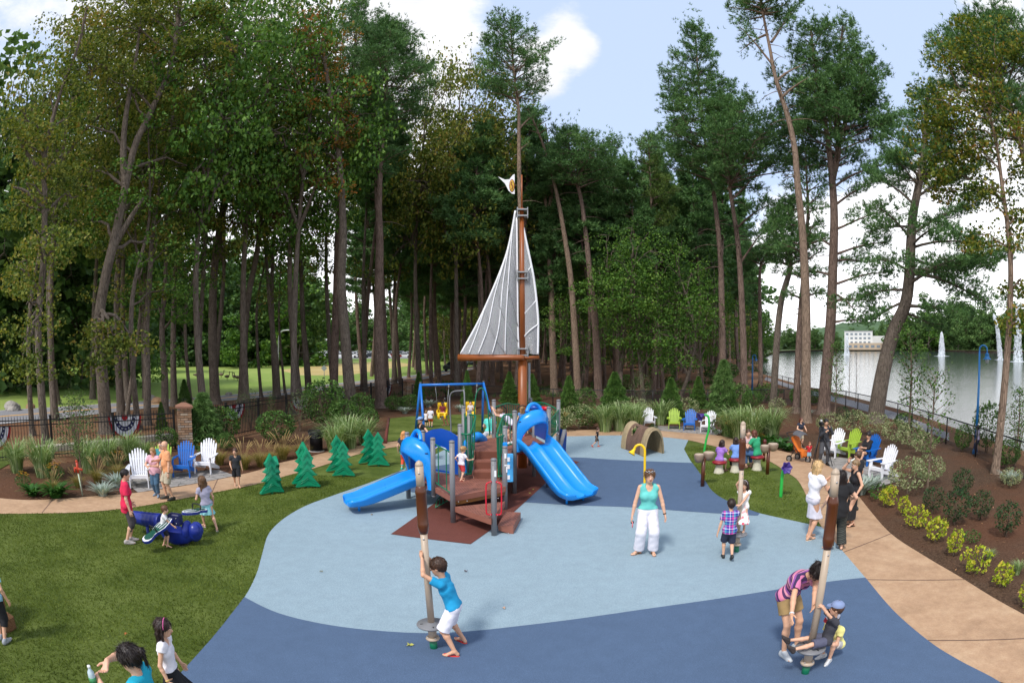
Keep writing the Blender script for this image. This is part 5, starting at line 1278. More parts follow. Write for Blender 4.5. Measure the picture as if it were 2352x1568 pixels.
CH={'w':chair_meshes(mat('chair_white','e9e9ee',.4,.03)),'b':chair_meshes(mat('chair_blue','0f62b8',.4,.06)),'g':chair_meshes(mat('chair_lime','9cb93c',.45,.06))}
for px,py,c,dx,dy,lb,gr in[
(322,1118,'w',.55,-.85,'white slatted armchair left of the pink-polo woman, leftmost chair of all',0),(372,1098,'g',.3,-1,'lime green slatted armchair hidden behind the man in the peach polo',0),
(424,1094,'b',.25,-1,'blue slatted armchair right behind the man in the peach polo',0),(474,1086,'w',.15,-1,'white slatted armchair next to the blue one, left patio right end',0),
(1490,983,'w',-.1,-1,'white slatted armchair at the left end of the back row, behind the log tunnel',1),(1548,985,'g',-.25,-1,'lime green slatted armchair in the back row by the evergreens',1),
(1584,988,'b',-.4,-1,'blue slatted armchair in the back row between lime and white',1),(1626,993,'w',-.6,-.8,'white slatted armchair at the right end of the back row',1),
(1912,1050,'w',-.85,-.5,'white slatted armchair just right of the cameraman',2),(1948,1050,'g',-.95,-.35,'lime green slatted armchair on the right-hand patio',2),
(1990,1068,'b',-1,-.3,'blue slatted armchair with a girl sitting in it',2),(2024,1100,'w',-1,-.25,'white slatted armchair nearest to us on the right-hand patio',2)]:
 g=G(px,py);o=thing('slatted_armchair',lb,'chair',(g.x,g.y,.036),yaw_of(dx,dy),('chairs on the left patio','chairs on the back patio','chairs on the right patio')[gr])
 k={0:.93,1:.86,2:.9}[gr]*1.0;o.scale=(k,k,k)
 for nm,me in CH[c]:link(nm,me,o)
FM=mat('fence_black','101114',.45,.1,5)
def iron_fence(name,label,pts,h,postat,group):
 pts=[Vector(p)for p in pts];o=thing(name,label,'fence',pts[0],0,group);org=pts[0]
 tot=0;segs=[]
 for a,c in zip(pts,pts[1:]):segs.append((a,c,(c-a).length));tot+=segs[-1][2]
 def at(s):
  for a,c,l in segs:
   if s<=l+1e-6:return a.lerp(c,max(0,s/l))
   s-=l
  return pts[-1]
 n=int(tot/postat);ps=[i*tot/n for i in range(n+1)]
 pm=MB();pm.box((0,0,h/2+.03),(.07,.07,h+.06),FM);pm.box((0,0,h+.08),(.09,.09,.03),FM);pme=mesh_of(pm,FM,'post')
 for s in ps:q=link('post',pme,o);q.location=at(s)-org
 for i in range(n):
  b=MB();a,c=at(ps[i])-org,at(ps[i+1])-org;d=(c-a).normalized();rz=atan2(d.y,d.x);ln=(c-a).length;mid=(a+c)/2
  for z in(.14,h-.05,h-.22):b.box((mid.x,mid.y,z),(ln,.035,.035),FM,rz=rz)
  m=int(ln/.115)
  for j in range(1,m):q=a.lerp(c,j/m);b.box((q.x,q.y,(h+.10)/2),(.019,.019,h+.02),FM,rz=rz);b.add([(q.x-.012,q.y,h+.06),(q.x+.012,q.y,h+.06),(q.x,q.y,h+.13)],[(0,1,2)],FM)
  b.build('picket_panel',FM,o)
 return o
fl=[G(-160,1068),G(55,1056),G(403,1031)];fr=[G(437,1026),G(607,988),G(781,948),G(925,918)]
iron_fence('iron_fence','black spiked iron fence left of the first stone pillar, holding the wide bunting',fl,Zt(46,963,hd(G(55,1056)))+.02,2.4,'iron fences')
iron_fence('iron_fence','black spiked iron fence running from the first to the second stone pillar',fr,1.42,2.4,'iron fences')
def stonemat():
 m,nt,b=nodes('ledge_stone');v=mapping(nt,objco(nt),(1,1,1));g=N(nt,'ShaderNodeNewGeometry')
 br=N(nt,'ShaderNodeTexBrick');br.inputs['Scale'].default_value=1;br.inputs['Brick Width'].default_value=.30;br.inputs['Row Height'].default_value=.09;br.inputs['Mortar Size'].default_value=.008;br.inputs['Bias'].default_value=0
 sp=N(nt,'ShaderNodeSeparateXYZ');nt.links.new(v,sp.inputs[0]);cb=N(nt,'ShaderNodeCombineXYZ');nt.links.new(math_(nt,'ADD',sp.outputs[0],sp.outputs[1]),cb.inputs[0]);nt.links.new(sp.outputs[2],cb.inputs[1]);nt.links.new(cb.outputs[0],br.inputs['Vector'])
 br.inputs['Color1'].default_value=(0,0,0,1);br.inputs['Color2'].default_value=(1,1,1,1);br.inputs['Mortar'].default_value=(.1,.1,.1,1)
 col=ramp(nt,br.outputs['Color'],[(0,hexc('7a5a42')),(.3,hexc('a67c58')),(.55,hexc('b8977a')),(.8,hexc('989088')),(1,hexc('c6b498'))])
 f=noise(nt,9,5,.7);col=mixc(nt,.35,col,ramp(nt,f,[(.3,hexc('5d4231')),(.7,hexc('c2a283'))]))
 nt.links.new(mixc(nt,br.outputs['Fac'],col,hexc('3b2f28')),b.inputs['Base Color']);b.inputs['Roughness'].default_value=.85
 bump(nt,b,math_(nt,'SUBTRACT',f,br.outputs['Fac']),.8,.03);return m
M_LEDGE=stonemat();M_CAPST=mat('cap_stone','8d6450',.8,.12,6,.4,20)
for px,py,ty,w,lb in((420,1031,923,.56,'stone pillar with a pyramid cap, nearer one, left of the black bin'),(939,917,870,.66,'stone pillar at the far end of the iron fence, beside the swings')):
 g=G(px,py);g.y+=.25;h=Zt(px,ty,hd(g));dr=(fr[0]-fl[-1]);o=thing('stone_pillar',lb,'pillar',g,atan2(dr.y,dr.x)*.3+.25,'stone pillars')
 b=MB();b.box((0,0,(h-.2)/2),(w,w,h-.2),M_LEDGE);b.build('shaft',M_LEDGE,o)
 b=MB();b.box((0,0,h-.17),(w+.12,w+.12,.07),M_CAPST);b.box((0,0,h-.075),(w+.10,w+.10,.12),M_CAPST,top=.25);b.build('cap',M_CAPST,o)
b=MB();q0,q1=G(60,1045),G(400,1010)
for i in range(3):a,c=q0.lerp(q1,i/3),q0.lerp(q1,i/3+.27);mid=(a+c)/2;b.box((mid.x,mid.y+.6,.12),((c-a).length,.35,.24),mat('pale_kerbstone','b5aa9c',.8,.1,8),rz=atan2(c.y-a.y,c.x-a.x),bev=.02)
tag(b.build('low_stone_wall',None),'low pale stone wall in pieces behind the left iron fence','low wall')
BW,BRD,BBL=mat('bunting_white','dcdce2',.8),mat('bunting_red','a3121f',.8),mat('bunting_blue','1b1f4d',.8)
def bunting(px,py,wpx,hpx,A,Bp,label):
 d=ray(px,py);A,Bp=Vector(A),Vector(Bp);u=(Bp-A);n_=Vector((u.y,-u.x,0)).normalized()
 t=n_.dot(A)/(n_.x*d.x+n_.y*d.y);c=Vector((d.x*t,d.y*t,CAMH+d.z*t));dist=hd(c);s=1/F*dist*1.0
 u.normalize();cosf=abs(Vector((d.x,d.y,0)).normalized().cross(u).length);W=wpx*s/2/max(.35,cosf)*.97;Hh=hpx*s
 if n_.dot(c)>0:n_=n_
 bk=n_ if n_.y>0 else-n_
 o=thing('bunting',label,'bunting',c+bk*.06,0,'pleated fan buntings on the iron fence');K=44
 rings=[(0,.22,BRD),(.22,.46,BW),(.46,.66,BBL),(.66,.86,BW),(.86,1.0,BRD)];b=MB()
 for r0,r1,m in rings:
  rows=[]
  for r in(r0,(r0+r1)/2,r1):
   rows.append([u*(-cos(pi*i/K)*W*r)+Vector((0,0,-sin(pi*i/K)*Hh*r))+bk*(.022*(1 if i%2 else-1)*r)for i in range(K+1)])
  b.grid(rows,m,True)
 st=b
 for i in range(9):
  a=pi*(i+.5)/9;q=u*(-cos(a)*W*.56)+Vector((0,0,-sin(a)*Hh*.56))-bk*.03;R0=.055*Hh*1.0
  pts=[q+u*sin(k*pi/5+pi*0)*R0*(1 if k%2==0 else .42)+Vector((0,0,cos(k*pi/5)*R0*(1 if k%2==0 else .42)))for k in range(10)];st.add(pts,[list(range(10))],BW)
 b.build('cloth',None,o)
bunting(-12,980,84,52,fl[0],fl[1],'red white and blue fan bunting cut off by the left edge of the photo')
bunting(287,953,84,55,fl[1],fl[2],'largest red white and blue fan bunting, behind the pink-polo woman')
bunting(540,929,55,41,fr[0],fr[1],'red white and blue fan bunting just right of the first stone pillar')
bunting(693,911,46,34,fr[1],fr[2],'red white and blue fan bunting mostly covered by a shrub near the bin')
bunting(802,896,34,32,fr[2],fr[3],'fan bunting partly hidden by the orange-topped maple trunk')
bunting(888,884,30,32,fr[2],fr[3],'fan bunting at the far end of the fence beside the flared pine trunk')
def chainmat():
 m=bpy.data.materials.new('chain_link');m.use_nodes=True;nt=m.node_tree;b=nt.nodes['Principled BSDF'];out=nt.nodes['Material Output']
 b.inputs['Base Color'].default_value=(.02,.02,.022,1);b.inputs['Roughness'].default_value=.5
 sp=N(nt,'ShaderNodeSeparateXYZ');nt.links.new(objco(nt),sp.inputs[0]);h=math_(nt,'ADD',sp.outputs[0],math_(nt,'MULTIPLY',sp.outputs[1],.7));fs=[]
 for op in('ADD','SUBTRACT'):fs.append(math_(nt,'LESS_THAN',math_(nt,'FRACT',math_(nt,'MULTIPLY',math_(nt,op,h,sp.outputs[2]),12.0)),.13))
 t=N(nt,'ShaderNodeBsdfTransparent');mx=N(nt,'ShaderNodeMixShader')
 nt.links.new(math_(nt,'MAXIMUM',fs[0],fs[1]),mx.inputs[0]);nt.links.new(t.outputs[0],mx.inputs[1]);nt.links.new(b.outputs[0],mx.inputs[2]);nt.links.new(mx.outputs[0],out.inputs[0]);return m
M_CHAIN=chainmat()
def chain_fence(label,px,h,gap=3.0):
 pts=[G(*p)for p in px];o=thing('chain_link_fence',label,'fence',pts[0],0,'black chain-link fences');org=pts[0]
 b=MB();b.tube([p-org+Vector((0,0,h))for p in pts],.024,FM,8);b.build('top_rail',FM,o)
 b=MB();b.grid([[p-org+Vector((0,0,.03))for p in pts],[p-org+Vector((0,0,h))for p in pts]],M_CHAIN,False);b.build('wire_mesh',M_CHAIN,o)
 pm=MB();pm.tube([(0,0,-.02),(0,0,h+.02)],.03,FM,8);pme=mesh_of(pm,FM,'post')
 for a,c in zip(pts,pts[1:]):
  n=max(1,round((c-a).length/gap))
  for i in range(n):q=link('post',pme,o);q.location=a.lerp(c,i/n)-org
 q=link('post',pme,o);q.location=pts[-1]-org
chain_fence('black chain-link fence along the back of the garden in front of the wood',[(947,918),(1023,915),(1178,925),(1270,931),(1420,935),(1499,936),(1625,934),(1800,932),(1861,928)],1.05)
chain_fence('black chain-link fence along the lake side of the garden',[(1752,876),(1841,905),(1861,928),(1942,938),(2000,955),(2060,976),(2172,1020),(2240,1050),(2352,1100),(2450,1160)],1.05,2.4)
g=G(727,1036);hB=Zt(727,986,hd(g));o=thing('litter_bin','black slatted metal litter bin beside the path and the striped grasses','litter bin',g)
b=MB();r0,r1=.22,.29
for i in range(26):
 a=2*pi*i/26;b.tube([(cos(a)*r0,sin(a)*r0,.03),(cos(a)*(r0+.01),sin(a)*(r0+.01),hB*.6),(cos(a)*r1,sin(a)*r1,hB*.93)],.014,MT_BLACK,5)
b.build('slats',MT_BLACK,o)
for r,z in((r0+.012,.05),(r0+.03,hB*.66),(r1+.005,hB*.93)):b=MB();b.tube([(cos(2*pi*i/26)*r,sin(2*pi*i/26)*r,z)for i in range(26)],.02,MT_BLACK,6,closed=True);b.build('hoop',MT_BLACK,o)
b=MB();b.lathe([(0,.06),(r0-.03,.06),(r1-.05,hB*.9)],mat('bin_liner','17181b',.5),24);b.build('liner',None,o)
b=MB();b.lathe([(r0+.08,.0),(r0+.08,.03),(0,.035)],mat('pale_slab','9a948f',.8),24);b.build('base_plate',None,o)
LB_=mat('lamp_blue','1c6fae',.4,.06)
def hooklamp(px,pyb,pyt,hook,label,d=None,r=.05,lean=0):
 g=G(px,pyb)if d is None else Pt(px,pyb,d);g.z=0;d=hd(g);zt=Zt(px+hook*.4,pyt,d);o=thing('street_lamp',label,'street lamp',g,0,'blue hooked lamps by the lake');s=1
 w=hook/F*d;ex=Vector((g.y,-g.x,0)).normalized();R=w/2
 b=MB();b.tube([(0,0,0),(0,0,zt-R*1.3)],[r*1.25,r*.75],LB_,12);b.lathe([(r*2,0),(r*2,.12),(r*1.3,.2)],LB_,14)
 b.tube(spline([Vector((0,0,zt-R*1.35))]+[ex*(R-R*cos(a))+Vector((0,0,zt-R+R*sin(a)))for a in(0.3,.9,1.57,2.2,2.9)]+[ex*w+Vector((0,0,zt-R*1.5))],5),r*.6,LB_,8);b.build('post',LB_,o)
 c=ex*w;z=zt-R*1.5;k=R/.22
 b=MB();b.lathe([(.03*k,z+.02),(.05*k,z-.05*k),(.12*k,z-.09*k),(.12*k,z-.12*k),(.10*k,z-.13*k),(.13*k,z-.19*k),(.13*k,z-.26*k),(.25*k,z-.34*k),(.25*k,z-.355*k),(.1*k,z-.35*k)],LB_,20,c=(c.x,c.y,0));b.build('lamp_shade',LB_,o)
 b=MB();b.lathe([(.10*k,z-.34*k),(.12*k,z-.42*k),(.08*k,z-.53*k),(0,z-.56*k)],mat('frosted_glass','a8b2b2',.2),16,c=(c.x,c.y,0));b.build('globe',None,o)
hooklamp(2238,1043,793,19,'tall blue lamp post with a hooked top, right side by the lake fence')
hooklamp(1728,867,815,8,'blue hooked lamp seen small at the left end of the lake',48,.06)
hooklamp(1834,868,828,8,'blue hooked lamp partly behind the pine trunks by the lake',45,.06)
g=Pt(640,860,78);g.z=0;o=thing('street_lamp','grey street lamp with a curved arm on the far side of the road','street lamp',g);zt=Zt(650,760,78)
b=MB();b.tube(spline([(0,0,0),(0,0,zt*.6),(.1,0,zt*.9),(.6,0,zt),(1.6,0,zt+.1)],5),[.09]*21,MT_STEEL,8);b.build('pole',MT_STEEL,o);b=MB();b.box((1.9,0,zt+.08),(.7,.2,.12),mat('lamp_head_pale','c9c9c9',.4),bev=.04);b.build('lamp_head',None,o)
g=G(745,880);o=thing('road_sign','pale diamond road sign standing at the roadside beyond the fence','road sign',g);z=Zt(745,843,hd(g));b=MB();b.tube([(0,0,0),(0,0,z)],.03,MT_STEEL,6);b.build('post',MT_STEEL,o);b=MB();b.box((0,-.03,z-.1),(.45,.02,.45),mat('sign_back','8f9698',.5),Matrix.Translation((0,0,z-.1))@Matrix.Rotation(pi/4,4,'Y')@Matrix.Translation((0,0,-z+.1)));b.build('plate',None,o)
def rock(name,label,c,r,m,seed,grp=None,flat=.7):
 b=MB();b.ball((0,0,0),1,m,22)
 for i,v in enumerate(b.v):
  n_=1+.28*mnoise.noise(v*1.3+Vector((seed,0,0)))+.1*mnoise.noise(v*4+Vector((seed,3,0)));b.v[i]=Vector((v.x*r*n_,v.y*r*.8*n_,max(-.05,v.z*n_*r*flat+r*.25)))
 b.sm=[False]*len(b.sm);o=b.build(name,m);o.location=c;tag(o,label,'boulder',grp);return o
M_RK1,M_RK2=mat('boulder_pale','9a948c',.85,.25,3,.6,12),mat('boulder_tan','9b7b5c',.85,.25,3,.6,12)
for i,(px,py,rp,m,lb)in enumerate([(29,943,22,M_RK1,'large pale boulder on the grass at the left edge beyond the road'),(70,938,13,M_RK2,'smaller tan boulder beside the large pale one'),(346,922,16,M_RK1,'pale boulder beyond the road seen between the maple trunks'),(360,926,14,M_RK2,'brown boulder in front of the pale one between the maple trunks'),(466,916,13,M_RK2,'pair of brown stones behind the small evergreen by the road'),(438,920,9,M_RK1,'pale stone half hidden by the small evergreen'),(526,908,8,M_RK1,'small pale stone at the kerb right of the first pillar'),(1002,871,7,M_RK2,'small stone by the road near the second pillar')]):
 g=G(px,py);rock('boulder',lb,g,rp/F*hd(g),m,i*7.7,'boulders along the road')
o=thing('climbing_rock','brown artificial rock climber cut off by the left edge of the photo','climbing rock',(0,0,0));g=G(-22,1450)
M_AR=mulch('artificial_rock',hexc('6d4f38'),hexc('8b6a4d'),hexc('a58462'));b=MB()
for k,(z,dx,w,hh)in enumerate([(.12,.12,1.0,.26),(.38,.05,.86,.26),(.64,-.05,.7,.26),(.9,-.12,.55,.28)]):
 b.box((g.x+dx-.2,g.y,z),(w,.8-.06*k,hh+.04),M_AR,bev=.06,rz=.12*((k%2)*2-1))
rk=b.build('rock',M_AR,o);o.location=(-.12,0,0)
g=G(421,1252);dd=hd(g);DF=thing('dragonfly_rider','blue dragonfly spring rider with green wings on the lawn','play animal',g)
PB=mat('navy_plastic','1a2c85',.35,.08,4);WG=mat('wing_green','0f4b3d',.4,.06)
def LP(px,py,dy=0):return Pt(px,py,dd+dy)-g
ta_,tb2=LP(303,1186,1.0),LP(372,1198,.35);b=MB();n=22;P=[ta_.lerp(tb2,i/n)for i in range(n+1)]
b.tube(P,[.02+(.145 if i>1 else .09)*(.75+.25*i/n)*(1+.07*abs(sin(i*pi/3)))for i in range(n+1)],PB,16);b.build('tail',PB,DF)
c=LP(405,1218,.1);b=MB();rows=[]
for i in range(9):
 a=i/8;rows.append([c+Vector(((a-.5)*.75,sin(t)*.21*(1-.7*(2*a-1)**4),-.0-abs(cos(t))*.30*(1-.5*(2*a-1)**2)))for t in[-pi/2+pi*j/10 for j in range(11)]])
b.grid(rows,PB);b.grid([[v+Vector((0,0,.03))for v in r]for r in rows][::-1],PB);b.ball(c+Vector((.27,0,.04)),(.10,.19,.20),PB,16);b.build('cockpit',PB,DF)
hc=LP(447,1222,-.05);b=MB();b.ball(hc,(.165,.16,.185),PB,18);b.ball(hc+Vector((.03,.05,.05)),(.145,.13,.16),PB,14);b.ball(hc+Vector((.03,-.05,.05)),(.14,.13,.155),PB,14);b.build('head',PB,DF)
b=MB();b.tube([(0,0,.02),(0,0,.22)],.09,MT_BLACK,14);b.lathe([(.13,0),(.13,.03),(0,.03)],MT_BLACK,16);b.build('spring',MT_BLACK,DF)
q=LP(341,1229,.5);b=MB();b.tube([(q.x,q.y,0),(q.x,q.y,tb2.z-.12)],.035,PB,8);b.build('leg',PB,DF)
def wing(a,t,w,z_up,nm='wing'):
 a,t=Vector(a),Vector(t);u=(t-a);L_=u.length;u.normalize();s=u.cross(Vector((0,0,1))).normalized();up=s.cross(u)
 half=[(0,.05),(.06,.45),(.2,.8),(.4,1),(.55,.82),(.62,.62),(.72,.6),(.86,.85),(.95,.7),(1,.2)]
 ol=[(x,y)for x,y in half]+[(x,-y)for x,y in reversed(half)]
 o_=None
 for k,(sc,m,th,nm2)in enumerate(((1,PB,.03,nm),(.97,MT_WHITE,.037,'wing_border'),(.86,WG,.043,'wing_face'))):
  b=MB();P1=[a+u*(L_*(.5+(x-.5)*sc))+s*y*w*sc+up*th for x,y in ol];P0=[p-up*(.05 if k==0 else .008)for p in P1];n=len(ol)
  b.add(P0+P1,[list(range(n-1,-1,-1)),list(range(n,2*n))]+[(i,(i+1)%n,n+(i+1)%n,n+i)for i in range(n)],m);q=b.build(nm2,m,DF if k==0 else o_);o_=o_ or q
 b=MB()
 for yy in(-.5,0,.5):b.tube(spline([a+u*L_*x+s*(yy*w*k2)+up*.048 for x,k2 in((.1,.4),(.3,1),(.5,.8))],4),.008,MT_WHITE,5)
 b.build('wing_vein',MT_WHITE,o_)
 b=MB();mid=a+u*L_*.62;b.tube(spline([mid-s*.1+up*.05,mid-s*.1+up*.15,mid+s*.1+up*.15,mid+s*.1+up*.05],5),.014,MT_BLACK,6);b.build('hand_hold',MT_BLACK,o_)
wing(LP(398,1187,-.05),LP(331,1246,-.45),.16,0);wing(LP(420,1180,.2),LP(470,1171,.75),.16,0)
b=MB();b.box(LP(404,1205,-.1)+Vector((0,0,.12)),(.28,.16,.22),mat('navy_box','121a4a',.4),bev=.02)
for dx in(-.07,.07):
 for dz in(.06,.16):b.ball(LP(404,1205,-.1)+Vector((dx,-.085,dz)),.012,MT_BOLT,6)
b.build('hub',None,DF)
g=G(1838,1060);o=thing('stroller','orange pushchair with a raised hood parked on the path by the woman in navy','stroller',g,.5);OR=mat('stroller_orange','d8701c',.7,.1,8)
for x,y in((-.26,.3),(.26,.3),(0,-.32)):
 b=MB();b.tube([(x+.0-.02,y,.11),(x+.02,y,.11)],.115,MT_BLACK,18);w_o=b.build('wheel',MT_BLACK,o);b=MB();b.tube([(x-.025,y,.11),(x+.025,y,.11)],.07,MT_STEEL,14);b.build('rim',MT_STEEL,w_o)
b=MB()
for s in(-1,1):b.tube([(s*.03,-.3,.12),(s*.22,-.05,.35),(s*.24,.3,.75),(s*.22,.5,.95)],.014,MT_BLACK,6);b.tube([(s*.26,.3,.11),(s*.24,.05,.5)],.014,MT_BLACK,6)
b.tube([(-.22,.5,.95),(.22,.5,.95)],.016,MT_BLACK,8);b.build('frame',MT_BLACK,o)
b=MB();rows=[[(x*(.2+.03*abs(sin(i))),y,z)for x in(-1,-.9,.9,1)]for i,(y,z)in enumerate([(-.2,.2),(-.16,.38),(.0,.38),(.12,.45),(.26,.85)])];b.grid(rows,OR);b.grid([[Vector(p)+Vector((0,.03,-.03))for p in r]for r in rows],OR);b.build('seat',OR,o)
b=MB();rows=[[(cos(t)*.24,.22-.34*sin(a),.78+.14*cos(a)+sin(t)*.12)for t in[pi*j/8 for j in range(9)]]for a in[i*.28 for i in range(6)]];b.grid(rows,mat('stroller_grey','55555a',.7));b.build('canopy',None,o)
g=G(1880,1072);TR=thing('tripod','black tripod with a camera in front of the man in the grey shirt','tripod',g);ht=1.32
for k,a in enumerate((-2.6,-.5,1.4)):
 b=MB();b.tube([(0,0,ht-.12),(cos(a)*.28,sin(a)*.28,ht*.45),(cos(a)*.48,sin(a)*.48,.01)],[.02,.017,.012],MT_BLACK,8);b.build('leg',MT_BLACK,TR)
b=MB();b.tube([(0,0,ht-.4),(0,0,ht+.02)],.016,MT_BLACK,8);b.ball((0,0,ht),.035,MT_BLACK,8);b.build('column',MT_BLACK,TR)
b=MB();b.box((0,.02,ht+.08),(.13,.09,.1),MT_BLACK,bev=.012);b.tube([(0,-.02,ht+.08),(0,-.14,ht+.08)],.042,MT_BLACK,14);b.box((0,.0,ht+.17),(.06,.08,.06),mat('flash_white','c8c8c8',.4),bev=.01);tag(b.build('camera',MT_BLACK),'black camera with a flash mounted on the tripod','camera');bpy.data.objects['camera.001'].location=g
g=G(190,1138);o=thing('garden_stake','white stake with an orange-red faucet-shaped top in the left planting bed','garden stake',g);z=Zt(181,1060,hd(g));RD=mat('stake_orange','b53a1c',.5)
b=MB();b.tube([(0,0,0),(-.08,0,z-.3)],.018,mat('stake_pale','b9c7ad',.5),8);b.build('rod',None,o);b=MB();b.tube([(-.08,0,z-.3),(-.09,0,z-.02)],.035,RD,8);b.tube([(-.2,0,z-.18),(.1,0,z-.2)],.028,RD,8);b.ball((-.1,0,z),.04,RD,8);b.tube([(-.2,0,z-.18),(-.2,0,z-.3)],.025,RD,8);b.build('head',RD,o)
def carmesh(c):
 m=mat('car_paint_'+c,c,.25,.03,3,coat=.6);gl=mat('car_glass','1c2226',.1);parts=[]
 pr=[(-2.15,.35),(-2.2,.75),(-1.95,.92),(-1.3,.98),(-.75,1.42),(.75,1.45),(1.35,1.0),(2.0,.88),(2.2,.6),(2.15,.32)]
 b=MB();rows=[[(x,s*(.86 if z<1.05 else .66)*k,z+zz)for x,z in pr]for s,k,zz in((-1,.93,0),(-1,1,-.02),(1,1,-.02),(1,.93,0))];b.grid(rows,m,False,closed=True);b.add(rows[0],[list(range(9,-1,-1))],m);b.add(rows[3],[list(range(10))],m);parts.append(('body',mesh_of(b,m,'body')))
 b=MB()
 for s in(-1,1):b.add([(-1.15,s*.80,1.0),(-.70,s*.68,1.36),(.70,s*.68,1.38),(1.18,s*.80,1.02)],[(0,1,2,3)],gl)
 b.add([(1.36,-.66,1.03),(1.36,.66,1.03),(.83,.58,1.42),(.83,-.58,1.42)],[(0,1,2,3)],gl);b.add([(-1.34,-.66,1.02),(-1.34,.66,1.02),(-.84,.58,1.40),(-.84,-.58,1.40)],[(0,1,2,3)],gl);parts.append(('window',mesh_of(b,gl,'window')))
 for x in(-1.35,1.35):
  for s in(-1,1):b=MB();b.tube([(x,s*.70,.32),(x,s*.89,.32)],.32,mat('tyre','17181a',.8),14);parts.append(('wheel',mesh_of(b,None,'wheel')))
 return parts
cars=[carmesh(c)for c in('e2e3e5','b9bcc0','e8e8e8','3a3f46','8d2a25','1b1c1f')]
rs=random.Random(5);grp='cars standing in the far car park'
for row,d in enumerate((172,186,203,222)):
 for i in range(17):
  px=705+i*25+rs.uniform(-3,3)+row*6
  if px>1135:continue
  k=rs.choice([0,0,2,2,1,1,3,4,0]);a=azpx(px);o=thing('parked_car','pale or dark car standing in the far car park beyond the field','car',(sin(a)*d,cos(a)*d,.03),rs.choice([0.1,3.2])+pi/2*(row%2)*0,grp)
  for nm,me in cars[k]:link(nm,me,o)
for px,py,k,lb,rz in((1046,853,5,'black car driving on the road, seen between the trunks left of the mast',1.2),(1090,842,3,'dark car further up the road behind the sail boom',1.1)):
 g=G(px,py);o=thing('parked_car',lb,'car',(g.x,g.y,.04),rz);o.name='car'
 for nm,me in cars[k]:link(nm,me,o)
GB,GN,GW=mat('goose_brown','6b5c4c',.8),mat('goose_black','1c1a1a',.7),mat('goose_white','cfc8bc',.8)
for i,(px,py,lb)in enumerate([(508,868,'standing goose, leftmost of the flock on the field'),(522,873,'goose with spread wings, second in the flock'),(538,873,'goose in the middle of the flock'),(546,875,'goose feeding beside the middle one'),(568,872,'goose standing upright at the right end of the flock'),(452,869,'goose on its own between two maple trunks')]):
 g=G(px,py);o=thing('goose',lb,'goose',g,i*1.3,'geese on the field');b=MB();b.ball((0,0,.42),(.34,.17,.17),GB,12);b.tube([(-.3,0,.42),(-.48,0,.46)],[.1,.03],GN,8);b.tube(spline([(.26,0,.48),(.38,0,.62),(.36,0,.82),(.42,0,.88)],4),[.075,.06,.05,.045,.04,.04,.04,.04,.04,.045,.05,.05,.045],GN,8);b.ball((.45,0,.88),(.08,.05,.05),GN,8);b.tube([(.5,0,.87),(.6,0,.85)],[.025,.008],GN,6);b.ball((.42,0,.85),(.04,.054,.03),GW,8)
 for s in(-1,1):b.tube([(0,s*.06,.3),(.02,s*.06,0)],.014,GN,5)
 b.build('body',None,o)
c=Pt(1985,800,420);c.z=0;yaw=-atan2(c.x,c.y);BD=thing('apartment_building','large white building with grey window bands on the far shore of the lake','building',c,yaw);WB=mat('building_white','d9dad8',.6,.04,.2);TB=mat('building_tan','b9a58d',.7,.05,.3);GLS=mat('building_glass','76828c',.2,.1,.5)
b=MB();b.box((-4,0,6),(20,12,12),WB);b.box((10,2,4.5),(9,10,9),WB);b.build('wall',WB,BD);b=MB();b.box((-4,0,12.2),(20.6,12.6,.4),mat('roof_grey','9a9c9e',.7));b.build('roof',None,BD)
b=MB();b.box((2,-8,2.2),(30,4,4.4),TB);b.build('annex',TB,BD)
for i in range(6):
 for j in range(3):b=MB();b.box((-12+i*3.1,-6.05,4.8+j*2.7),(1.8,.12,1.2),GLS);b.build('window',GLS,BD)
for i in range(7):b=MB();b.box((-10+i*4,-10.05,2.2),(2.4,.12,1.6),GLS);b.build('window',GLS,BD)
WTR=mat('water_spray','eef2f6',.6,.03)
for px,pyb,pyt,w,d,lb in((1945,805,770,11,260,'small fountain jet in front of the white building'),(2163,800,762,15,240,'white fountain in the middle of the lake'),(2338,812,696,20,170,'tallest fountain plume at the right edge'),(2298,806,722,12,190,'slanting fountain jet left of the tallest plume')):
 c=Pt(px,800,d);h=Zt(px,pyt,d)+.75;n=2300;t=rng.random(n);a=rng.random(n)*6.28;sp=w/F*d*.55
 o=thing('fountain',lb,'fountain',(c.x,c.y,-.75),0,'fountains on the lake')
 rad=sp*(.12+t**1.1)*rng.random(n)**.6;zz=h*(1-t**2)*(.92+.1*rng.random(n));C=np.stack([rad*np.cos(a)+((1-t)*0 if px!=2298 else-h*.25*(1-t)),rad*np.sin(a),np.maximum(.05,zz)],1)
 V,Fq=blades(C,np.tile([0,0,-1.0],(n,1)),.7,.05,2,.4);link('spray',mesh_np('spray',V,Fq,WTR,False),o)
 b=MB();b.lathe([(sp*2.4,.02),(sp*1.2,.06),(0,.1)],mat('foam','dfe5ea',.6),24);b.build('foam',None,o)
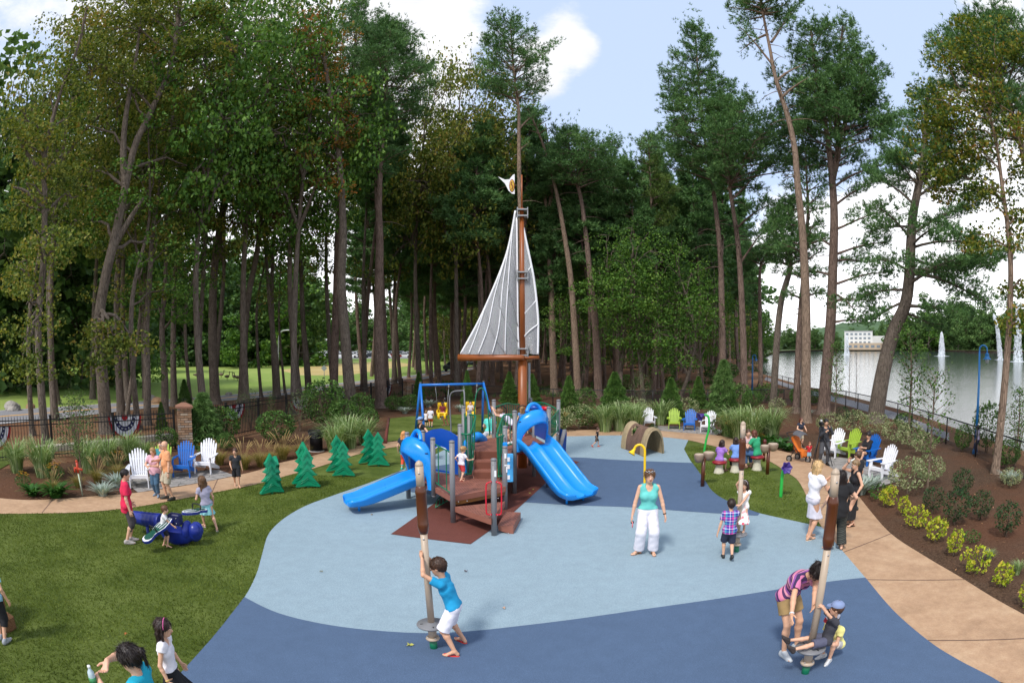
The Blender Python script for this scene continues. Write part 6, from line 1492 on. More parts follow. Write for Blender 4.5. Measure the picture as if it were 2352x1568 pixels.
for i,(px,py,c,lb)in enumerate([(942,1487,'a9a84e','pale green maple leaf on the dark blue rubber left of the spinner boy'),(1070,1317,'4a2b28','dark curled leaf on the light blue rubber right of the spinner boy'),(290,1462,'b06a34','orange leaf on the lawn behind the woman in teal'),(1158,1402,'c9a58a','tiny pale leaf on the light blue rubber'),(1225,1128,'9fa052','yellow leaf on the brown rubber diamond'),(1217,1136,'b0a95a','second yellow leaf on the brown diamond'),(738,1317,'7c7a5a','small grey leaf left of the brown diamond'),(1618,1092,'d08a5a','orange leaf on the turf by the left drums'),(1708,1069,'d09a4a','yellow leaf on the turf between the drums'),(854,1186,'8d7656','brown leaf beside the foot of the small slide')]):
 g=G(px,py);m=mat('leaf_'+c,c,.7);b=MB();s=.055 if i==0 else .035;pts=[]
 for k in range(20):a=2*pi*k/20;r=s*(1 if k%4==0 else(.45 if k%2==0 else .68));pts.append((cos(a)*r,sin(a)*r,.012+.01*sin(a*3+i)))
 b.add(pts+[(0,0,.004)],[(k,(k+1)%20,20)for k in range(20)],m);o=b.build('fallen_leaf',m);o.location=(g.x,g.y,.045);tag(o,lb,'leaf','fallen leaves')
 # ================= garden plants =================
PM={
'spruce':[('foliage',m_cone(.74,2.3,LF_SPRUCE,5200,.12,.012,4))],
'spruce2':[('foliage',m_cone(.78,2.0,LF_SPRUCE,5200,.12,.012,4))],
'arbor':[('foliage',m_cone(.6,2.4,leafmat('arborvitae',['2c4a1c','44682c','6b8c4a','86a364'],.15,.6,3),3800,.16,.014,4,.5,.5))],
'bushy':[('foliage',m_leafy(1900,.65,1.1,.085,LF_SHRUB)),('stem',m_stems(.4,1.0))],
'bushy2':[('foliage',m_leafy(2300,.78,1.5,.09,LF_SHRUB)),('stem',m_stems(.5,1.4))],
'loose':[('foliage',m_leafy(800,.6,1.8,.07,leafmat('loose_grey',['38452c','5b6b45','7f8c62'],.3,.6,3),shell=.1)),('stem',m_stems(.5,1.9,12))],
'varieg':[('foliage',m_leafy(1000,.6,.85,.07,LF_VARIEG)),('stem',m_stems(.4,.8))],
'hebe':[('foliage',m_leafy(1300,.42,.85,.06,LF_BLUEG,up=1.2,shell=.2)),('stem',m_stems(.3,.7))],
'yellow':[('foliage',m_leafy(360,.34,.6,.10,LF_YELLOW,up=.7,lump=.15)),('stem',m_stems(.2,.5))],'yellow2':[('foliage',m_leafy(300,.38,.5,.09,LF_YELLOW,up=.7,lump=.22)),('stem',m_stems(.2,.5))],'yellow3':[('foliage',m_leafy(320,.28,.62,.095,LF_YELLOW,up=.7,lump=.2)),('stem',m_stems(.2,.5))],
'silver':[('foliage',m_grass(120,.32,.35,LF_SILVER,.016,.5))],
'grass':[('foliage',m_grass(230,1.25,.85,LF_GRASS,.011,.9))],
'grass2':[('foliage',m_grass(200,1.0,.7,LF_GRASS,.011,.8))],
'fount':[('foliage',m_grass(420,.75,.62,LF_TAN,.005,.8)),('plume',m_plumes(22,.92,.55,mat('plume_tan','a08858',.8)))],
'low':[('foliage',m_leafy(320,.35,.4,.07,LF_SHRUB,up=1.0))],
'broadleaf':[('foliage',m_grass(70,.35,.38,leafmat('broad_green',['1f3a14','356024','4f8036'],.3,.4,4),.045,.8))],
}
def flower(n=26):
 C=ballpts(n,.2)*np.array([.35,.35,.12])+np.array([0,0,.55]);b=MB()
 for c in C:
  for k in range(6):a=k*1.05;b.add([c,(c[0]+.045*cos(a),c[1]+.045*sin(a),c[2]+.005),(c[0]+.045*cos(a+.7),c[1]+.045*sin(a+.7),c[2]+.005)],[(0,1,2)],LF_FLOWER)
  b.ball((c[0],c[1],c[2]),.013,mat('flower_eye','3a2412',.8),6);b.tube([(c[0]*.5,c[1]*.5,.02),tuple(c)],.004,LF_SHRUB,4,cap=False)
 return mesh_of(b,None,'blossom')
PM['flower']=[('foliage',m_leafy(380,.42,.5,.07,LF_SHRUB,up=1.0)),('blossom',flower())]
def sapling(h,r,n,t0=.35,size=.09,lf=None):
 b=MB();p=spline([Vector((0,0,-.02)),Vector((.03,.02,h*.5)),Vector((-.02,0,h))],4);b.tube(p,[.035*(1-.75*i/8)for i in range(9)],None,8,cap=False);C=[]
 for i in range(30):
  t=t0+(1-t0)*i/30;a=i*2.4;ln=r*(1-.75*abs(t-.55)/.6)*(.7+.5*rng.random());q=tp(p,t);e=q+Vector((cos(a)*ln,sin(a)*ln,ln*.9));b.tube([q,q.lerp(e,.5)+Vector((0,0,-.03)),e],[.01,.007,.003],None,4,cap=False)
  for k in range(n):u=.25+.8*rng.random();C.append(tuple(q.lerp(e,u)+Vector(rng.normal(size=3))*.09))
 me=mesh_of(b,BK_THIN,'trunk');V,Fq=leaves(np.array(C),size,.3,.5,.3,.5);return[('trunk',me),('crown',mesh_np('crown',V,Fq,lf or LF_SHRUB,False))]
def pl(kind,px,py,ph,label,cat='shrub',name='shrub',group=None,ref=None,d=None,wide=1.0):
 "ph: height in picture units; the copy is scaled to it"
 g=G(px,py)if d is None else Pt(px,py,d);g.z=.012
 me=PM[kind];zt=max(v.co.z for q in me for v in q[1].vertices);h=ph/F*math.dist((g.x,g.y,0),(0,0,CAMH))*1.02
 s=h/zt;return plant(name,label,cat,g,me,(s*wide,s*wide,s),group)
ge,gb,gg,gy,gh,gv,gf,gs='young conical evergreens','leafy shrubs by the iron fence','tall ornamental grasses','yellow-leaved shrubs along the path','dark upright shrubs in the right bed','cream-edged shrubs','fountain grasses in the left beds','silver-leaved plants'
for a in[('spruce',1170,925,72,'conical evergreen just left of the brown mast',1.0),('spruce',1222,930,72,'conical evergreen just right of the brown mast',1.0),('spruce',1306,960,98,'conical evergreen between the mast and the running toddler',.9),('spruce2',1411,965,110,'widest conical evergreen, above the log tunnel',1.0),('spruce',1540,968,100,'conical evergreen behind the lime chair of the back row',1.1),('spruce',1603,938,74,'smaller conical evergreen between the dark and the weeping one',1.0),('arbor',1660,955,128,'pale weeping evergreen right of the back row of chairs',1.1),('spruce',962,925,72,'narrow evergreen right beside the second stone pillar',.7),('spruce',425,945,72,'dark evergreen by the road behind the first pillar',.9),('spruce',372,985,60,'small dark evergreen behind the large bunting',.8),('spruce',1073,940,90,'slim evergreen at the end of the swing beam',.6)]:
 pl(a[0],a[1],a[2],a[3],a[4],'evergreen','conifer',ge,wide=a[5])
for a in[('arbor',470,1022,118,'feathery green shrub right of the first stone pillar',1.7),('bushy',515,1014,78,'dense shrub next to the feathery one by the fence',1.0),('bushy2',745,985,115,'big rounded green shrub behind the bin',1.0),('bushy',790,990,72,'leafy shrub at the foot of the big rounded one',1.0),('bushy',832,960,58,'shrub between the two big trunks by the fence',1.0),('bushy',845,990,55,'shrub at the right end of the striped grasses',.9),('loose',690,990,95,'wispy brownish shrub in front of the fence left of the bin',1.1),('loose',575,985,92,'droopy light green shrub by the second bunting',1.1),('bushy',635,1018,74,'low shrub in front of the fence between the buntings',1.2),('bushy',945,945,40,'shrub at the foot of the second stone pillar',1.2),('bushy',905,945,36,'shrub left of the second stone pillar',1.2),('loose',180,1060,150,'tall airy olive shrub in front of the left iron fence',1.3),('bushy',385,1035,52,'dark shrub between the large bunting and the first pillar',1.0),('bushy',520,1035,40,'low shrub left of the fountain grasses',1.1),('bushy2',1345,950,62,'light shrub beside the running toddler',.9),('bushy',1350,985,50,'shrub behind the running toddler',1.0),('loose',1470,930,78,'thin light green shrub between two evergreens',1.2),('bushy2',1700,960,78,'grey-green shrub right of the weeping evergreen',.8),('bushy',1728,938,40,'round shrub behind the tall grasses',1.2),('bushy',1760,925,44,'green shrub by the bend of the lake fence',1.3),('bushy',1835,935,46,'shrub left of the large right-hand trunk',1.0),('bushy',1870,930,36,'shrub between the two lake-side trunks',1.0),('hebe',1935,968,34,'small round shrub by the lake fence, left one',1.2),('hebe',1957,976,34,'small round shrub by the lake fence, right one',1.2),('bushy',2075,990,40,'dark shrub against the lake fence behind the variegated ones',1.1),('bushy2',2265,1040,110,'tall dense shrub right of the blue lamp',.8),('bushy',2210,1038,60,'narrow shrub left of the blue lamp',.7),('loose',2335,1060,130,'loose shrub at the right edge against the lake',1.1),('bushy',2310,1075,60,'shrub at the right edge below the loose one',1.1),('low',1700,990,30,'low shrub beside the yellow flowers',1.2),('bushy',1440,900,40,'bush at the edge of the wood',1.4),('bushy2',1520,890,60,'pale bush between the pines at the wood edge',1.2),('bushy',1655,880,50,'bush behind the weeping evergreen',1.6)]:
 pl(a[0],a[1],a[2],a[3],a[4],'shrub','shrub',gb if a[1]<1000 else 'leafy shrubs at the back',wide=a[5])
for a in[(1290,990,52,'cream-edged shrub right of the play structure'),(1330,985,58,'cream-edged shrub behind the running toddler'),(1395,985,50,'cream-edged shrub left of the tunnel grasses'),(1430,975,55,'cream-edged shrub above the log tunnel'),(1455,960,50,'cream-edged shrub left of the first white chair of the back row'),(1575,965,52,'cream-edged shrub behind the blue chair of the back row'),(1785,948,34,'cream-edged shrub on the mulch left of the big trunk'),(1755,1000,48,'cream-edged shrub left of the stroller woman'),(1905,1000,52,'cream-edged shrub behind the cameraman'),(1960,998,55,'cream-edged shrub behind the lime chair on the right'),(2010,1000,52,'cream-edged shrub at the foot of the tilted pine'),(2055,1020,55,'cream-edged shrub in the wide pale row, left one'),(2090,1030,58,'cream-edged shrub in the wide pale row, middle one'),(2120,1045,50,'cream-edged shrub in the wide pale row, right one'),(2085,1135,82,'large cream-edged shrub right of the nearest white chair'),(2130,1110,64,'cream-edged shrub behind the large one'),(2320,1120,44,'small pale shrub on the mulch near the right edge'),(1735,1012,50,'cream-edged shrub in the striped grasses')]:
 pl('varieg',a[0],a[1],a[2],a[3],'shrub','shrub',gv,wide=1.0)
for k,(x,y,h,lb)in enumerate([(2038,1165,50,'yellow shrub with orange leaves, first by the patio'),(2072,1185,46,'small yellow shrub second from the patio'),(2103,1213,52,'bright yellow shrub third from the patio'),(2148,1245,60,'yellow shrub with peach leaves, fourth from the patio'),(2190,1278,60,'yellow-green shrub fifth from the patio'),(2240,1318,62,'yellow shrub sixth from the patio, beside the thin grass'),(2298,1350,60,'yellow shrub seventh from the patio'),(2350,1395,62,'yellow shrub cut by the right edge of the photo'),(2018,1150,40,'olive shrub between the silver plants and the yellow row')]):
 pl(('yellow','yellow2','yellow3')[k*5%3]if k<8 else 'low',x,y,h,lb,'shrub','shrub',gy,wide=.85)
for k,(x,y,h,lb)in enumerate([(2140,1180,62,'dark upright shrub left in the cluster of four'),(2192,1205,82,'dark upright shrub in front of the cluster of four'),(2207,1140,62,'dark upright shrub at the back of the cluster'),(2250,1195,66,'dark upright shrub right in the cluster of four'),(2308,1232,78,'dark upright shrub standing alone near the right edge'),(2230,1248,30,'small reddish plant below the dark cluster')]):
 pl('hebe' if k<5 else 'low',x,y,h,lb,'shrub','shrub',gh,wide=1.0)
for k,(x,y,h,kd,lb)in enumerate([(100,1095,85,'grass','tall grass clump left of the tall olive shrub'),(40,1085,70,'grass2','tall grass clump at the far left in front of the fence'),(205,1085,75,'grass','tall grass clump right of the olive shrub'),(250,1068,64,'grass','tall grass clump left of the largest bunting'),(300,1056,60,'grass','tall grass clump under the largest bunting'),(335,1062,48,'grass2','tall grass clump behind the leftmost white chair'),(770,1040,70,'grass','striped grass clump right of the bin'),(800,1030,78,'grass','striped grass clump in the middle right of the bin'),(838,1022,62,'grass2','striped grass clump nearest to the tree cut-outs'),(1390,992,62,'grass2','grass clump left of the log tunnel'),(1425,990,68,'grass','grass clump behind the log tunnel'),(1460,990,64,'grass','grass clump left of the first back-row chair'),(1518,975,56,'grass2','grass clump between the white and lime chairs'),(1700,1010,76,'grass','wide grass clump right of the yellow flowers'),(1730,1015,82,'grass','wide grass clump in the middle of the striped bed'),(1770,1010,74,'grass','grass clump left of the stroller woman'),(1672,1002,60,'grass2','grass clump behind the floral flower pole'),(1205,985,40,'grass2','small grass clump seen under the slide hood'),(2270,1290,26,'grass2','thin grass tuft beside the sixth yellow shrub'),(2335,1320,30,'grass2','thin grass tuft near the right edge'),(1445,975,50,'grass2','grass clump above the tunnel mouth')]):
 pl(kd,x,y,h,lb,'ornamental grass','ornamental_grass',gg,wide=.85)
for k,(x,y,h,lb)in enumerate([(122,1135,62,'tan fountain grass left of the orange-headed stake'),(225,1110,62,'tan fountain grass right of the orange-headed stake'),(272,1100,62,'tan fountain grass left of the leftmost white chair'),(180,1120,50,'tan fountain grass behind the orange-headed stake'),(505,1068,62,'tan fountain grass behind the right white chair'),(560,1078,72,'tan fountain grass beside the walking boy'),(600,1072,66,'tan fountain grass right of the walking boy'),(650,1055,68,'tan fountain grass left of the bin'),(690,1050,56,'tan fountain grass just left of the bin'),(625,1062,50,'small tan fountain grass between the larger ones')]):
 pl('fount',x,y,h,lb,'ornamental grass','ornamental_grass',gf,wide=.95)
for k,(x,y,h,lb)in enumerate([(237,1140,30,'silver-leaved plant left of the woman in the pink shirt'),(270,1118,30,'silver-leaved plant behind the woman in the pink shirt'),(1060,945,16,'silver plant in the mulch behind the swings'),(930,950,16,'silver plant left of the blue swing legs'),(1975,1135,36,'silver-leaved plant at the corner of the right patio'),(2000,1122,30,'silver-leaved plant in front of the nearest white chair'),(2320,1110,26,'silver-leaved plant on the mulch at the right'),(1735,965,16,'silver plant left of the lake-side trunks'),(1855,955,14,'silver plant at the base of the tall bare pine'),(985,935,18,'silver plant behind the two boys')]):
 pl('silver',x,y,h,lb,'plant','silver_plant',gs,wide=1.1)
for k,(x,y,h,lb)in enumerate([(55,1120,34,'yellow daisies at the far left of the bed'),(128,1105,40,'yellow daisies left of the stake'),(270,1072,36,'yellow daisies in the grasses left of the bunting'),(470,1048,30,'yellow daisies behind the right white chair'),(1290,990,44,'yellow daisies right of the play structure'),(1655,1000,46,'yellow daisies left of the drum circle'),(1685,1008,44,'yellow daisies behind the drum circle'),(1500,988,18,'yellow daisies by the tunnel'),(1745,1020,24,'yellow daisies behind the woman in green'),(1445,1000,20,'yellow daisies at the log tunnel')]):
 pl('flower',x,y,h,lb,'flowers','flowering_plant','yellow daisies',wide=1.0)
for k,(x,y,h,lb)in enumerate([(130,1142,30,'broad-leaved plant by the path in the left bed'),(75,1138,22,'small broad-leaved plant at the left'),(1765,1018,18,'broad-leaved plant left of the stroller'),(1790,1028,20,'broad-leaved plant by the path near the stroller'),(1455,1000,14,'broad-leaved plant behind the tunnel'),(1810,1035,16,'broad-leaved plant next to the stroller wheel')]):
 pl('broadleaf',x,y,h,lb,'plant','leafy_plant','broad-leaved plants',wide=1.1)
sp1,sp2,sp3=sapling(3.2,.75,15),sapling(2.6,.4,20,.3,.08),sapling(3.0,.5,3,.15,.05)
for me,px,py,ty,lb,w in((sp1,2128,1140,830,'young tree with a broad loose crown in the right bed',1.1),(sp2,2085,1010,735,'slim young tree left of the broad one',1.1),(sp2,1916,972,775,'slim young tree between the lake-side trunks',.8),(sp1,190,1130,890,'thin sapling in the left bed beside the stake',.8),(sp3,1965,925,800,'bare twiggy sapling by the lake, right one',.6),(sp3,1950,920,790,'bare twiggy sapling by the lake, left one',.6),(sp2,2330,1070,880,'young tree at the right edge in front of the lake',1.2),(sp1,625,1000,895,'young tree in front of the fence between the buntings',.6)):
 g=G(px,py);g.z=.01;h=Zt(px,ty,hd(g));zt=max(v.co.z for v in me[1][1].vertices);s=h/zt;plant('young_tree',lb,'tree',g,me,(s*w,s*w,s),'young trees in the beds')
n=14000;C=[]
while len(C)<n:
 x,y=rng.uniform(-22,26),rng.uniform(1,40);C.append((x,y))
from mathutils.geometry import intersect_point_line
def inpoly(poly):
 X=np.array([[p[0],p[1]]for p in poly]);
 def f(P):
  c=np.zeros(len(P),bool);j=len(X)-1
  for i in range(len(X)):
   a,b_=X[i],X[j];m=((a[1]>P[:,1])!=(b_[1]>P[:,1]))&(P[:,0]<(b_[0]-a[0])*(P[:,1]-a[1])/(b_[1]-a[1]+1e-12)+a[0]);c^=m;j=i
  return c
 return f
C=np.array(C);inb=inpoly(bed)(C);path_=inpoly(PATHU+PATHL[::-1])(C)|inpoly(PATHL+[Vector((-30,-2,0))])(C)|inpoly(back)(C)|inpoly(R_)(C)
C=C[inb&~path_];C=np.concatenate([C,np.full((len(C),1),.022)],1)
V,Fq=leaves(C,.055,3.0,.4,.6);tag(link('wood_chips',mesh_np('wood_chips',V,Fq,leafmat('chips',['3a2a20','6b4a34','8f6a4a','b58d68'],0,.9,2),False)),kind='stuff')
P_a=np.stack([rng.uniform(-9,22,2200),rng.uniform(44,64,2200)],1);C=np.concatenate([P_a,np.zeros((len(P_a),1))],1);keep=np.array([mnoise.noise(Vector((c[0]*.25,c[1]*.25,0)))>.02 for c in C])&~inpoly([(p.x,p.y)for p in shore])(C[:,:2]);C=C[keep]
V,Fq=blades(C,np.tile([0,0,1.0],(len(C),1)),.38,.03,5,.9);tag(link('undergrowth',mesh_np('undergrowth',V,Fq,LF_SHRUB,False)),kind='stuff')
A=np.stack([rng.uniform(-13,-2.6,120000),rng.uniform(3.5,17,120000)],1);B2=np.stack([rng.uniform(3.5,7.5,26000),rng.uniform(10,22,26000)],1);A=np.concatenate([A,B2]);A=A[inpoly(PATHL+[Vector((-30,-2,0))])(A)&~inpoly(R_)(A)]
C=np.concatenate([A,np.full((len(A),1),.02)],1);V,Fq=blades(C,np.tile([0,0,1.0],(len(C),1)),.042,.0045,3,1.0);tag(link('turf_grass',mesh_np('turf_grass',V,Fq,leafmat('turf_blades',['384212','54661f','748433','96a052'],.25,.5,1.2),False)),kind='stuff')
# ================= people =================
def SMIN(a,b,k):
 h=np.maximum(k-np.abs(a-b),0)/k
 return np.minimum(a,b)-h*h*k*.25
class Field:
 def __init__(s,lo,hi,h):
  s.h=h;s.lo=np.array(lo,np.float32);n=np.ceil((np.array(hi)-s.lo)/h).astype(int)+1
  s.n=n;s.v=np.full(n,9.0,np.float32);s.ax=[s.lo[i]+h*np.arange(n[i],dtype=np.float32)for i in range(3)]
 def sub(s,lo,hi):
  i0=np.maximum(0,np.floor((np.array(lo)-s.lo)/s.h).astype(int));i1=np.minimum(s.n,np.ceil((np.array(hi)-s.lo)/s.h).astype(int)+1)
  sl=tuple(slice(a,b)for a,b in zip(i0,i1));P=np.stack(np.meshgrid(*[s.ax[i][sl[i]]for i in range(3)],indexing='ij'),-1)
  return sl,P
 def put(s,sl,d,k,op):
  if d.size==0:return
  if op=='u':s.v[sl]=SMIN(s.v[sl],d,k)if k>0 else np.minimum(s.v[sl],d)
  elif op=='cut':s.v[sl]=np.maximum(s.v[sl],-d)if k<=0 else-SMIN(-s.v[sl],d,k)
  elif op=='and':s.v[sl]=np.maximum(s.v[sl],d)
 def cap(s,a,b,ra,rb,k=.02,op='u',sq=None):
  "tapered capsule; sq = (axis, factor) flattens it across an axis"
  a,b=np.array(a,np.float32),np.array(b,np.float32);R=max(ra,rb)+k+2.5*s.h
  sl,P=s.sub(np.minimum(a,b)-R,np.maximum(a,b)+R)
  if P.size==0:return
  Q=P-a;ba=b-a
  if sq is not None:
   ax,f=np.array(sq[0],np.float32),sq[1];Q=Q+ax*((Q@ax)*(1/f-1))[...,None];ba=ba+ax*float(ba@ax)*(1/f-1)
  L2=float(ba@ba)
  t=np.clip((Q@ba)/L2,0,1)if L2>1e-9 else np.zeros(Q.shape[:-1],np.float32)
  d=np.linalg.norm(Q-t[...,None]*ba,axis=-1)-(ra+(rb-ra)*t)
  if sq is not None:d=d*(.5+.5*sq[1])
  s.put(sl,d,k,op)
 def ell(s,c,r,M=None,k=.01,op='u'):
  c=np.array(c,np.float32);r=np.array(r,np.float32);R=float(r.max())+k+2.5*s.h
  sl,P=s.sub(c-R,c+R)
  if P.size==0:return
  Q=P-c
  if M is not None:Q=Q@np.array(M,np.float32)
  k0=np.linalg.norm(Q/r,axis=-1);k1=np.linalg.norm(Q/(r*r),axis=-1)
  s.put(sl,k0*(k0-1)/np.maximum(k1,1e-6),k,op)
 def plane(s,c,n,op='and'):
  "keep the side the normal points away from"
  P0=np.array(c,np.float32);n=np.array(n,np.float32);n=n/np.linalg.norm(n)
  d=(s.ax[0][:,None,None]-P0[0])*n[0]+(s.ax[1][None,:,None]-P0[1])*n[1]+(s.ax[2][None,None,:]-P0[2])*n[2]
  s.v=np.maximum(s.v,d)
 def wrinkle(s,amp,f,seed=0):
  X,Y,Z=s.ax[0][:,None,None],s.ax[1][None,:,None],s.ax[2][None,None,:]
  s.v=s.v+amp*(np.sin(X*f+Z*f*.7+seed+2*np.sin(Y*f*.5+seed))*np.sin(Z*f*1.3-Y*f*.8+seed*2)+.6*np.sin(Z*f*2.1+X*f*1.1+3*np.sin(Y*f*.9)+seed)).astype(np.float32)*.6
 def mesh(s,name,mats,mfun=None):
  v=s.v;neg=v<0;nx,ny,nz=v.shape
  c=np.zeros((nx-1,ny-1,nz-1),np.int8)
  for i in(0,1):
   for j in(0,1):
    for k in(0,1):c+=neg[i:nx-1+i,j:ny-1+j,k:nz-1+k]
  act=np.argwhere((c>0)&(c<8));m=len(act)
  if m==0:return None
  idx=np.full(c.shape,-1,np.int32);idx[tuple(act.T)]=np.arange(m)
  acc=np.zeros((m,3),np.float32);cnt=np.zeros(m,np.float32)
  cor=[(i,j,k)for i in(0,1)for j in(0,1)for k in(0,1)]
  val={q:v[act[:,0]+q[0],act[:,1]+q[1],act[:,2]+q[2]]for q in cor}
  for a in cor:
   for ax_ in range(3):
    if a[ax_]==0:
     b=list(a);b[ax_]=1;b=tuple(b);va,vb=val[a],val[b];cr=(va<0)!=(vb<0)
     t=np.where(cr,va/np.where(cr,va-vb,1),0)
     p=np.array(a,np.float32)+np.zeros((m,3),np.float32);p[:,ax_]+=t
     acc+=p*cr[:,None];cnt+=cr
  V=(act+acc/np.maximum(cnt,1)[:,None])*s.h+s.lo
  Fs=[]
  for ax_ in range(3):
   o=[i for i in range(3)if i!=ax_]
   sA=[slice(None)]*3;sB=[slice(None)]*3;sA[ax_]=slice(0,-1);sB[ax_]=slice(1,None)
   for q in o:sA[q]=slice(1,-1);sB[q]=slice(1,-1)
   A,B=neg[tuple(sA)],neg[tuple(sB)];e=np.argwhere(A!=B)
   if len(e)==0:continue
   pos=A[tuple(e.T)];e=e.copy()
   for q in o:e[:,q]+=1
   def cell(d0,d1):w=e.copy();w[:,o[0]]-=d0;w[:,o[1]]-=d1;return idx[tuple(w.T)]
   q=np.stack([cell(1,1),cell(0,1),cell(0,0),cell(1,0)],1)
   flip=pos if ax_!=1 else~pos
   q[~flip]=q[~flip][:,::-1];Fs.append(q)
  Fq=np.concatenate(Fs);Fq=Fq[(Fq>=0).all(1)]
  mi=None
  if mfun is not None:mi=mfun(V[Fq].mean(1))
  return mesh_np(name,V,Fq,mats,True,mi)
def v3(*a):return np.array(a,float)
def nrm(v):v=np.array(v,float);return v/max(1e-9,np.linalg.norm(v))
def ik(a,t,l1,l2,pole):
 a,t=np.array(a,float),np.array(t,float);d=t-a;D=np.linalg.norm(d);D2=min(D,(l1+l2)*.999);u=d/max(D,1e-6);t=a+u*D2
 x=(l1*l1-l2*l2+D2*D2)/(2*D2);h=math.sqrt(max(0,l1*l1-x*x));p=np.array(pole,float);p=nrm(p-u*(p@u));return a+u*x+p*h,t
SKINS={}
def skin(c):
 a=hexc(c);b=hexc('edc0a2');return mat('skin_'+c,tuple(x*.5+y*.5 for x,y in zip(a,b))if c>'99' else c,.5,.06,14)
def clothmat(c,sc=30):return mat('cloth_'+c,c,.85,.07,12,.25,sc)
def hairmat(c):
 k='hair_'+c
 if k in _M:return _M[k]
 m,nt,b=nodes(k);f=noise(nt,60,4,.6,mapping(nt,objco(nt),(1,1,.12)));h=hexc(c)
 nt.links.new(ramp(nt,f,[(.3,tuple(x*.5 for x in h)),(.7,tuple(min(1,x*1.6)for x in h))]),b.inputs['Base Color']);b.inputs['Roughness'].default_value=.45;bump(nt,b,f,.6,.01);_M[k]=m;return m
M_EYEW,M_EYED,M_LIP=mat('eye_white','e6e2dc',.3),mat('eye_dark','20150f',.2),mat('lips','a85a50',.5)
def person(label,foot,H,face,pose=None,sk='c99a7c',top=None,bot=None,shoes=None,hair=None,child=0.0,fem=0,name='person',group=None,h=None,extras=(),base_z=0.0,bulk=1.0,cat=None):
 """foot: world point below the figure; face: heading vector (x, y). Pose values are in figure units (height = 1), x right, y forward, z up."""
 P=dict(pose or{});foot=Vector(foot);yaw=yaw_of(*face)
 o=thing(name,label,cat or('child' if child>.3 else 'person'),(foot.x,foot.y,base_z+foot.z),yaw,group)
 if 'roll' in P:o.rotation_euler=(P.get('pitch',0),P['roll'],yaw)
 dist=hd(foot);h=h or(max(.006,min(.016,dist*.0008)))
 hs=.068+.026*child
 LEG=.50-.035*child;u1=.245-.018*child;l1=.235-.015*child;AR=.17;FA=.145-.01*child
 hip=v3(*P.get('hip',(0,0,LEG)));lean=radians(P.get('lean',2));side=radians(P.get('side',0));tw=radians(P.get('twist',0))
 U_=nrm((sin(side),sin(lean),cos(lean)*cos(side)));Rr=nrm(np.cross((-sin(tw)*0+0,1,0)if abs(U_[1])<.9 else(0,0,-1),U_));
 Rr=nrm(v3(1,0,0)-U_*U_[0]);Fw=np.cross(U_,Rr);
 if tw:R2,F2=Rr*cos(tw)+Fw*sin(tw),Fw*cos(tw)-Rr*sin(tw)
 else:R2,F2=Rr,Fw
 tl=.30-.01*child
 sw=(.098 if fem else .108)-.006*child
 bend=P.get('bend',0)
 waist=hip+U_*.08;chest=hip+U_*(tl*.62);U2=nrm(U_+Fw*bend);neck=chest+U2*(tl*.38);shl={s:neck-U2*.028+R2*s*sw for s in(-1,1)}
 head_yaw=radians(P.get('hyaw',0));hp=radians(P.get('hpitch',0));hr=radians(P.get('hroll',0))
 nk=P.get('neck',.02);hc=neck+U2*(.03+hs*.95)+F2*nk
 hf=F2*cos(head_yaw)+R2*sin(head_yaw);hr_=R2*cos(head_yaw)-F2*sin(head_yaw);hu=U2
 if P.get('headup',1):hu=nrm(U2*.4+v3(0,0,1)*.6)if U2[2]>.1 else U2;hf=nrm(hf-hu*(hf@hu));hr_=np.cross(hf,hu)
 hf2=hf*cos(hp)-hu*sin(hp);hu2=hu*cos(hp)+hf*sin(hp);hr2=hr_*cos(hr)+hu2*sin(hr);hu2=np.cross(hr2,hf2)
 HM=np.stack([hr2,hf2,hu2],1)
 hips={s:hip+Rr*s*.047 for s in(-1,1)}
 ft={-1:P.get('fl',(-.06,.0,.0)),1:P.get('fr',(.06,.0,.0))};ank,knee,toe={},{},{}
 for s in(-1,1):
  f=v3(*ft[s][:3]);a=f+v3(0,0,.045);kp=P.get('kl' if s<0 else 'kr',(s*.12,1,.1));knee[s],ank[s]=ik(hips[s],a,u1,l1,kp)
  td=ft[s][3]if len(ft[s])>3 else s*.25;tdn=ft[s][4]if len(ft[s])>4 else 0;toe[s]=(td,tdn)
 hd_={-1:P.get('hl',(-.17,.03,hip[2]-.02)),1:P.get('hr',(.17,.03,hip[2]-.02))};elb,wr={},{}
 for s in(-1,1):elb[s],wr[s]=ik(shl[s],hd_[s][:3],AR,FA,P.get('el' if s<0 else 'er',(s*.5,-1,-.4)))
 lo=np.min([*shl.values(),*elb.values(),*wr.values(),*ank.values(),*knee.values(),hc,hip],0)-.17;hi=np.max([*shl.values(),*elb.values(),*wr.values(),*ank.values(),*knee.values(),hc,hip],0)+.17
 def W(p):return np.array(p,float)*H
 def fld(lo_=None,hi_=None,hh=None):return Field((lo if lo_ is None else lo_)*H,(hi if hi_ is None else hi_)*H,hh or h)
 fld0=fld();B=bulk;C=child
 def torso(f,e=0.0,k=.03):
  k=k*H
  f.cap(W(hips[-1]),W(hips[1]),H*(.058*B)+e,H*(.058*B)+e,k,sq=(Fw,.9))
  f.cap(W(hip+U_*.01),W(waist+U_*.03),H*(.066-.004*fem*(1-C))*B+e,H*(.056-.005*fem*(1-C)+.009*C)*B+e,k,sq=(Fw,.82))
  f.cap(W(waist),W(chest),H*(.058-.005*fem*(1-C)+.009*C)*B+e,H*(.067)*B+e,k,sq=(Fw,.80))
  f.cap(W(chest-R2*.034),W(chest+R2*.034),H*.056*B+e,H*.056*B+e,k,sq=(Fw,.88))
  f.cap(W(shl[-1]+R2*.02-U2*.005),W(shl[1]-R2*.02-U2*.005),H*.032+e,H*.032+e,k)
  if fem and C<.5:
   for s in(-1,1):f.ell(W(chest+R2*s*.040+F2*.044-U_*.010),(H*.031+e,H*.026+e,H*.032+e),k=.022*H)
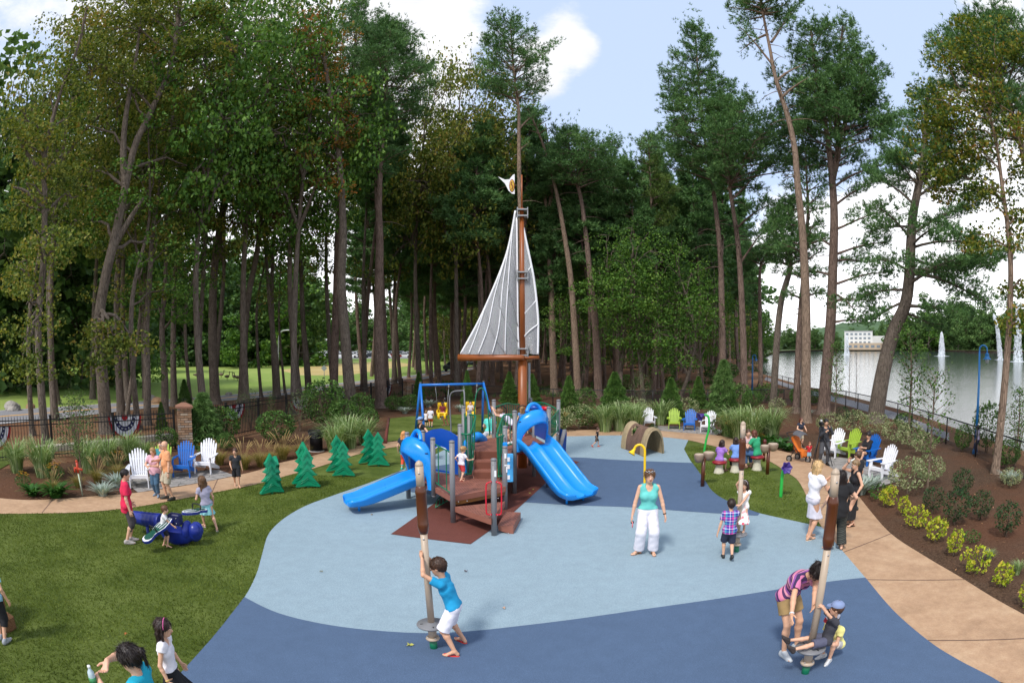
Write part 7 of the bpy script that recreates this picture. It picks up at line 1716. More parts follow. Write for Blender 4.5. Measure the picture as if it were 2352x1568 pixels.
  if P.get('belly'):f.ell(W(waist+Fw*.03+U_*.02),(H*.075+e,H*.07+e,H*.08+e),k=.03*H)
 def legseg(f,s,t0,t1,r0,r1,k,e=0):
  "along thigh (0..1) then shin (1..2)"
  pts=[hips[s],knee[s],ank[s]]
  for i in(0,1):
   a,b=max(t0,i),min(t1,i+1)
   if b<=a:continue
   pa,pb=pts[i]+(pts[i+1]-pts[i])*(a-i),pts[i]+(pts[i+1]-pts[i])*(b-i)
   ra,rb=r0+(r1-r0)*(a-t0)/(t1-t0),r0+(r1-r0)*(b-t0)/(t1-t0);f.cap(W(pa),W(pb),ra*H+e,rb*H+e,k*H)
 thin=1-.10*C
 f=fld0;torso(f)
 for s in(-1,1):
  f.cap(W(hips[s]+Rr*s*.004),W(knee[s]),H*.050*thin*B,H*.031*thin,.018*H);kn=knee[s];an=ank[s];calf=kn+(an-kn)*.28;bk=nrm(np.cross(an-kn,Rr));bk=bk if bk@Fw<0 else-bk
  f.cap(W(kn),W(calf+bk*.006),H*.029*thin,H*.032*thin,.012*H);f.cap(W(calf+bk*.006),W(an),H*.031*thin,H*.018,.012*H)
  f.cap(W(shl[s]),W(elb[s]),H*.026*thin*B,H*.021*thin,.015*H);f.cap(W(elb[s]),W(elb[s]+(wr[s]-elb[s])*.3),H*.021*thin,H*.0215*thin,.01*H);f.cap(W(elb[s]+(wr[s]-elb[s])*.3),W(wr[s]),H*.021*thin,H*.0145,.01*H)
  td,dn=toe[s];fd=nrm((sin(td)*cos(dn),cos(td)*cos(dn),-sin(dn)));dnv=nrm(np.cross(fd,(cos(td),-sin(td),0)));dnv=dnv if dnv[2]<0 else-dnv
  heel=an+dnv*.026-fd*.022;ball=an+dnv*.032+fd*.075;tip=ball+fd*.03
  f.cap(W(an),W(heel),H*.019,H*.018,.01*H);f.cap(W(an+fd*.012),W(ball),H*.019,H*.0145,.012*H);f.cap(W(ball-np.cross(fd,dnv)*.008),W(tip-np.cross(fd,dnv)*.006),H*.015,H*.010,.008*H);f.cap(W(ball+np.cross(fd,dnv)*.010),W(tip+np.cross(fd,dnv)*.008-fd*.008),H*.014,H*.009,.008*H)
  toe[s]=(fd,dnv,heel,ball,tip)
  fa=nrm(wr[s]-elb[s]);hdv=P.get('hdl' if s<0 else 'hdr');hv=nrm(hdv)if hdv is not None else fa
  pn=P.get('pnl' if s<0 else 'pnr');pn=nrm(pn if pn is not None else(-s*1.0,.2,-.1));pn=nrm(pn-hv*(pn@hv));across=np.cross(hv,pn)*(1 if s>0 else 1);thumbdir=across if across@v3(0,1,.3)>0 else-across
  if P.get('thup')is not None:thumbdir=across if across@v3(*P['thup'])>0 else-across
  curl=P.get('cl' if s<0 else 'cr',.35);pl_=.052*(1+.05*C);w=wr[s];fr_=.0056 if H>1.2 else .0062
  for q in(-.012,0,.012):f.cap(W(w+hv*.006+thumbdir*q*.5),W(w+hv*pl_+thumbdir*q),H*.010,H*.0085,.006*H)
  for q,ln in((.0175,.040),(.006,.045),(-.006,.042),(-.0175,.033)):
   a=w+hv*pl_*.95+thumbdir*q;d1=nrm(hv*cos(curl*.7)+pn*sin(curl*.7)+thumbdir*q*3);b_=a+d1*ln*.5;d2=nrm(hv*cos(curl*1.7)+pn*sin(curl*1.7));c_=b_+d2*ln*.5
   f.cap(W(a),W(b_),H*fr_,H*fr_*.95,.002*H);f.cap(W(b_),W(c_),H*fr_*.95,H*fr_*.8,.001*H)
  a=w+hv*.016+thumbdir*.014;b_=a+nrm(thumbdir*.8+hv*.6+pn*.4)*.024;c_=b_+nrm(thumbdir*.3+hv*.9+pn*.5)*.022;f.cap(W(a),W(b_),H*.0078,H*.0068,.003*H);f.cap(W(b_),W(c_),H*.0066,H*.0055,.001*H)
 f.cap(W(neck-U2*.015),W(hc-hu2*hs*.35-hf2*.012),H*.032*(1-.1*C),H*.029*(1-.05*C),.012*H)
 def HP(x,y,z):return hc+hr2*x*hs+hf2*y*hs+hu2*z*hs
 sh=H*hs
 f.ell(W(HP(0,-.12,.22)),(sh*.70,sh*.84,sh*.78),HM,.01*H);f.ell(W(HP(0,.12,-.28)),(sh*.56,sh*.62,sh*.66),HM,.03*H)
 f.ell(W(HP(0,.38,-.68)),(sh*.28,sh*.26,sh*.22),HM,.025*H)
 if h<.013:
  for s in(-1,1):f.ell(W(HP(s*.27,.80,.02)),(sh*.16,sh*.12,sh*.13),HM,.012*H,'cut');f.ell(W(HP(s*.27,.66,.01)),(sh*.15,sh*.13,sh*.12),HM,.006*H)
  f.cap(W(HP(0,.66,.04)),W(HP(0,.88,-.26)),sh*.07,sh*.12,.008*H);f.ell(W(HP(0,.70,-.50)),(sh*.22,sh*.10,sh*.10),HM,.006*H)
 else:f.cap(W(HP(0,.66,.0)),W(HP(0,.84,-.25)),sh*.08,sh*.12,.01*H)
 for s in(-1,1):f.ell(W(HP(s*.70,-.08,-.05)),(sh*.07,sh*.17,sh*.24),HM,.006*H)
 lipc=W(HP(0,.78,-.50))
 def mf(c):return(np.linalg.norm((c-lipc)@HM/np.array([sh*.24,sh*.3,sh*.085]),axis=1)<1).astype(np.int32)
 link('body',f.mesh('body',[skin(sk),M_LIP],mf),o)
 if h<.0135:
  for s in(-1,1):
   e=MB();Mt=Matrix(((hr2[0],hf2[0],hu2[0],0),(hr2[1],hf2[1],hu2[1],0),(hr2[2],hf2[2],hu2[2],0),(0,0,0,1)));c=W(HP(s*.27,.735,.02));Mt=Matrix.Translation(Vector(c))@Mt
   e.ball((0,0,0),(sh*.115,sh*.06,sh*.055),M_EYEW,10,Mt);e.ball((0,sh*.035,0),(sh*.052,sh*.035,sh*.052),M_EYED,8,Mt);e.build('eye',None,o)
   if hair and hair.get('brow',1):e=MB();e.tube([Vector(W(HP(s*.12,.80,.17))),Vector(W(HP(s*.28,.80,.21))),Vector(W(HP(s*.42,.68,.17)))],sh*.03,hairmat(hair['c']),5);e.build('eyebrow',None,o)
 if hair and hair.get('k')!='bald':
  kd=hair['k'];c=hair['c'];g=fld(hc-.17-(.28 if kd in('long','curly','pony')else 0),hc+.17,max(h,.005));th=hair.get('th',.07)
  g.ell(W(HP(0,-.14,.26)),(sh*(.74+th),sh*(.88+th),sh*(.80+th)),HM,.005*H);g.cap(W(HP(0,-.45,.1)),W(HP(0,-.5,-.35)),sh*.52,sh*.36,.02*H)
  g.ell(W(HP(0,.95,-.40)),(sh*.60,sh*.62,sh*.86),HM,.008*H,'cut');g.cap(W(HP(0,.35,-.75)),W(HP(0,.5,-1.1)),sh*.62,sh*.7,.01*H,'cut')
  if kd=='short':
   g.plane(W(HP(0,-.6,-.62)),-hu2+hf2*0)
   for s in(-1,1):g.ell(W(HP(s*.8,.05,-.35)),(sh*.2,sh*.28,sh*.38),HM,.005*H,'cut')
  def strand(pts,r0,r1):
   pts=[np.array(p)for p in pts]
   for i in range(len(pts)-1):t0,t1=i/(len(pts)-1),(i+1)/(len(pts)-1);g.cap(W(pts[i]),W(pts[i+1]),sh*(r0+(r1-r0)*t0),sh*(r0+(r1-r0)*t1),.02*H,sq=(hf2,.7))
  dn_=v3(0,0,-1)
  if kd in('long','curly'):
   ln=hair.get('len',1.8)
   for x in(-.5,-.17,.17,.5):p=HP(x,-.45,.1);strand([p,HP(x*1.25,-.62,-.55),HP(x*1.25,-.62,-.55)+dn_*hs*(ln-.6)-hf2*hs*.12],.34,.22)
   for s in(-1,1):strand([HP(s*.58,-.1,.25),HP(s*.76,-.12,-.4),HP(s*.78,-.1,-.4)+dn_*hs*(ln-.9)*hair.get('front',.8)],.20,.13)
  if kd=='pony':p=HP(0,-.95,.35);g.ell(W(p),(sh*.2,)*3,HM,.01*H);strand([p,p-hf2*hs*.45+hu2*hs*.1,p-hf2*hs*.6+dn_*hs*hair.get('len',1.2)],.22,.13)
  if kd=='bun':g.ell(W(HP(0,-.92,hair.get('bz',.35))),(sh*.36,sh*.34,sh*.34),HM,.01*H)
  if kd=='curly':g.wrinkle(.006*H/1.5,120,1)
  else:g.wrinkle(.0022*H/1.5,90,2)
  me=g.mesh('hair',hairmat(c));ho=link('hair',me,o)
  if dist<13:
   nv=len(me.vertices);co_=np.empty(nv*3,np.float32);me.vertices.foreach_get('co',co_);no_=np.empty(nv*3,np.float32);me.vertex_normals.foreach_get('vector',no_);pick=rng.integers(0,nv,1500);co_,no_=co_.reshape(-1,3)[pick],no_.reshape(-1,3)[pick]
   dr=v3(0,0,-1)-hf2*.35+(0 if kd!='curly' else rng.normal(size=(len(co_),3))*1.2);dr=np.broadcast_to(dr,co_.shape);dr=unit(dr-no_*np.sum(dr*no_,1,keepdims=True)+no_*(.1 if kd=='short' else .2)+rng.normal(size=co_.shape)*.08)
   Vb,Fb=blades(co_,dr,sh*(.2 if kd=='short' else .5),sh*.022,1,.12);link('strands',mesh_np('strands',Vb,Fb,hairmat(c),False),ho)
 if top:
  g=fld(hh=max(h,.006));e=top.get('e',.0155)*H;torso(g,e,.03);sl=top.get('sleeve',.5)
  if top.get('long'):
   g.cap(W(hip+U_*.02),W(hip-v3(0,0,top['long'])),H*.074*B+e,H*.080*B+e,.02*H,sq=(Fw,.85))
  hemz=top.get('hem',-.005)
  g.plane(W(hip+U_*(hemz-top.get('long',0))),-U_ if not top.get('long')else(0,0,-1))
  for s in(-1,1):
   if sl>0:
    k2=fld(np.minimum(shl[s],elb[s])-.1,np.maximum(shl[s],elb[s])+.1,g.h)if sl<=1 else None
    if sl<=1:
     a,b=shl[s],elb[s];k2.cap(W(a),W(a+(b-a)*(sl+.25)),H*(.033)*B+e*.5,H*(.027)+e*.9,.01*H);k2.plane(W(a+(b-a)*sl),nrm(b-a))
     i0=np.round((k2.lo-g.lo)/g.h).astype(int);tr=[(max(0,i0[q]),min(g.n[q],i0[q]+k2.n[q]))for q in range(3)]
     sh_=(i0*g.h+g.lo-k2.lo);
     if all(b__>a__ for a__,b__ in tr):
      gs_=tuple(slice(a__,b__)for a__,b__ in tr);ks=tuple(slice(tr[q][0]-i0[q],tr[q][1]-i0[q])for q in range(3));g.v[gs_]=SMIN(g.v[gs_],k2.v[ks],.012*H)
    else:
     g.cap(W(shl[s]),W(elb[s]),H*.030*B+e*.5,H*.025+e*.5,.02*H);w2=elb[s]+(wr[s]-elb[s])*min(1,sl-1);g.cap(W(elb[s]),W(w2),H*.025+e*.5,H*.020+e*.4,.01*H)
   elif top.get('tank'):
    g.cap(W(shl[s]-R2*s*.035),W(shl[s]-R2*s*.03-U2*.03),H*.03,H*.03,.01*H);g.cap(W(shl[s]+R2*s*.012+U2*.05),W(shl[s]+R2*s*.02-U2*.06),H*.044,H*.03,.006*H,'cut')
  nd=top.get('neck',.035);g.ell(W(neck+F2*.045+U2*.012),(H*.045,H*.05,H*(nd+.02)),np.stack([R2,F2,U2],1),.004*H,'cut');g.ell(W(neck+U2*.03),(H*.042,H*.045,H*.035),None,.004*H,'cut')
  g.wrinkle(top.get('wr',.0048)*H/1.6,26/H*1.6,3);m=top['m']if not isinstance(top['m'],str)else clothmat(top['m']);link(top.get('n','shirt'),g.mesh('shirt',m),o)
 if bot:
  g=fld(hh=max(h,.006));e=bot.get('e',.010)*H;m=bot['m']if not isinstance(bot['m'],str)else clothmat(bot['m']);kd=bot['k']
  g.cap(W(hips[-1]),W(hips[1]),H*.058*B+e,H*.058*B+e,.02*H,sq=(Fw,.9));g.cap(W(hip),W(hip+U_*.05),H*.062*B+e,H*.058*B+e*.8,.02*H,sq=(Fw,.85));g.plane(W(hip+U_*bot.get('top',.045)),U_)
  if kd in('shorts','pants'):
   t1=bot.get('t',.75);fl_=bot.get('flare',.0)
   for s in(-1,1):
    gg=fld(hh=g.h);legseg(gg,s,0,min(1,t1),.051*B,.037+fl_*.4+.004,.008,e)
    if t1>1:legseg(gg,s,1,t1,.037+fl_*.4,.024+fl_,.008,e)
    pts=[hips[s],knee[s],ank[s]];i=0 if t1<=1 else 1;dr=nrm(pts[i+1]-pts[i]);gg.plane(W(pts[i]+(pts[i+1]-pts[i])*(t1-i)),dr)if t1<=1 or True else None
    g.v=SMIN(g.v,gg.v,.006*H)
  else:
   z1=bot.get('len',.2);R0,R1=H*(.066*B),H*bot.get('r',.12);mid=(knee[-1]+knee[1])/2;mid=mid*np.array([1,1,0])+hip*np.array([0,0,1]);cen=hip*.15+mid*.85;b_=v3(cen[0],cen[1],hip[2]-z1)
   if P.get('sit'):b_=hip+Fw*z1*.9+v3(0,0,-.02)
   X,Y,Z=g.ax[0][:,None,None],g.ax[1][None,:,None],g.ax[2][None,None,:];hz=hip[2]*H;t=np.clip((hz-Z)/(z1*H),0,1.2);cx_=hip[0]*H+(b_[0]-hip[0])*H*t;cy_=hip[1]*H+(b_[1]-hip[1])*H*t;dx,dy=X-cx_,(Y-cy_)*1.15;an=np.arctan2(dy,dx);d=np.sqrt(dx*dx+dy*dy)-(R0+(R1-R0)*t)*(1+bot.get('fold',.05)*t*np.sin(an*bot.get('nf',9)+t*2));d=np.maximum(d,(hz-z1*H)-Z);d=np.maximum(d,Z-hz-.02*H);g.v=np.minimum(g.v,d.astype(np.float32));
  g.wrinkle(bot.get('wr',.0045)*H/1.6,24/H*1.6,5);link(bot.get('n',{'shorts':'shorts','pants':'trousers','skirt':'skirt'}[kd]),g.mesh('bottoms',m),o)
 if shoes:
  for s in(-1,1):
   fd,dnv,heel,ball,tip=toe[s];b_=fld(np.minimum(heel,tip)-.07,np.maximum(heel,tip)+.07,max(h*.8,.005));sd=np.cross(fd,dnv);c=shoes['c']
   if shoes['k']=='shoe':
    b_.cap(W(heel+dnv*.004),W(ball+dnv*.004),H*.024,H*.022,.01*H);b_.cap(W(ball),W(tip+fd*.006),H*.021,H*.014,.01*H);b_.cap(W(ank[s]-dnv*.0),W(heel-dnv*.01),H*.023,H*.024,.01*H);b_.cap(W(ank[s]+fd*.01),W(ball),H*.022,H*.02,.01*H)
   else:
    q=dnv*.022;b_.cap(W(heel+q),W(ball+q),H*.022,H*.026,.005*H,sq=(dnv,.35));b_.cap(W(ball+q),W(tip+q),H*.026,H*.02,.005*H,sq=(dnv,.35));b_.cap(W(ball-sd*.017-fd*.02),W(ball+fd*.018-dnv*.012),H*.006,H*.006,.001*H);b_.cap(W(ball+sd*.017-fd*.02),W(ball+fd*.018-dnv*.012),H*.006,H*.006,.001*H)
    if shoes['k']=='strap':b_.cap(W(ank[s]-sd*.018+dnv*.005),W(ank[s]+sd*.018+dnv*.005+fd*.004),H*.012,H*.012,.001*H)
   b_.plane(W(heel+dnv*.030),dnv)
   link('shoe' if shoes['k']=='shoe' else 'sandal',b_.mesh('shoe',mat('shoe_'+c,c,.5,.15,20)),o)
 for ex in extras:
  k=ex[0];e=MB();Mt=Matrix(((hr2[0],hf2[0],hu2[0],0),(hr2[1],hf2[1],hu2[1],0),(hr2[2],hf2[2],hu2[2],0),(0,0,0,1)));Mt=Matrix.Translation(Vector(W(hc)))@Mt
  if k=='cap':
   m=clothmat(ex[1]);m2=clothmat(ex[2])if len(ex)>2 else m;rows=[[(cos(a)*r*sh,sin(a)*r*sh*1.12-.12*sh,z*sh)for a in[2*pi*i/20 for i in range(20)]]for r,z in((.86,.38),(.87,.55),(.78,.85),(.5,1.08),(.02,1.16))]
   e.grid(rows,m,True,Mt,True);q=1 if ex[3:]!=('back',)else-1
   e.grid([[(x*sh,q*(.80+.62*sqrt(max(0,1-(x/.66)**2)))*sh,(.46-.10*sqrt(max(0,1-(x/.66)**2)))*sh)for x in np.linspace(-.66,.66,9)],[(x*sh,q*.5*sh,.50*sh)for x in np.linspace(-.7,.7,9)]],m2,True,Mt);e.build('cap',None,o)
  elif k=='hat':
   m=clothmat(ex[1]);e.lathe([(1.32*sh,.30*sh),(1.2*sh,.24*sh),(.88*sh,.36*sh),(.84*sh,.9*sh),(.6*sh,1.02*sh),(0,.96*sh)],m,26,Mt);e.lathe([(.885*sh,.38*sh),(.875*sh,.55*sh)],clothmat(ex[2]),26,Mt);e.build('hat',None,o)
  elif k=='glasses':
   up_=ex[2]if len(ex)>2 else 0;y,z=(.80,.04)if not up_ else(.62,.88)
   for s in(-1,1):e.ball((s*.27*sh,y*sh,z*sh),(.21*sh,.05*sh,.16*sh),mat('lens_dark','0e0e12',.1),10,Mt);e.tube([(s*.05*sh,(y+.02)*sh,z*sh),(s*.27*sh,(y+.04)*sh,(z+.15)*sh),(s*.5*sh,y*sh*.95,z*sh),(s*.27*sh,(y+.04)*sh,(z-.15)*sh)],.03*sh,mat('frame_'+ex[1],ex[1],.4),6,True,Mt,True);e.tube([(s*.5*sh,y*sh*.95,z*sh),(s*.76*sh,(y-.6)*sh,(z+.0)*sh)],.03*sh,mat('frame_'+ex[1],ex[1],.4),5,M=Mt)
   e.build('sunglasses',None,o)
  elif k=='band':e.tube([(cos(a)*.80*sh,ex[2]*sh+.0,sin(a)*.94*sh+.16*sh)for a in[pi*i/14 for i in range(15)]],.055*sh,mat('band_'+ex[1],ex[1],.6),6,M=Mt);e.build('headband',None,o)
  elif k in('wrist_l','wrist_r'):
   s=-1 if k=='wrist_l' else 1;a=W(wr[s]-nrm(wr[s]-elb[s])*.012);d=nrm(wr[s]-elb[s]);e.tube([Vector(a),Vector(a+d*.012*H)],.0195*H,mat('strap_'+ex[1],ex[1],.4),14);e.build('wristband',None,o)
 o['_H']=H
 bpy.data.objects[o.name]['_H']=H;del o['_H']
 o2=dict(o=o,wr={s:W(wr[s])for s in wr},hc=W(hc),sh=sh);return o2
def stripes(name,cols,n,axis=2,tilt=(0,0,0)):
 m,nt,b=nodes(name);sp=N(nt,'ShaderNodeSeparateXYZ');nt.links.new(mapping(nt,objco(nt),(1,1,1),tilt),sp.inputs[0]);f=math_(nt,'FRACT',math_(nt,'MULTIPLY',sp.outputs[axis],n));nt.links.new(ramp(nt,f,[(i/len(cols),hexc(c))for i,c in enumerate(cols)],'CONSTANT'),b.inputs['Base Color']);b.inputs['Roughness'].default_value=.85;return m
def plaid():
 m,nt,b=nodes('plaid_cloth');sp=N(nt,'ShaderNodeSeparateXYZ');nt.links.new(objco(nt),sp.inputs[0]);cs=[]
 for ax,n,st in((0,6.5,[(0,'23308f'),(.3,'d8cbe6'),(.4,'3f2a86'),(.6,'d0408c'),(.8,'4aa0c0')]),(2,7,[(0,'2a3a9a'),(.25,'e0e4f0'),(.35,'7a2f9a'),(.6,'d84a92'),(.75,'2e3f9c'),(.9,'68c0b8')])):
  cs.append(ramp(nt,math_(nt,'FRACT',math_(nt,'MULTIPLY',math_(nt,'ADD',sp.outputs[ax],5),n)),[(p,hexc(c))for p,c in st],'CONSTANT'))
 nt.links.new(mixc(nt,.5,cs[0],cs[1]),b.inputs['Base Color']);b.inputs['Roughness'].default_value=.85;return m
def floral(z0,z1):
 m,nt,b=nodes('floral_cloth');v=N(nt,'ShaderNodeTexVoronoi');v.inputs['Scale'].default_value=13;nt.links.new(objco(nt),v.inputs['Vector']);sp=N(nt,'ShaderNodeSeparateXYZ');nt.links.new(objco(nt),sp.inputs[0])
 spot=ramp(nt,v.outputs['Distance'],[(.30,(1,1,1)),(.42,(0,0,0))]);zf=ramp(nt,sp.outputs[2],[(z0,(1,1,1)),(z1,(0,0,0))]);low=ramp(nt,sp.outputs[2],[(z0-.12,hexc('9fd8cc')),(z0-.04,hexc('ecebe6'))]);c=mixc(nt,math_(nt,'MULTIPLY',spot,zf),low,hexc('e0506a'));nt.links.new(c,b.inputs['Base Color']);b.inputs['Roughness'].default_value=.85;return m
 # ================= the people in the picture =================
def HT(foot,px,py):return Zt(px,py,hd(foot))-foot[2]
def wf(foot,face,H,p):
 y=yaw_of(*face);v=Vector(p)-Vector(foot);c,s=cos(-y),sin(-y);return(float(v.x*c-v.y*s)/H,float(v.x*s+v.y*c)/H,float(v.z)/H)
GN=lambda px,py,z=.034:G(px,py,z)
FLIP=lambda c:dict(k='flip',c=c);SHOE=lambda c:dict(k='shoe',c=c);STR=lambda c:dict(k='strap',c=c)
f=GN(1483,1270);H=HT(f,1476,1070)
w=person('woman in a turquoise tank top and wide white trousers standing in the middle',f,H,(-.1,-1),dict(hl=(-.19,.05,.44),hr=(.175,.03,.45),fl=(-.075,.02,0,-.1),fr=(.08,.0,0,.9),hyaw=-4,er=(.8,-.6,0),el=(-.8,-.6,0)),'c08a70',dict(m='67c2ba',sleeve=0,tank=1,hem=.03,neck=.06),dict(k='pants',m='dedbe4',t=1.93,flare=.026),FLIP('a8835f'),dict(k='pony',c='6b4a30',len=.6),fem=1,extras=(('glasses','efeff2',1),('wrist_l','2a1c18')))
b=MB();q=Vector(w['wr'][1]);b.tube([q+Vector((.0,.02,-.12)),q+Vector((0,.03,-.16))],.03,MT_BLACK,10);b.tube(spline([q+Vector((.0,.05,-.12)),q+Vector((.0,.09,-.17)),q+Vector((.0,.05,-.23)),q+Vector((.0,.01,-.18))],4),.008,mat('pink_strap','e07a80',.5),6)
o_=b.build('hand_camera',MT_BLACK);o_.matrix_world=w['o'].matrix_basis.copy();tag(o_,'small black camera with a pink strap in the hand of the woman in turquoise','camera')
pg=SPL[1];f=Vector((pg.x+.24,pg.y-.03,.038));H=1.40;fc=(-1,.12);pz=lambda z:Vector((pg.x+SPL[3].x*z/2.5,pg.y+SPL[3].y*z/2.5,z))
hw=pz(1.33)
person('boy in a turquoise T-shirt and white shorts hugging the left spinner pole',f,H,fc,dict(hip=(0,-.03,.455),lean=20,fl=(-.12,-.05,.0,-.2),fr=(.16,-.07,.0,.5),hl=wf(f,fc,H,hw+Vector((-.03,-.085,.0))),hr=wf(f,fc,H,hw+Vector((-.05,.065,.05))),el=(-.6,.2,-1),er=(.6,.2,-1),hdl=(.6,.4,.3),hdr=(-.8,.2,.25),pnl=(.3,-1,0),pnr=(-.3,-1,0),cl=.7,cr=.75,hyaw=8,hpitch=8,neck=-.005,twist=0),'a86c48',dict(m='1593c4',sleeve=.55,hem=.0,e=.013),dict(k='shorts',m='e2e0ea',t=.98,flare=.03,n='shorts'),FLIP('cf3a34'),dict(k='short',c='3c2618'),child=.55,h=.0065)
pg=SPM[1];sm=SPM[2];f=GN(1670,1284);H=HT(f,1674,1141);fc=(.15,1);hw=Vector((pg.x+SPM[3].x*.35,pg.y+SPM[3].y*.35,Zt(1700,1190,hd(pg))))
person('boy in a plaid shirt and navy shorts seen from behind beside the spinner girl',f,H,fc,dict(fl=(-.05,.08,0,0),fr=(.05,-.10,.05,0,.5),hl=(-.18,.02,.44),hr=wf(f,fc,H,hw+Vector((-.07,-.04,0))),er=(1,-.4,-.6),cr=.8,hpitch=-3),'b07e5e',dict(m=plaid(),sleeve=.6,long=.05,hem=.0,e=.016),dict(k='shorts',m='2b3147',t=.95,flare=.02),SHOE('20201f'),dict(k='short',c='2a1c14'),child=.55)
zp=.392*sm;f=Vector((pg.x+.10,pg.y+.09,zp));H=HT(f,1718,1098);fc=(-.55,-.85)
person('girl in a white dress with pink flowers standing on the middle spinner plate',f,H,fc,dict(fl=(-.05,0,0,0),fr=(.05,-.02,0,0),hr=wf(f,fc,H,Vector((pg.x-.03,pg.y+.02,Zt(1697,1100,hd(pg))))),hl=wf(f,fc,H,Vector((pg.x-.05,pg.y-.09,Zt(1697,1158,hd(pg))))),er=(.9,-.1,-.5),el=(-.9,0,-.6),hdl=(.9,.3,.1),cl=.8,cr=.8,hyaw=12),'b0795a',dict(m='efece8',sleeve=.12,hem=.04,n='bodice'),dict(k='skirt',m=floral(.25,.62),len=.30,r=.15,fold=.08,top=.06,n='dress_skirt'),STR('d8d0c8'),dict(k='long',c='3a261a',len=2.3),child=.6,fem=1,extras=(('band','e8e8ee',.1),))
f=GN(1858,1236);H=HT(f,1872,1052)
person('blonde woman in a white T-shirt and white knee skirt on the right, talking',f,H,(1,.2),dict(fl=(-.05,.03,0,0),fr=(.05,-.05,0,0),hl=(-.06,.25,.70),hr=(.1,.24,.68),el=(-.5,-1,-1),er=(.5,-1,-1),hdl=(.2,1,.4),hdr=(-.1,1,.3),lean=4,cl=.2,cr=.3),'b0714e',dict(m='e6e3e8',sleeve=.5,hem=.02,neck=.05),dict(k='skirt',m='d8d3de',len=.235,r=.112,fold=.02),FLIP('c9b59a'),dict(k='long',c='c9a878',len=2.3),fem=1,extras=(('glasses','2a2a2a',1),('wrist_r','e0e0e0')))
f=GN(1917,1260);H=HT(f,1936,1074)
person('woman in black with zebra-pattern trousers and long dark hair, back turned to us',f,H,(.25,1),dict(fl=(-.09,-.03,0,-.6),fr=(.08,-.02,0,.3),hl=(-.19,.1,.52),hr=(.2,.1,.6)),'b98468',dict(m='17171a',sleeve=.55,hem=-.03,long=.06),dict(k='pants',m=stripes('zebra_cloth',['1a1c1a','3d403a','151615','4a4d45'],16,2,(0,.3,0)),t=1.95,flare=.03),STR('1d1a18'),dict(k='long',c='1c1210',len=3.6),fem=1,bulk=1.12)
f=GN(1955,1205);H=HT(f,1938,1048)
person('woman with tied streaked hair and glasses raising a hand to her face',f,H,(-.9,.1),dict(hr=(.03,.13,.93),er=(.8,.2,-1),hdr=(-.2,-.1,1),hl=(-.17,.05,.5),cr=.5,hpitch=3),'bb8669',dict(m='1c1b20',sleeve=0,tank=1,hem=-.02,long=.05),dict(k='skirt',m='1a1a1c',len=.40,r=.12),STR('1d1a18'),dict(k='bun',c='7d6446',bz=.1),fem=1,extras=(('glasses','d8d4cc'),('wrist_r','1a1a1a')))
f=GN(1962,1172);H=HT(f,1944,1030)
person('man in a dark T-shirt standing behind the two women in black',f,H,(-.4,.9),dict(hl=(-.17,.08,.48),hr=(.17,.08,.48)),'b98468',dict(m='202126',sleeve=.55,hem=-.03),dict(k='shorts',m='2a2c30',t=.95),SHOE('222222'),dict(k='short',c='4a3524'))
pg=SPR[1];sr=SPR[2];zp=.388*sr
f=(GN(1788,1502)+GN(1815,1492))/2;H=1.60;fc=(.30,-.95)
person('woman in a pink and purple striped polo and khaki shorts bending over the boy',f,H,fc,dict(hip=(0,-.07,.50),lean=33,bend=.45,fl=(-.10,.03,0,-.1),fr=(.06,.05,0,.1),hl=wf(f,fc,H,Pt(1866,1430,6.4)),hr=wf(f,fc,H,Pt(1812,1446,6.3)),el=(-.6,0,.3),er=(.6,-.3,0),headup=0,hpitch=10,cl=.3,cr=.35,neck=.01),'b57c58',dict(m=stripes('striped_polo',['d9849a','4a2c58','e59aae','8f4f96','382650','cf78a0'],6.5,2,(.9,.0,0)),sleeve=.6,hem=-.02),dict(k='shorts',m='9a7f54',t=.62,flare=.02),SHOE('b9bec2'),dict(k='bun',c='1f130f',bz=.75),fem=1,h=.0065,extras=(('glasses','151515',1),('wrist_r','d8d8d8')))
f=Vector((pg.x+.13,pg.y-.04,zp+.015));H=1.0;fc=(-1,.18);pole=lambda z:Vector((pg.x+SPR[3].x*z/2.5,pg.y+SPR[3].y*z/2.5,z))
person('small boy in a grey T-shirt and pale blue cap sitting on the closest spinner',f,H,fc,dict(hip=(0,-.05,.07),lean=-10,fl=wf(f,fc,H,Vector((pg.x-.32,pg.y-.10,zp+.02)))+(0,-.9),fr=wf(f,fc,H,Vector((pg.x-.32,pg.y+.16,zp+.02)))+(0,-.9),kl=(-.5,0,1),kr=(.5,0,1),hl=wf(f,fc,H,pole(1.0)+Vector((-.02,-.075,0))),hr=wf(f,fc,H,pole(1.06)+Vector((-.05,.05,0))),el=(-.8,0,-1),er=(.8,0,-1),hdl=(.8,.3,.2),hdr=(-.8,.3,.2),cl=.8,cr=.8,hyaw=20,hpitch=0),'c58d70',dict(m='3c3b42',sleeve=.65,hem=-.03),dict(k='shorts',m='55566a',t=.9,flare=.02),SHOE('3a3230'),dict(k='short',c='5b4030'),child=.8,h=.006,extras=(('cap','7f8fb4'),))
f=Vector((pg.x+.42,pg.y+.20,.038));H=1.12
person('child in a yellow shirt and red and white cap crouching behind the closest spinner',f,H,(-.8,-.35),dict(hip=(0,-.12,.17),lean=25,fl=(-.06,.05,0),fr=(.07,.0,0),hl=(-.05,.16,.30),hr=(.06,.12,.30),kl=(-.3,1,1),kr=(.3,1,1)),'c58d70',dict(m='e2d98a',sleeve=.4,hem=-.02),dict(k='shorts',m='b9b4b0',t=.6),SHOE('c9c9c9'),dict(k='short',c='6b4a30'),child=.8,h=.0075,extras=(('cap','d9d6dc','b02a30'),('wrist_l','e05058')))
f=(GN(291,1241)+GN(312,1248))/2;H=HT(f,272,1071)
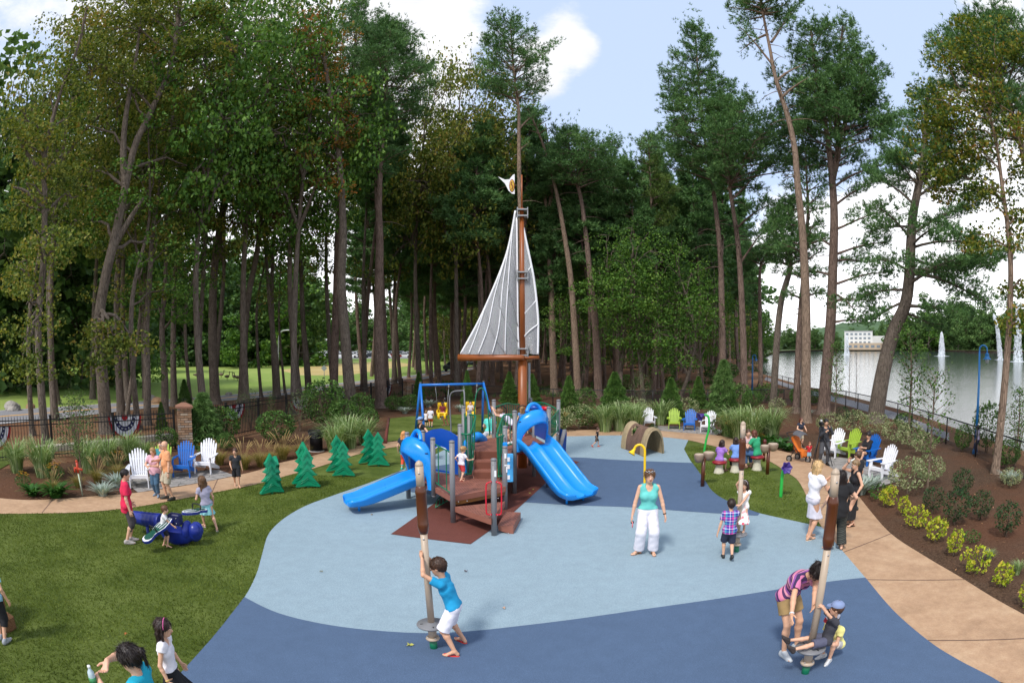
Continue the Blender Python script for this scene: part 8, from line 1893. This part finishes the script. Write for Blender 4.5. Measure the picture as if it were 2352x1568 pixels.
person('woman in a hot pink T-shirt and grey leggings watching by the dragonfly',f,H,(.75,.65),dict(fl=(-.05,.0,0,-.1),fr=(.06,-.06,0,.2),hr=(.17,.03,.47),hl=(-.15,.08,.5),hyaw=15),'a87458',dict(m='d4204c',sleeve=.75,e=.018,hem=-.02,long=.07),dict(k='pants',m='4a4448',t=1.42,e=.004),SHOE('a39c98'),dict(k='short',c='1c1212'),fem=1,h=.009)
f=GN(381,1255);H=HT(f,377,1156)
person('toddler in a white T-shirt leaning on the near wing of the dragonfly',f,H,(.75,.4),dict(fl=(-.05,-.05,0),fr=(.05,.05,.0),hl=(-.1,.26,.52),hr=(.10,.27,.50),lean=10),'bd8a6c',dict(m='e4e2e4',sleeve=.55,hem=-.02),dict(k='shorts',m='26262e',t=.9),None,dict(k='short',c='6b4a32'),child=.85,h=.009)
f=(GN(461,1207)+GN(499,1220))/2;H=HT(f,458,1084)
person('girl in a grey T-shirt and pale turquoise skirt holding the far dragonfly wing',f,H,(-.55,.55),dict(fl=(-.04,.14,0),fr=(.10,-.18,0),hip=(0,-.02,.45),hl=(-.14,.13,.53),hr=(.15,.05,.45),lean=3,hyaw=-10,side=-6),'b57c5c',dict(m='9b98ac',sleeve=.45,hem=-.01),dict(k='skirt',m='8fcfd6',len=.19,r=.15,fold=.07),FLIP('c9c0b8'),dict(k='long',c='6b4c30',len=2.6),fem=1,child=.5,h=.009)
f=GN(361,1139);H=HT(f,347,1023)
person('older woman in a pale pink polo and jeans with curly blond hair holding glasses',f,H,(.15,-1),dict(fl=(-.05,.03,0),fr=(.05,-.08,0),hl=(.0,.16,.63),hr=(.08,.17,.60),el=(-1,-.3,-.6),er=(1,-.3,-.6),hdl=(.6,.8,0),hdr=(-.6,.8,0),hyaw=10),'c58f74',dict(m='d9a9b8',sleeve=.6,hem=-.03,long=.03),dict(k='pants',m='41617c',t=1.85,flare=.01),SHOE('7f8fa0'),dict(k='curly',c='9b7a4c',len=.9,front=.5,th=.16),fem=1,bulk=1.18)
f=GN(392,1146);H=HT(f,374,1007)
person('bald man in a peach polo and khaki shorts with sunglasses and a beard',f,H,(-.6,-.7),dict(fl=(-.06,-.03,0,-.2),fr=(.07,.05,0,.2),hl=(-.18,.05,.45),hr=(.08,.22,.64),er=(.8,-.5,-.7),belly=1),'b9805f',dict(m='dd9a6c',sleeve=.7,hem=-.04,long=.02),dict(k='shorts',m='b5a993',t=.95,flare=.02),SHOE('26241e'),dict(k='bald',c='77706a',brow=0),bulk=1.12,extras=(('glasses','c9ccd0'),('wrist_l','26262a')))
g=GN(372,1098);person('person in a teal shirt and grey shorts sitting in the lime chair behind the man',(g.x,g.y,.036),1.5,(.3,-1),dict(hip=(0,.0,.26),lean=-14,fl=(-.05,.30,.0),fr=(.03,.36,.06),kl=(-.1,.6,1),kr=(.1,.6,1),hl=(-.18,.1,.38),hr=(.17,.1,.38),sit=1),'b9866a',dict(m='35828a',sleeve=.6,hem=-.02),dict(k='shorts',m='8d8780',t=.9),SHOE('3a3634'),dict(k='short',c='4a3828'))
f=GN(545,1117);H=HT(f,537,1025)
person('boy in a dark T-shirt and black side-striped shorts walking on the path',f,H,(.45,-.9),dict(fl=(-.05,.10,0),fr=(.05,-.14,.02,0,.4),hl=(-.16,.02,.42),hr=(.12,.12,.50),hyaw=20),'b57c5c',dict(m='2c2e33',sleeve=.55,hem=-.02),dict(k='shorts',m='17181d',t=1.0,flare=.02),FLIP('2a3038'),dict(k='short',c='4a2f22'),child=.55)
f=GN(928,1078);H=HT(f,934,987)
person('child with long strawberry blond hair standing behind the small slide',f,H,(.3,1),dict(),'d09a80',dict(m='232a3c',sleeve=.5,hem=-.02),dict(k='pants',m=stripes('dip_dyed',['3fb8a8','e0583c','e0583c','3fb8b0'],1.6,2),t=1.8),SHOE('3fb8a8'),dict(k='long',c='c98a54',len=3.0),child=.5,fem=1)
f=GN(970,1058);H=HT(f,964,953)
person('woman in a black V-neck and pale blue cap with hands on hips',f,H,(-.75,-.55),dict(hl=(-.12,.03,.56),hr=(.12,.03,.56),el=(-1,-.5,0),er=(1,-.5,0),hyaw=-15),'c58f74',dict(m='151519',sleeve=.3,neck=.07,hem=-.03),dict(k='shorts',m='3b4a66',t=.9),SHOE('888888'),dict(k='pony',c='2c1c16',len=1.0),fem=1,extras=(('cap','7ea0d0'),))
for fp,tp_,fc,lb,bc,hc_ in(((979,980),(971,941),(.1,1),'fair-haired boy in a white T-shirt and black shorts holding the swing leg','1d1d22','9a7850'),((989,981),(988,932),(.1,1),'boy in a white T-shirt and orange shorts seen from behind at the swings','d9531e','6b4a32')):
 f=GN(*fp);H=HT(f,*tp_);person(lb,f,H,fc,dict(hl=(-.22,.1,.62)if bc[0]=='1' else(-.17,.02,.44)),'c9967a',dict(m='dedce4',sleeve=.6,hem=-.02,long=.05,e=.018),dict(k='shorts',m=bc,t=.85),SHOE('2b4a7a'),dict(k='short',c=hc_),child=.75)
f=GN(1024,977);H=HT(f,1026,910)
person('woman in a teal sleeveless top and denim shorts pushing the left swing',f,H,(-.9,.35),dict(hl=(-.08,.24,.68),hr=(.10,.22,.66),fl=(-.05,.02,0),fr=(.05,-.06,0)),'8a5a40',dict(m='127f8e',sleeve=0,tank=1,long=.08,e=.016),dict(k='shorts',m='4a6284',t=.9),FLIP('b9b0a6'),dict(k='curly',c='17100e',len=1.3,front=.5),fem=1)
for i,(lb,c,sc_)in enumerate((('small child in a dark red top in the left yellow swing seat','6e1c22','6b4030'),('small fair child in the right yellow swing seat','c9c4c0','d0a088'))):
 s_=SEATS[i];person(lb,(s_.x,s_.y+.02,s_.z-.04-.0),.86,(.1,-1),dict(hip=(0,.02,.10),lean=-8,fl=(-.09,.26,-.20),fr=(.09,.22,-.22),kl=(-.1,.8,1),kr=(.1,.8,1),hl=(-.12,.18,.24),hr=(.12,.18,.24)),sc_,dict(m=c,sleeve=.6),dict(k='shorts',m='b9696c',t=.9),SHOE('cfcfcf'),dict(k='short',c='20140f'),child=1.0)
f=Vector((-.02,16.35,1.21));H=1.18
person('girl in a white shirt with purple sleeves leaning on the high deck to look out',f,H,(-1,.1),dict(hip=(0,-.03,.46),lean=48,fl=(-.05,.0,0),fr=(.05,-.05,0),hl=(-.08,.40,.78),hr=(.06,.42,.80),el=(-.5,.3,-1),er=(.5,.3,-1),hpitch=-5),'c9967a',dict(m='dcd6e6',sleeve=.5,hem=-.02),dict(k='shorts',m='5b3048',t=.6),SHOE('dcdcdc'),dict(k='bun',c='7d5a3c',bz=.3),child=.6,fem=1)
f=GN(1125,1010);person('person in a turquoise shirt kneeling on the path behind the play structure',f,1.66,(.05,1),dict(hip=(0,-.05,.22),lean=12,fl=(-.08,-.16,0),fr=(.08,-.14,0),kl=(-.3,1,.3),kr=(.3,1,.3),hl=(-.12,.18,.30),hr=(.12,.18,.30)),'c9967a',dict(m='5fd0c2',sleeve=.5),dict(k='shorts',m='d9d9de',t=.95),SHOE('cccccc'),dict(k='short',c='2c1c16'),fem=1)
f=G(1199,1002,1.21);person('small child in a blue dress and pink shoes under the big slide hood',f,.92,(-.3,1),dict(),'d0a088',dict(m='5a8ac0',sleeve=.4),dict(k='skirt',m='3f74b0',len=.22,r=.14),SHOE('d86a8c'),dict(k='long',c='8a6844',len=1.6),child=.95,fem=1)
f=G(1060,1103,.617);H=HT(f,1066,1022)
person('toddler in a straw hat, white shirt and red shorts climbing on the low deck',f,H,(.7,.7),dict(fl=(-.06,.08,0,-.1),fr=(.07,-.08,0,.3),hr=(.22,.20,.60),hl=(-.18,.02,.52),er=(.6,-.2,-.8),lean=8),'cf9c82',dict(m='dcd8e0',sleeve=.55,e=.018,hem=-.02),dict(k='shorts',m='cc3b42',t=.85,flare=.02),STR('a8261f'),dict(k='short',c='a8845c'),child=.95,h=.009,extras=(('hat','a87f4c','2f5a50'),))
f=GN(1370,1026);H=HT(f,1370,979)
person('toddler in a black T-shirt running towards the log tunnel',f,H,(1,.1),dict(fl=(-.05,.10,0),fr=(.05,-.22,.05,0,.7),hl=(-.1,.22,.60),hr=(.12,-.02,.5),lean=8),'c08a6c',dict(m='1f1c1f',sleeve=.6),dict(k='shorts',m='5a4a40',t=.9),SHOE('d0604a'),dict(k='short',c='4a3020'),child=.95)
def seated(px,py,pyt,fc,lb,shirt,bot,hk,sk='c08a6c',chd=.5,top_=.55,shoes='8a6a58',fem=1):
 g=G(px,py);zs=Zt(px,0,1)if 0 else None;H_=1.25 if chd>.3 else 1.62;z=bpy.data.objects and 0;s_h=Zt(px,pyt,hd(g));hip=(s_h+.09*H_*.6)/H_
 person(lb,(g.x,g.y,0),H_,fc,dict(hip=(0,0,hip),lean=14,fl=(-.07,.22,.03),fr=(.07,.20,.03),hl=(-.08,.24,hip+.16),hr=(.09,.24,hip+.16),el=(-.8,-.6,-.6),er=(.8,-.6,-.6)),sk,dict(m=shirt,sleeve=top_,hem=-.03,e=.015),bot,SHOE(shoes),hk,child=chd,fem=fem)
seated(1651,1087,1060,(.75,.7),'girl in a purple shirt sitting on the left toadstool','9a6fc0',dict(k='shorts',m='c9c4cc',t=.8),dict(k='long',c='2a1a14',len=2.0))
seated(1688,1085,1054,(.2,1),'girl with curly dark hair in a light blue T-shirt on a toadstool, back to us','6f92d0',dict(k='pants',m='20222c',t=1.7),dict(k='curly',c='2c1a14',len=2.3),'b07c5c')
seated(1738,1080,1048,(-.55,.9),'woman with auburn hair in a green shirt and jeans on the right toadstool','2c9a6c',dict(k='pants',m='41628c',t=1.8),dict(k='curly',c='5a2c1c',len=2.0),'cf9a80',0)
seated(1712,1062,1040,(-.1,-1),'person with dark glasses facing us behind the middle spinner pole','d0b4b8',dict(k='pants',m='3a3a44',t=1.8),dict(k='short',c='4a3424'),'d0a088',0)
f=GN(1836,1030);H=HT(f,1838,956)
person('woman in a navy T-shirt with long auburn hair and sunglasses behind the pushchair',f,H,(.15,-1),dict(hl=(-.1,.2,.58),hr=(.12,.2,.60),el=(-.8,-.6,-.6),er=(.8,-.6,-.6)),'c9967a',dict(m='262c3c',sleeve=.35,hem=-.03),dict(k='shorts',m='b5a58c',t=.85),SHOE('8a7a6a'),dict(k='long',c='5a2e20',len=2.2),fem=1,extras=(('glasses','1a1a1a'),))
f=GN(1857,1060);H=HT(f,1853,1012)
person('small boy in a red T-shirt standing against the pushchair',f,H,(-.2,-1),dict(hl=(-.05,.12,.55),hr=(.24,.05,.60),fl=(-.05,.02,0)),'cf9c82',dict(m='b8202c',sleeve=.6),dict(k='shorts',m='7fa0b0',t=.95),SHOE('3a3a40'),dict(k='short',c='7a4a34'),child=.9)
f=GN(1893,1071);f.x+=.1;f.y+=.25;H=HT(f,1884,957)
person('cameraman in a dark grey shirt and trousers looking through his camera on the tripod',f,H,(-.25,-1),dict(hl=(-.05,.19,.80),hr=(.05,.20,.72),el=(-.5,0,-1),er=(.5,0,-1),fl=(-.08,.02,0),fr=(.09,-.02,0),hpitch=12),'a8765a',dict(m='33353c',sleeve=1.9,hem=-.01),dict(k='pants',m='4a4b50',t=1.9),SHOE('161616'),dict(k='short',c='15100e'))
g=GN(1990,1068);person('girl in a black top sitting in the blue chair looking at her hands',(g.x,g.y,.036),1.45,(-1,-.3),dict(hip=(0,.02,.265),lean=-6,fl=(-.07,.34,.06),fr=(.05,.38,.14),kl=(-.2,.6,1),kr=(.2,.6,1),hl=(-.03,.22,.42),hr=(.05,.22,.42),hpitch=22,sit=1),'a06c50',dict(m='1b1c20',sleeve=1.3),dict(k='shorts',m='22242a',t=.6),SHOE('d0d0c8'),dict(k='bun',c='17100e',bz=.9),child=.25,fem=1)
f=GN(12,1468);person('person in a pale blue top and black tracksuit bottoms cut off by the left edge',f,1.30,(-.3,1),dict(fl=(-.05,.0,0,0),fr=(.05,-.08,0,.2)),'b57c5c',dict(m='8fc0dc',sleeve=.6,hem=-.03),dict(k='pants',m='16171c',t=1.4,flare=.01),SHOE('9a9ea4'),dict(k='long',c='4a3020',len=1.8),child=.4,fem=1)
H=1.62;f=G(300,1474,H);f.z=.02;f=Vector((f.x,f.y,.02))
w=person('woman in a bright turquoise top with a dark curly ponytail holding a water bottle',f,H,(-.95,-.25),dict(hl=(-.02,.24,.72),hr=(.0,.17,.86),el=(-.6,-.4,-1),er=(1,.3,-.2),hdl=(.5,.6,.4),hdr=(-.6,.1,-.5),cl=.8,cr=.6,hpitch=14),'b98065',dict(m='10a0bb',sleeve=.5,neck=.06,hem=-.02),dict(k='pants',m='2c3444',t=1.9),SHOE('555555'),dict(k='pony',c='1d120f',len=1.1,th=.12),fem=1,h=.006)
b=MB();q=Vector(w['wr'][-1])+Vector((.0,.075,.045));b.lathe([(.0,-.10),(.032,-.10),(.034,.02),(.03,.06),(.014,.085),(.014,.10)],mat('bottle_clear','b9ccd4',.08,.03,4,coat=.5),18,c=q);b.lathe([(.0345,-.05),(.0345,.01)],mat('bottle_label','3f8f5c',.5),18,c=q);b.lathe([(.016,.10),(.016,.12),(0,.12)],MT_WHITE,14,c=q);o_=b.build('water_bottle',None);o_.matrix_world=w['o'].matrix_basis.copy();tag(o_,'clear plastic water bottle with a green label held by the woman in turquoise','bottle')
H=1.24;f=G(362,1415,H);f=Vector((f.x,f.y,.02))
person('girl with a pink patterned headband, white top and black tulle skirt, lower left',f,H,(.9,.25),dict(hl=(-.17,.06,.46),hr=(.17,.02,.46),hyaw=-4,hpitch=4,fl=(-.05,.08,0),fr=(.05,-.08,0)),'b07a58',dict(m='e4e0e6',sleeve=.25,hem=.02,neck=.05),dict(k='skirt',m='121216',len=.26,r=.19,fold=.10,nf=17,top=.06),SHOE('d0d0d0'),dict(k='long',c='2a1812',len=3.2),child=.5,fem=1,h=.006,extras=(('band','d8609c',.12),('wrist_r','d0b060')))
f=GN(2243,1042);f.z=0;H=HT(f,2240,988)
person('person in a lilac top standing beyond the lake fence beside the blue lamp',f,max(H,1.1),(-.5,1),dict(),'a8765a',dict(m='b9b0cc',sleeve=.6),dict(k='pants',m='2f3a5c',t=1.9),SHOE('333333'),dict(k='long',c='1c1412',len=2.0),fem=1)
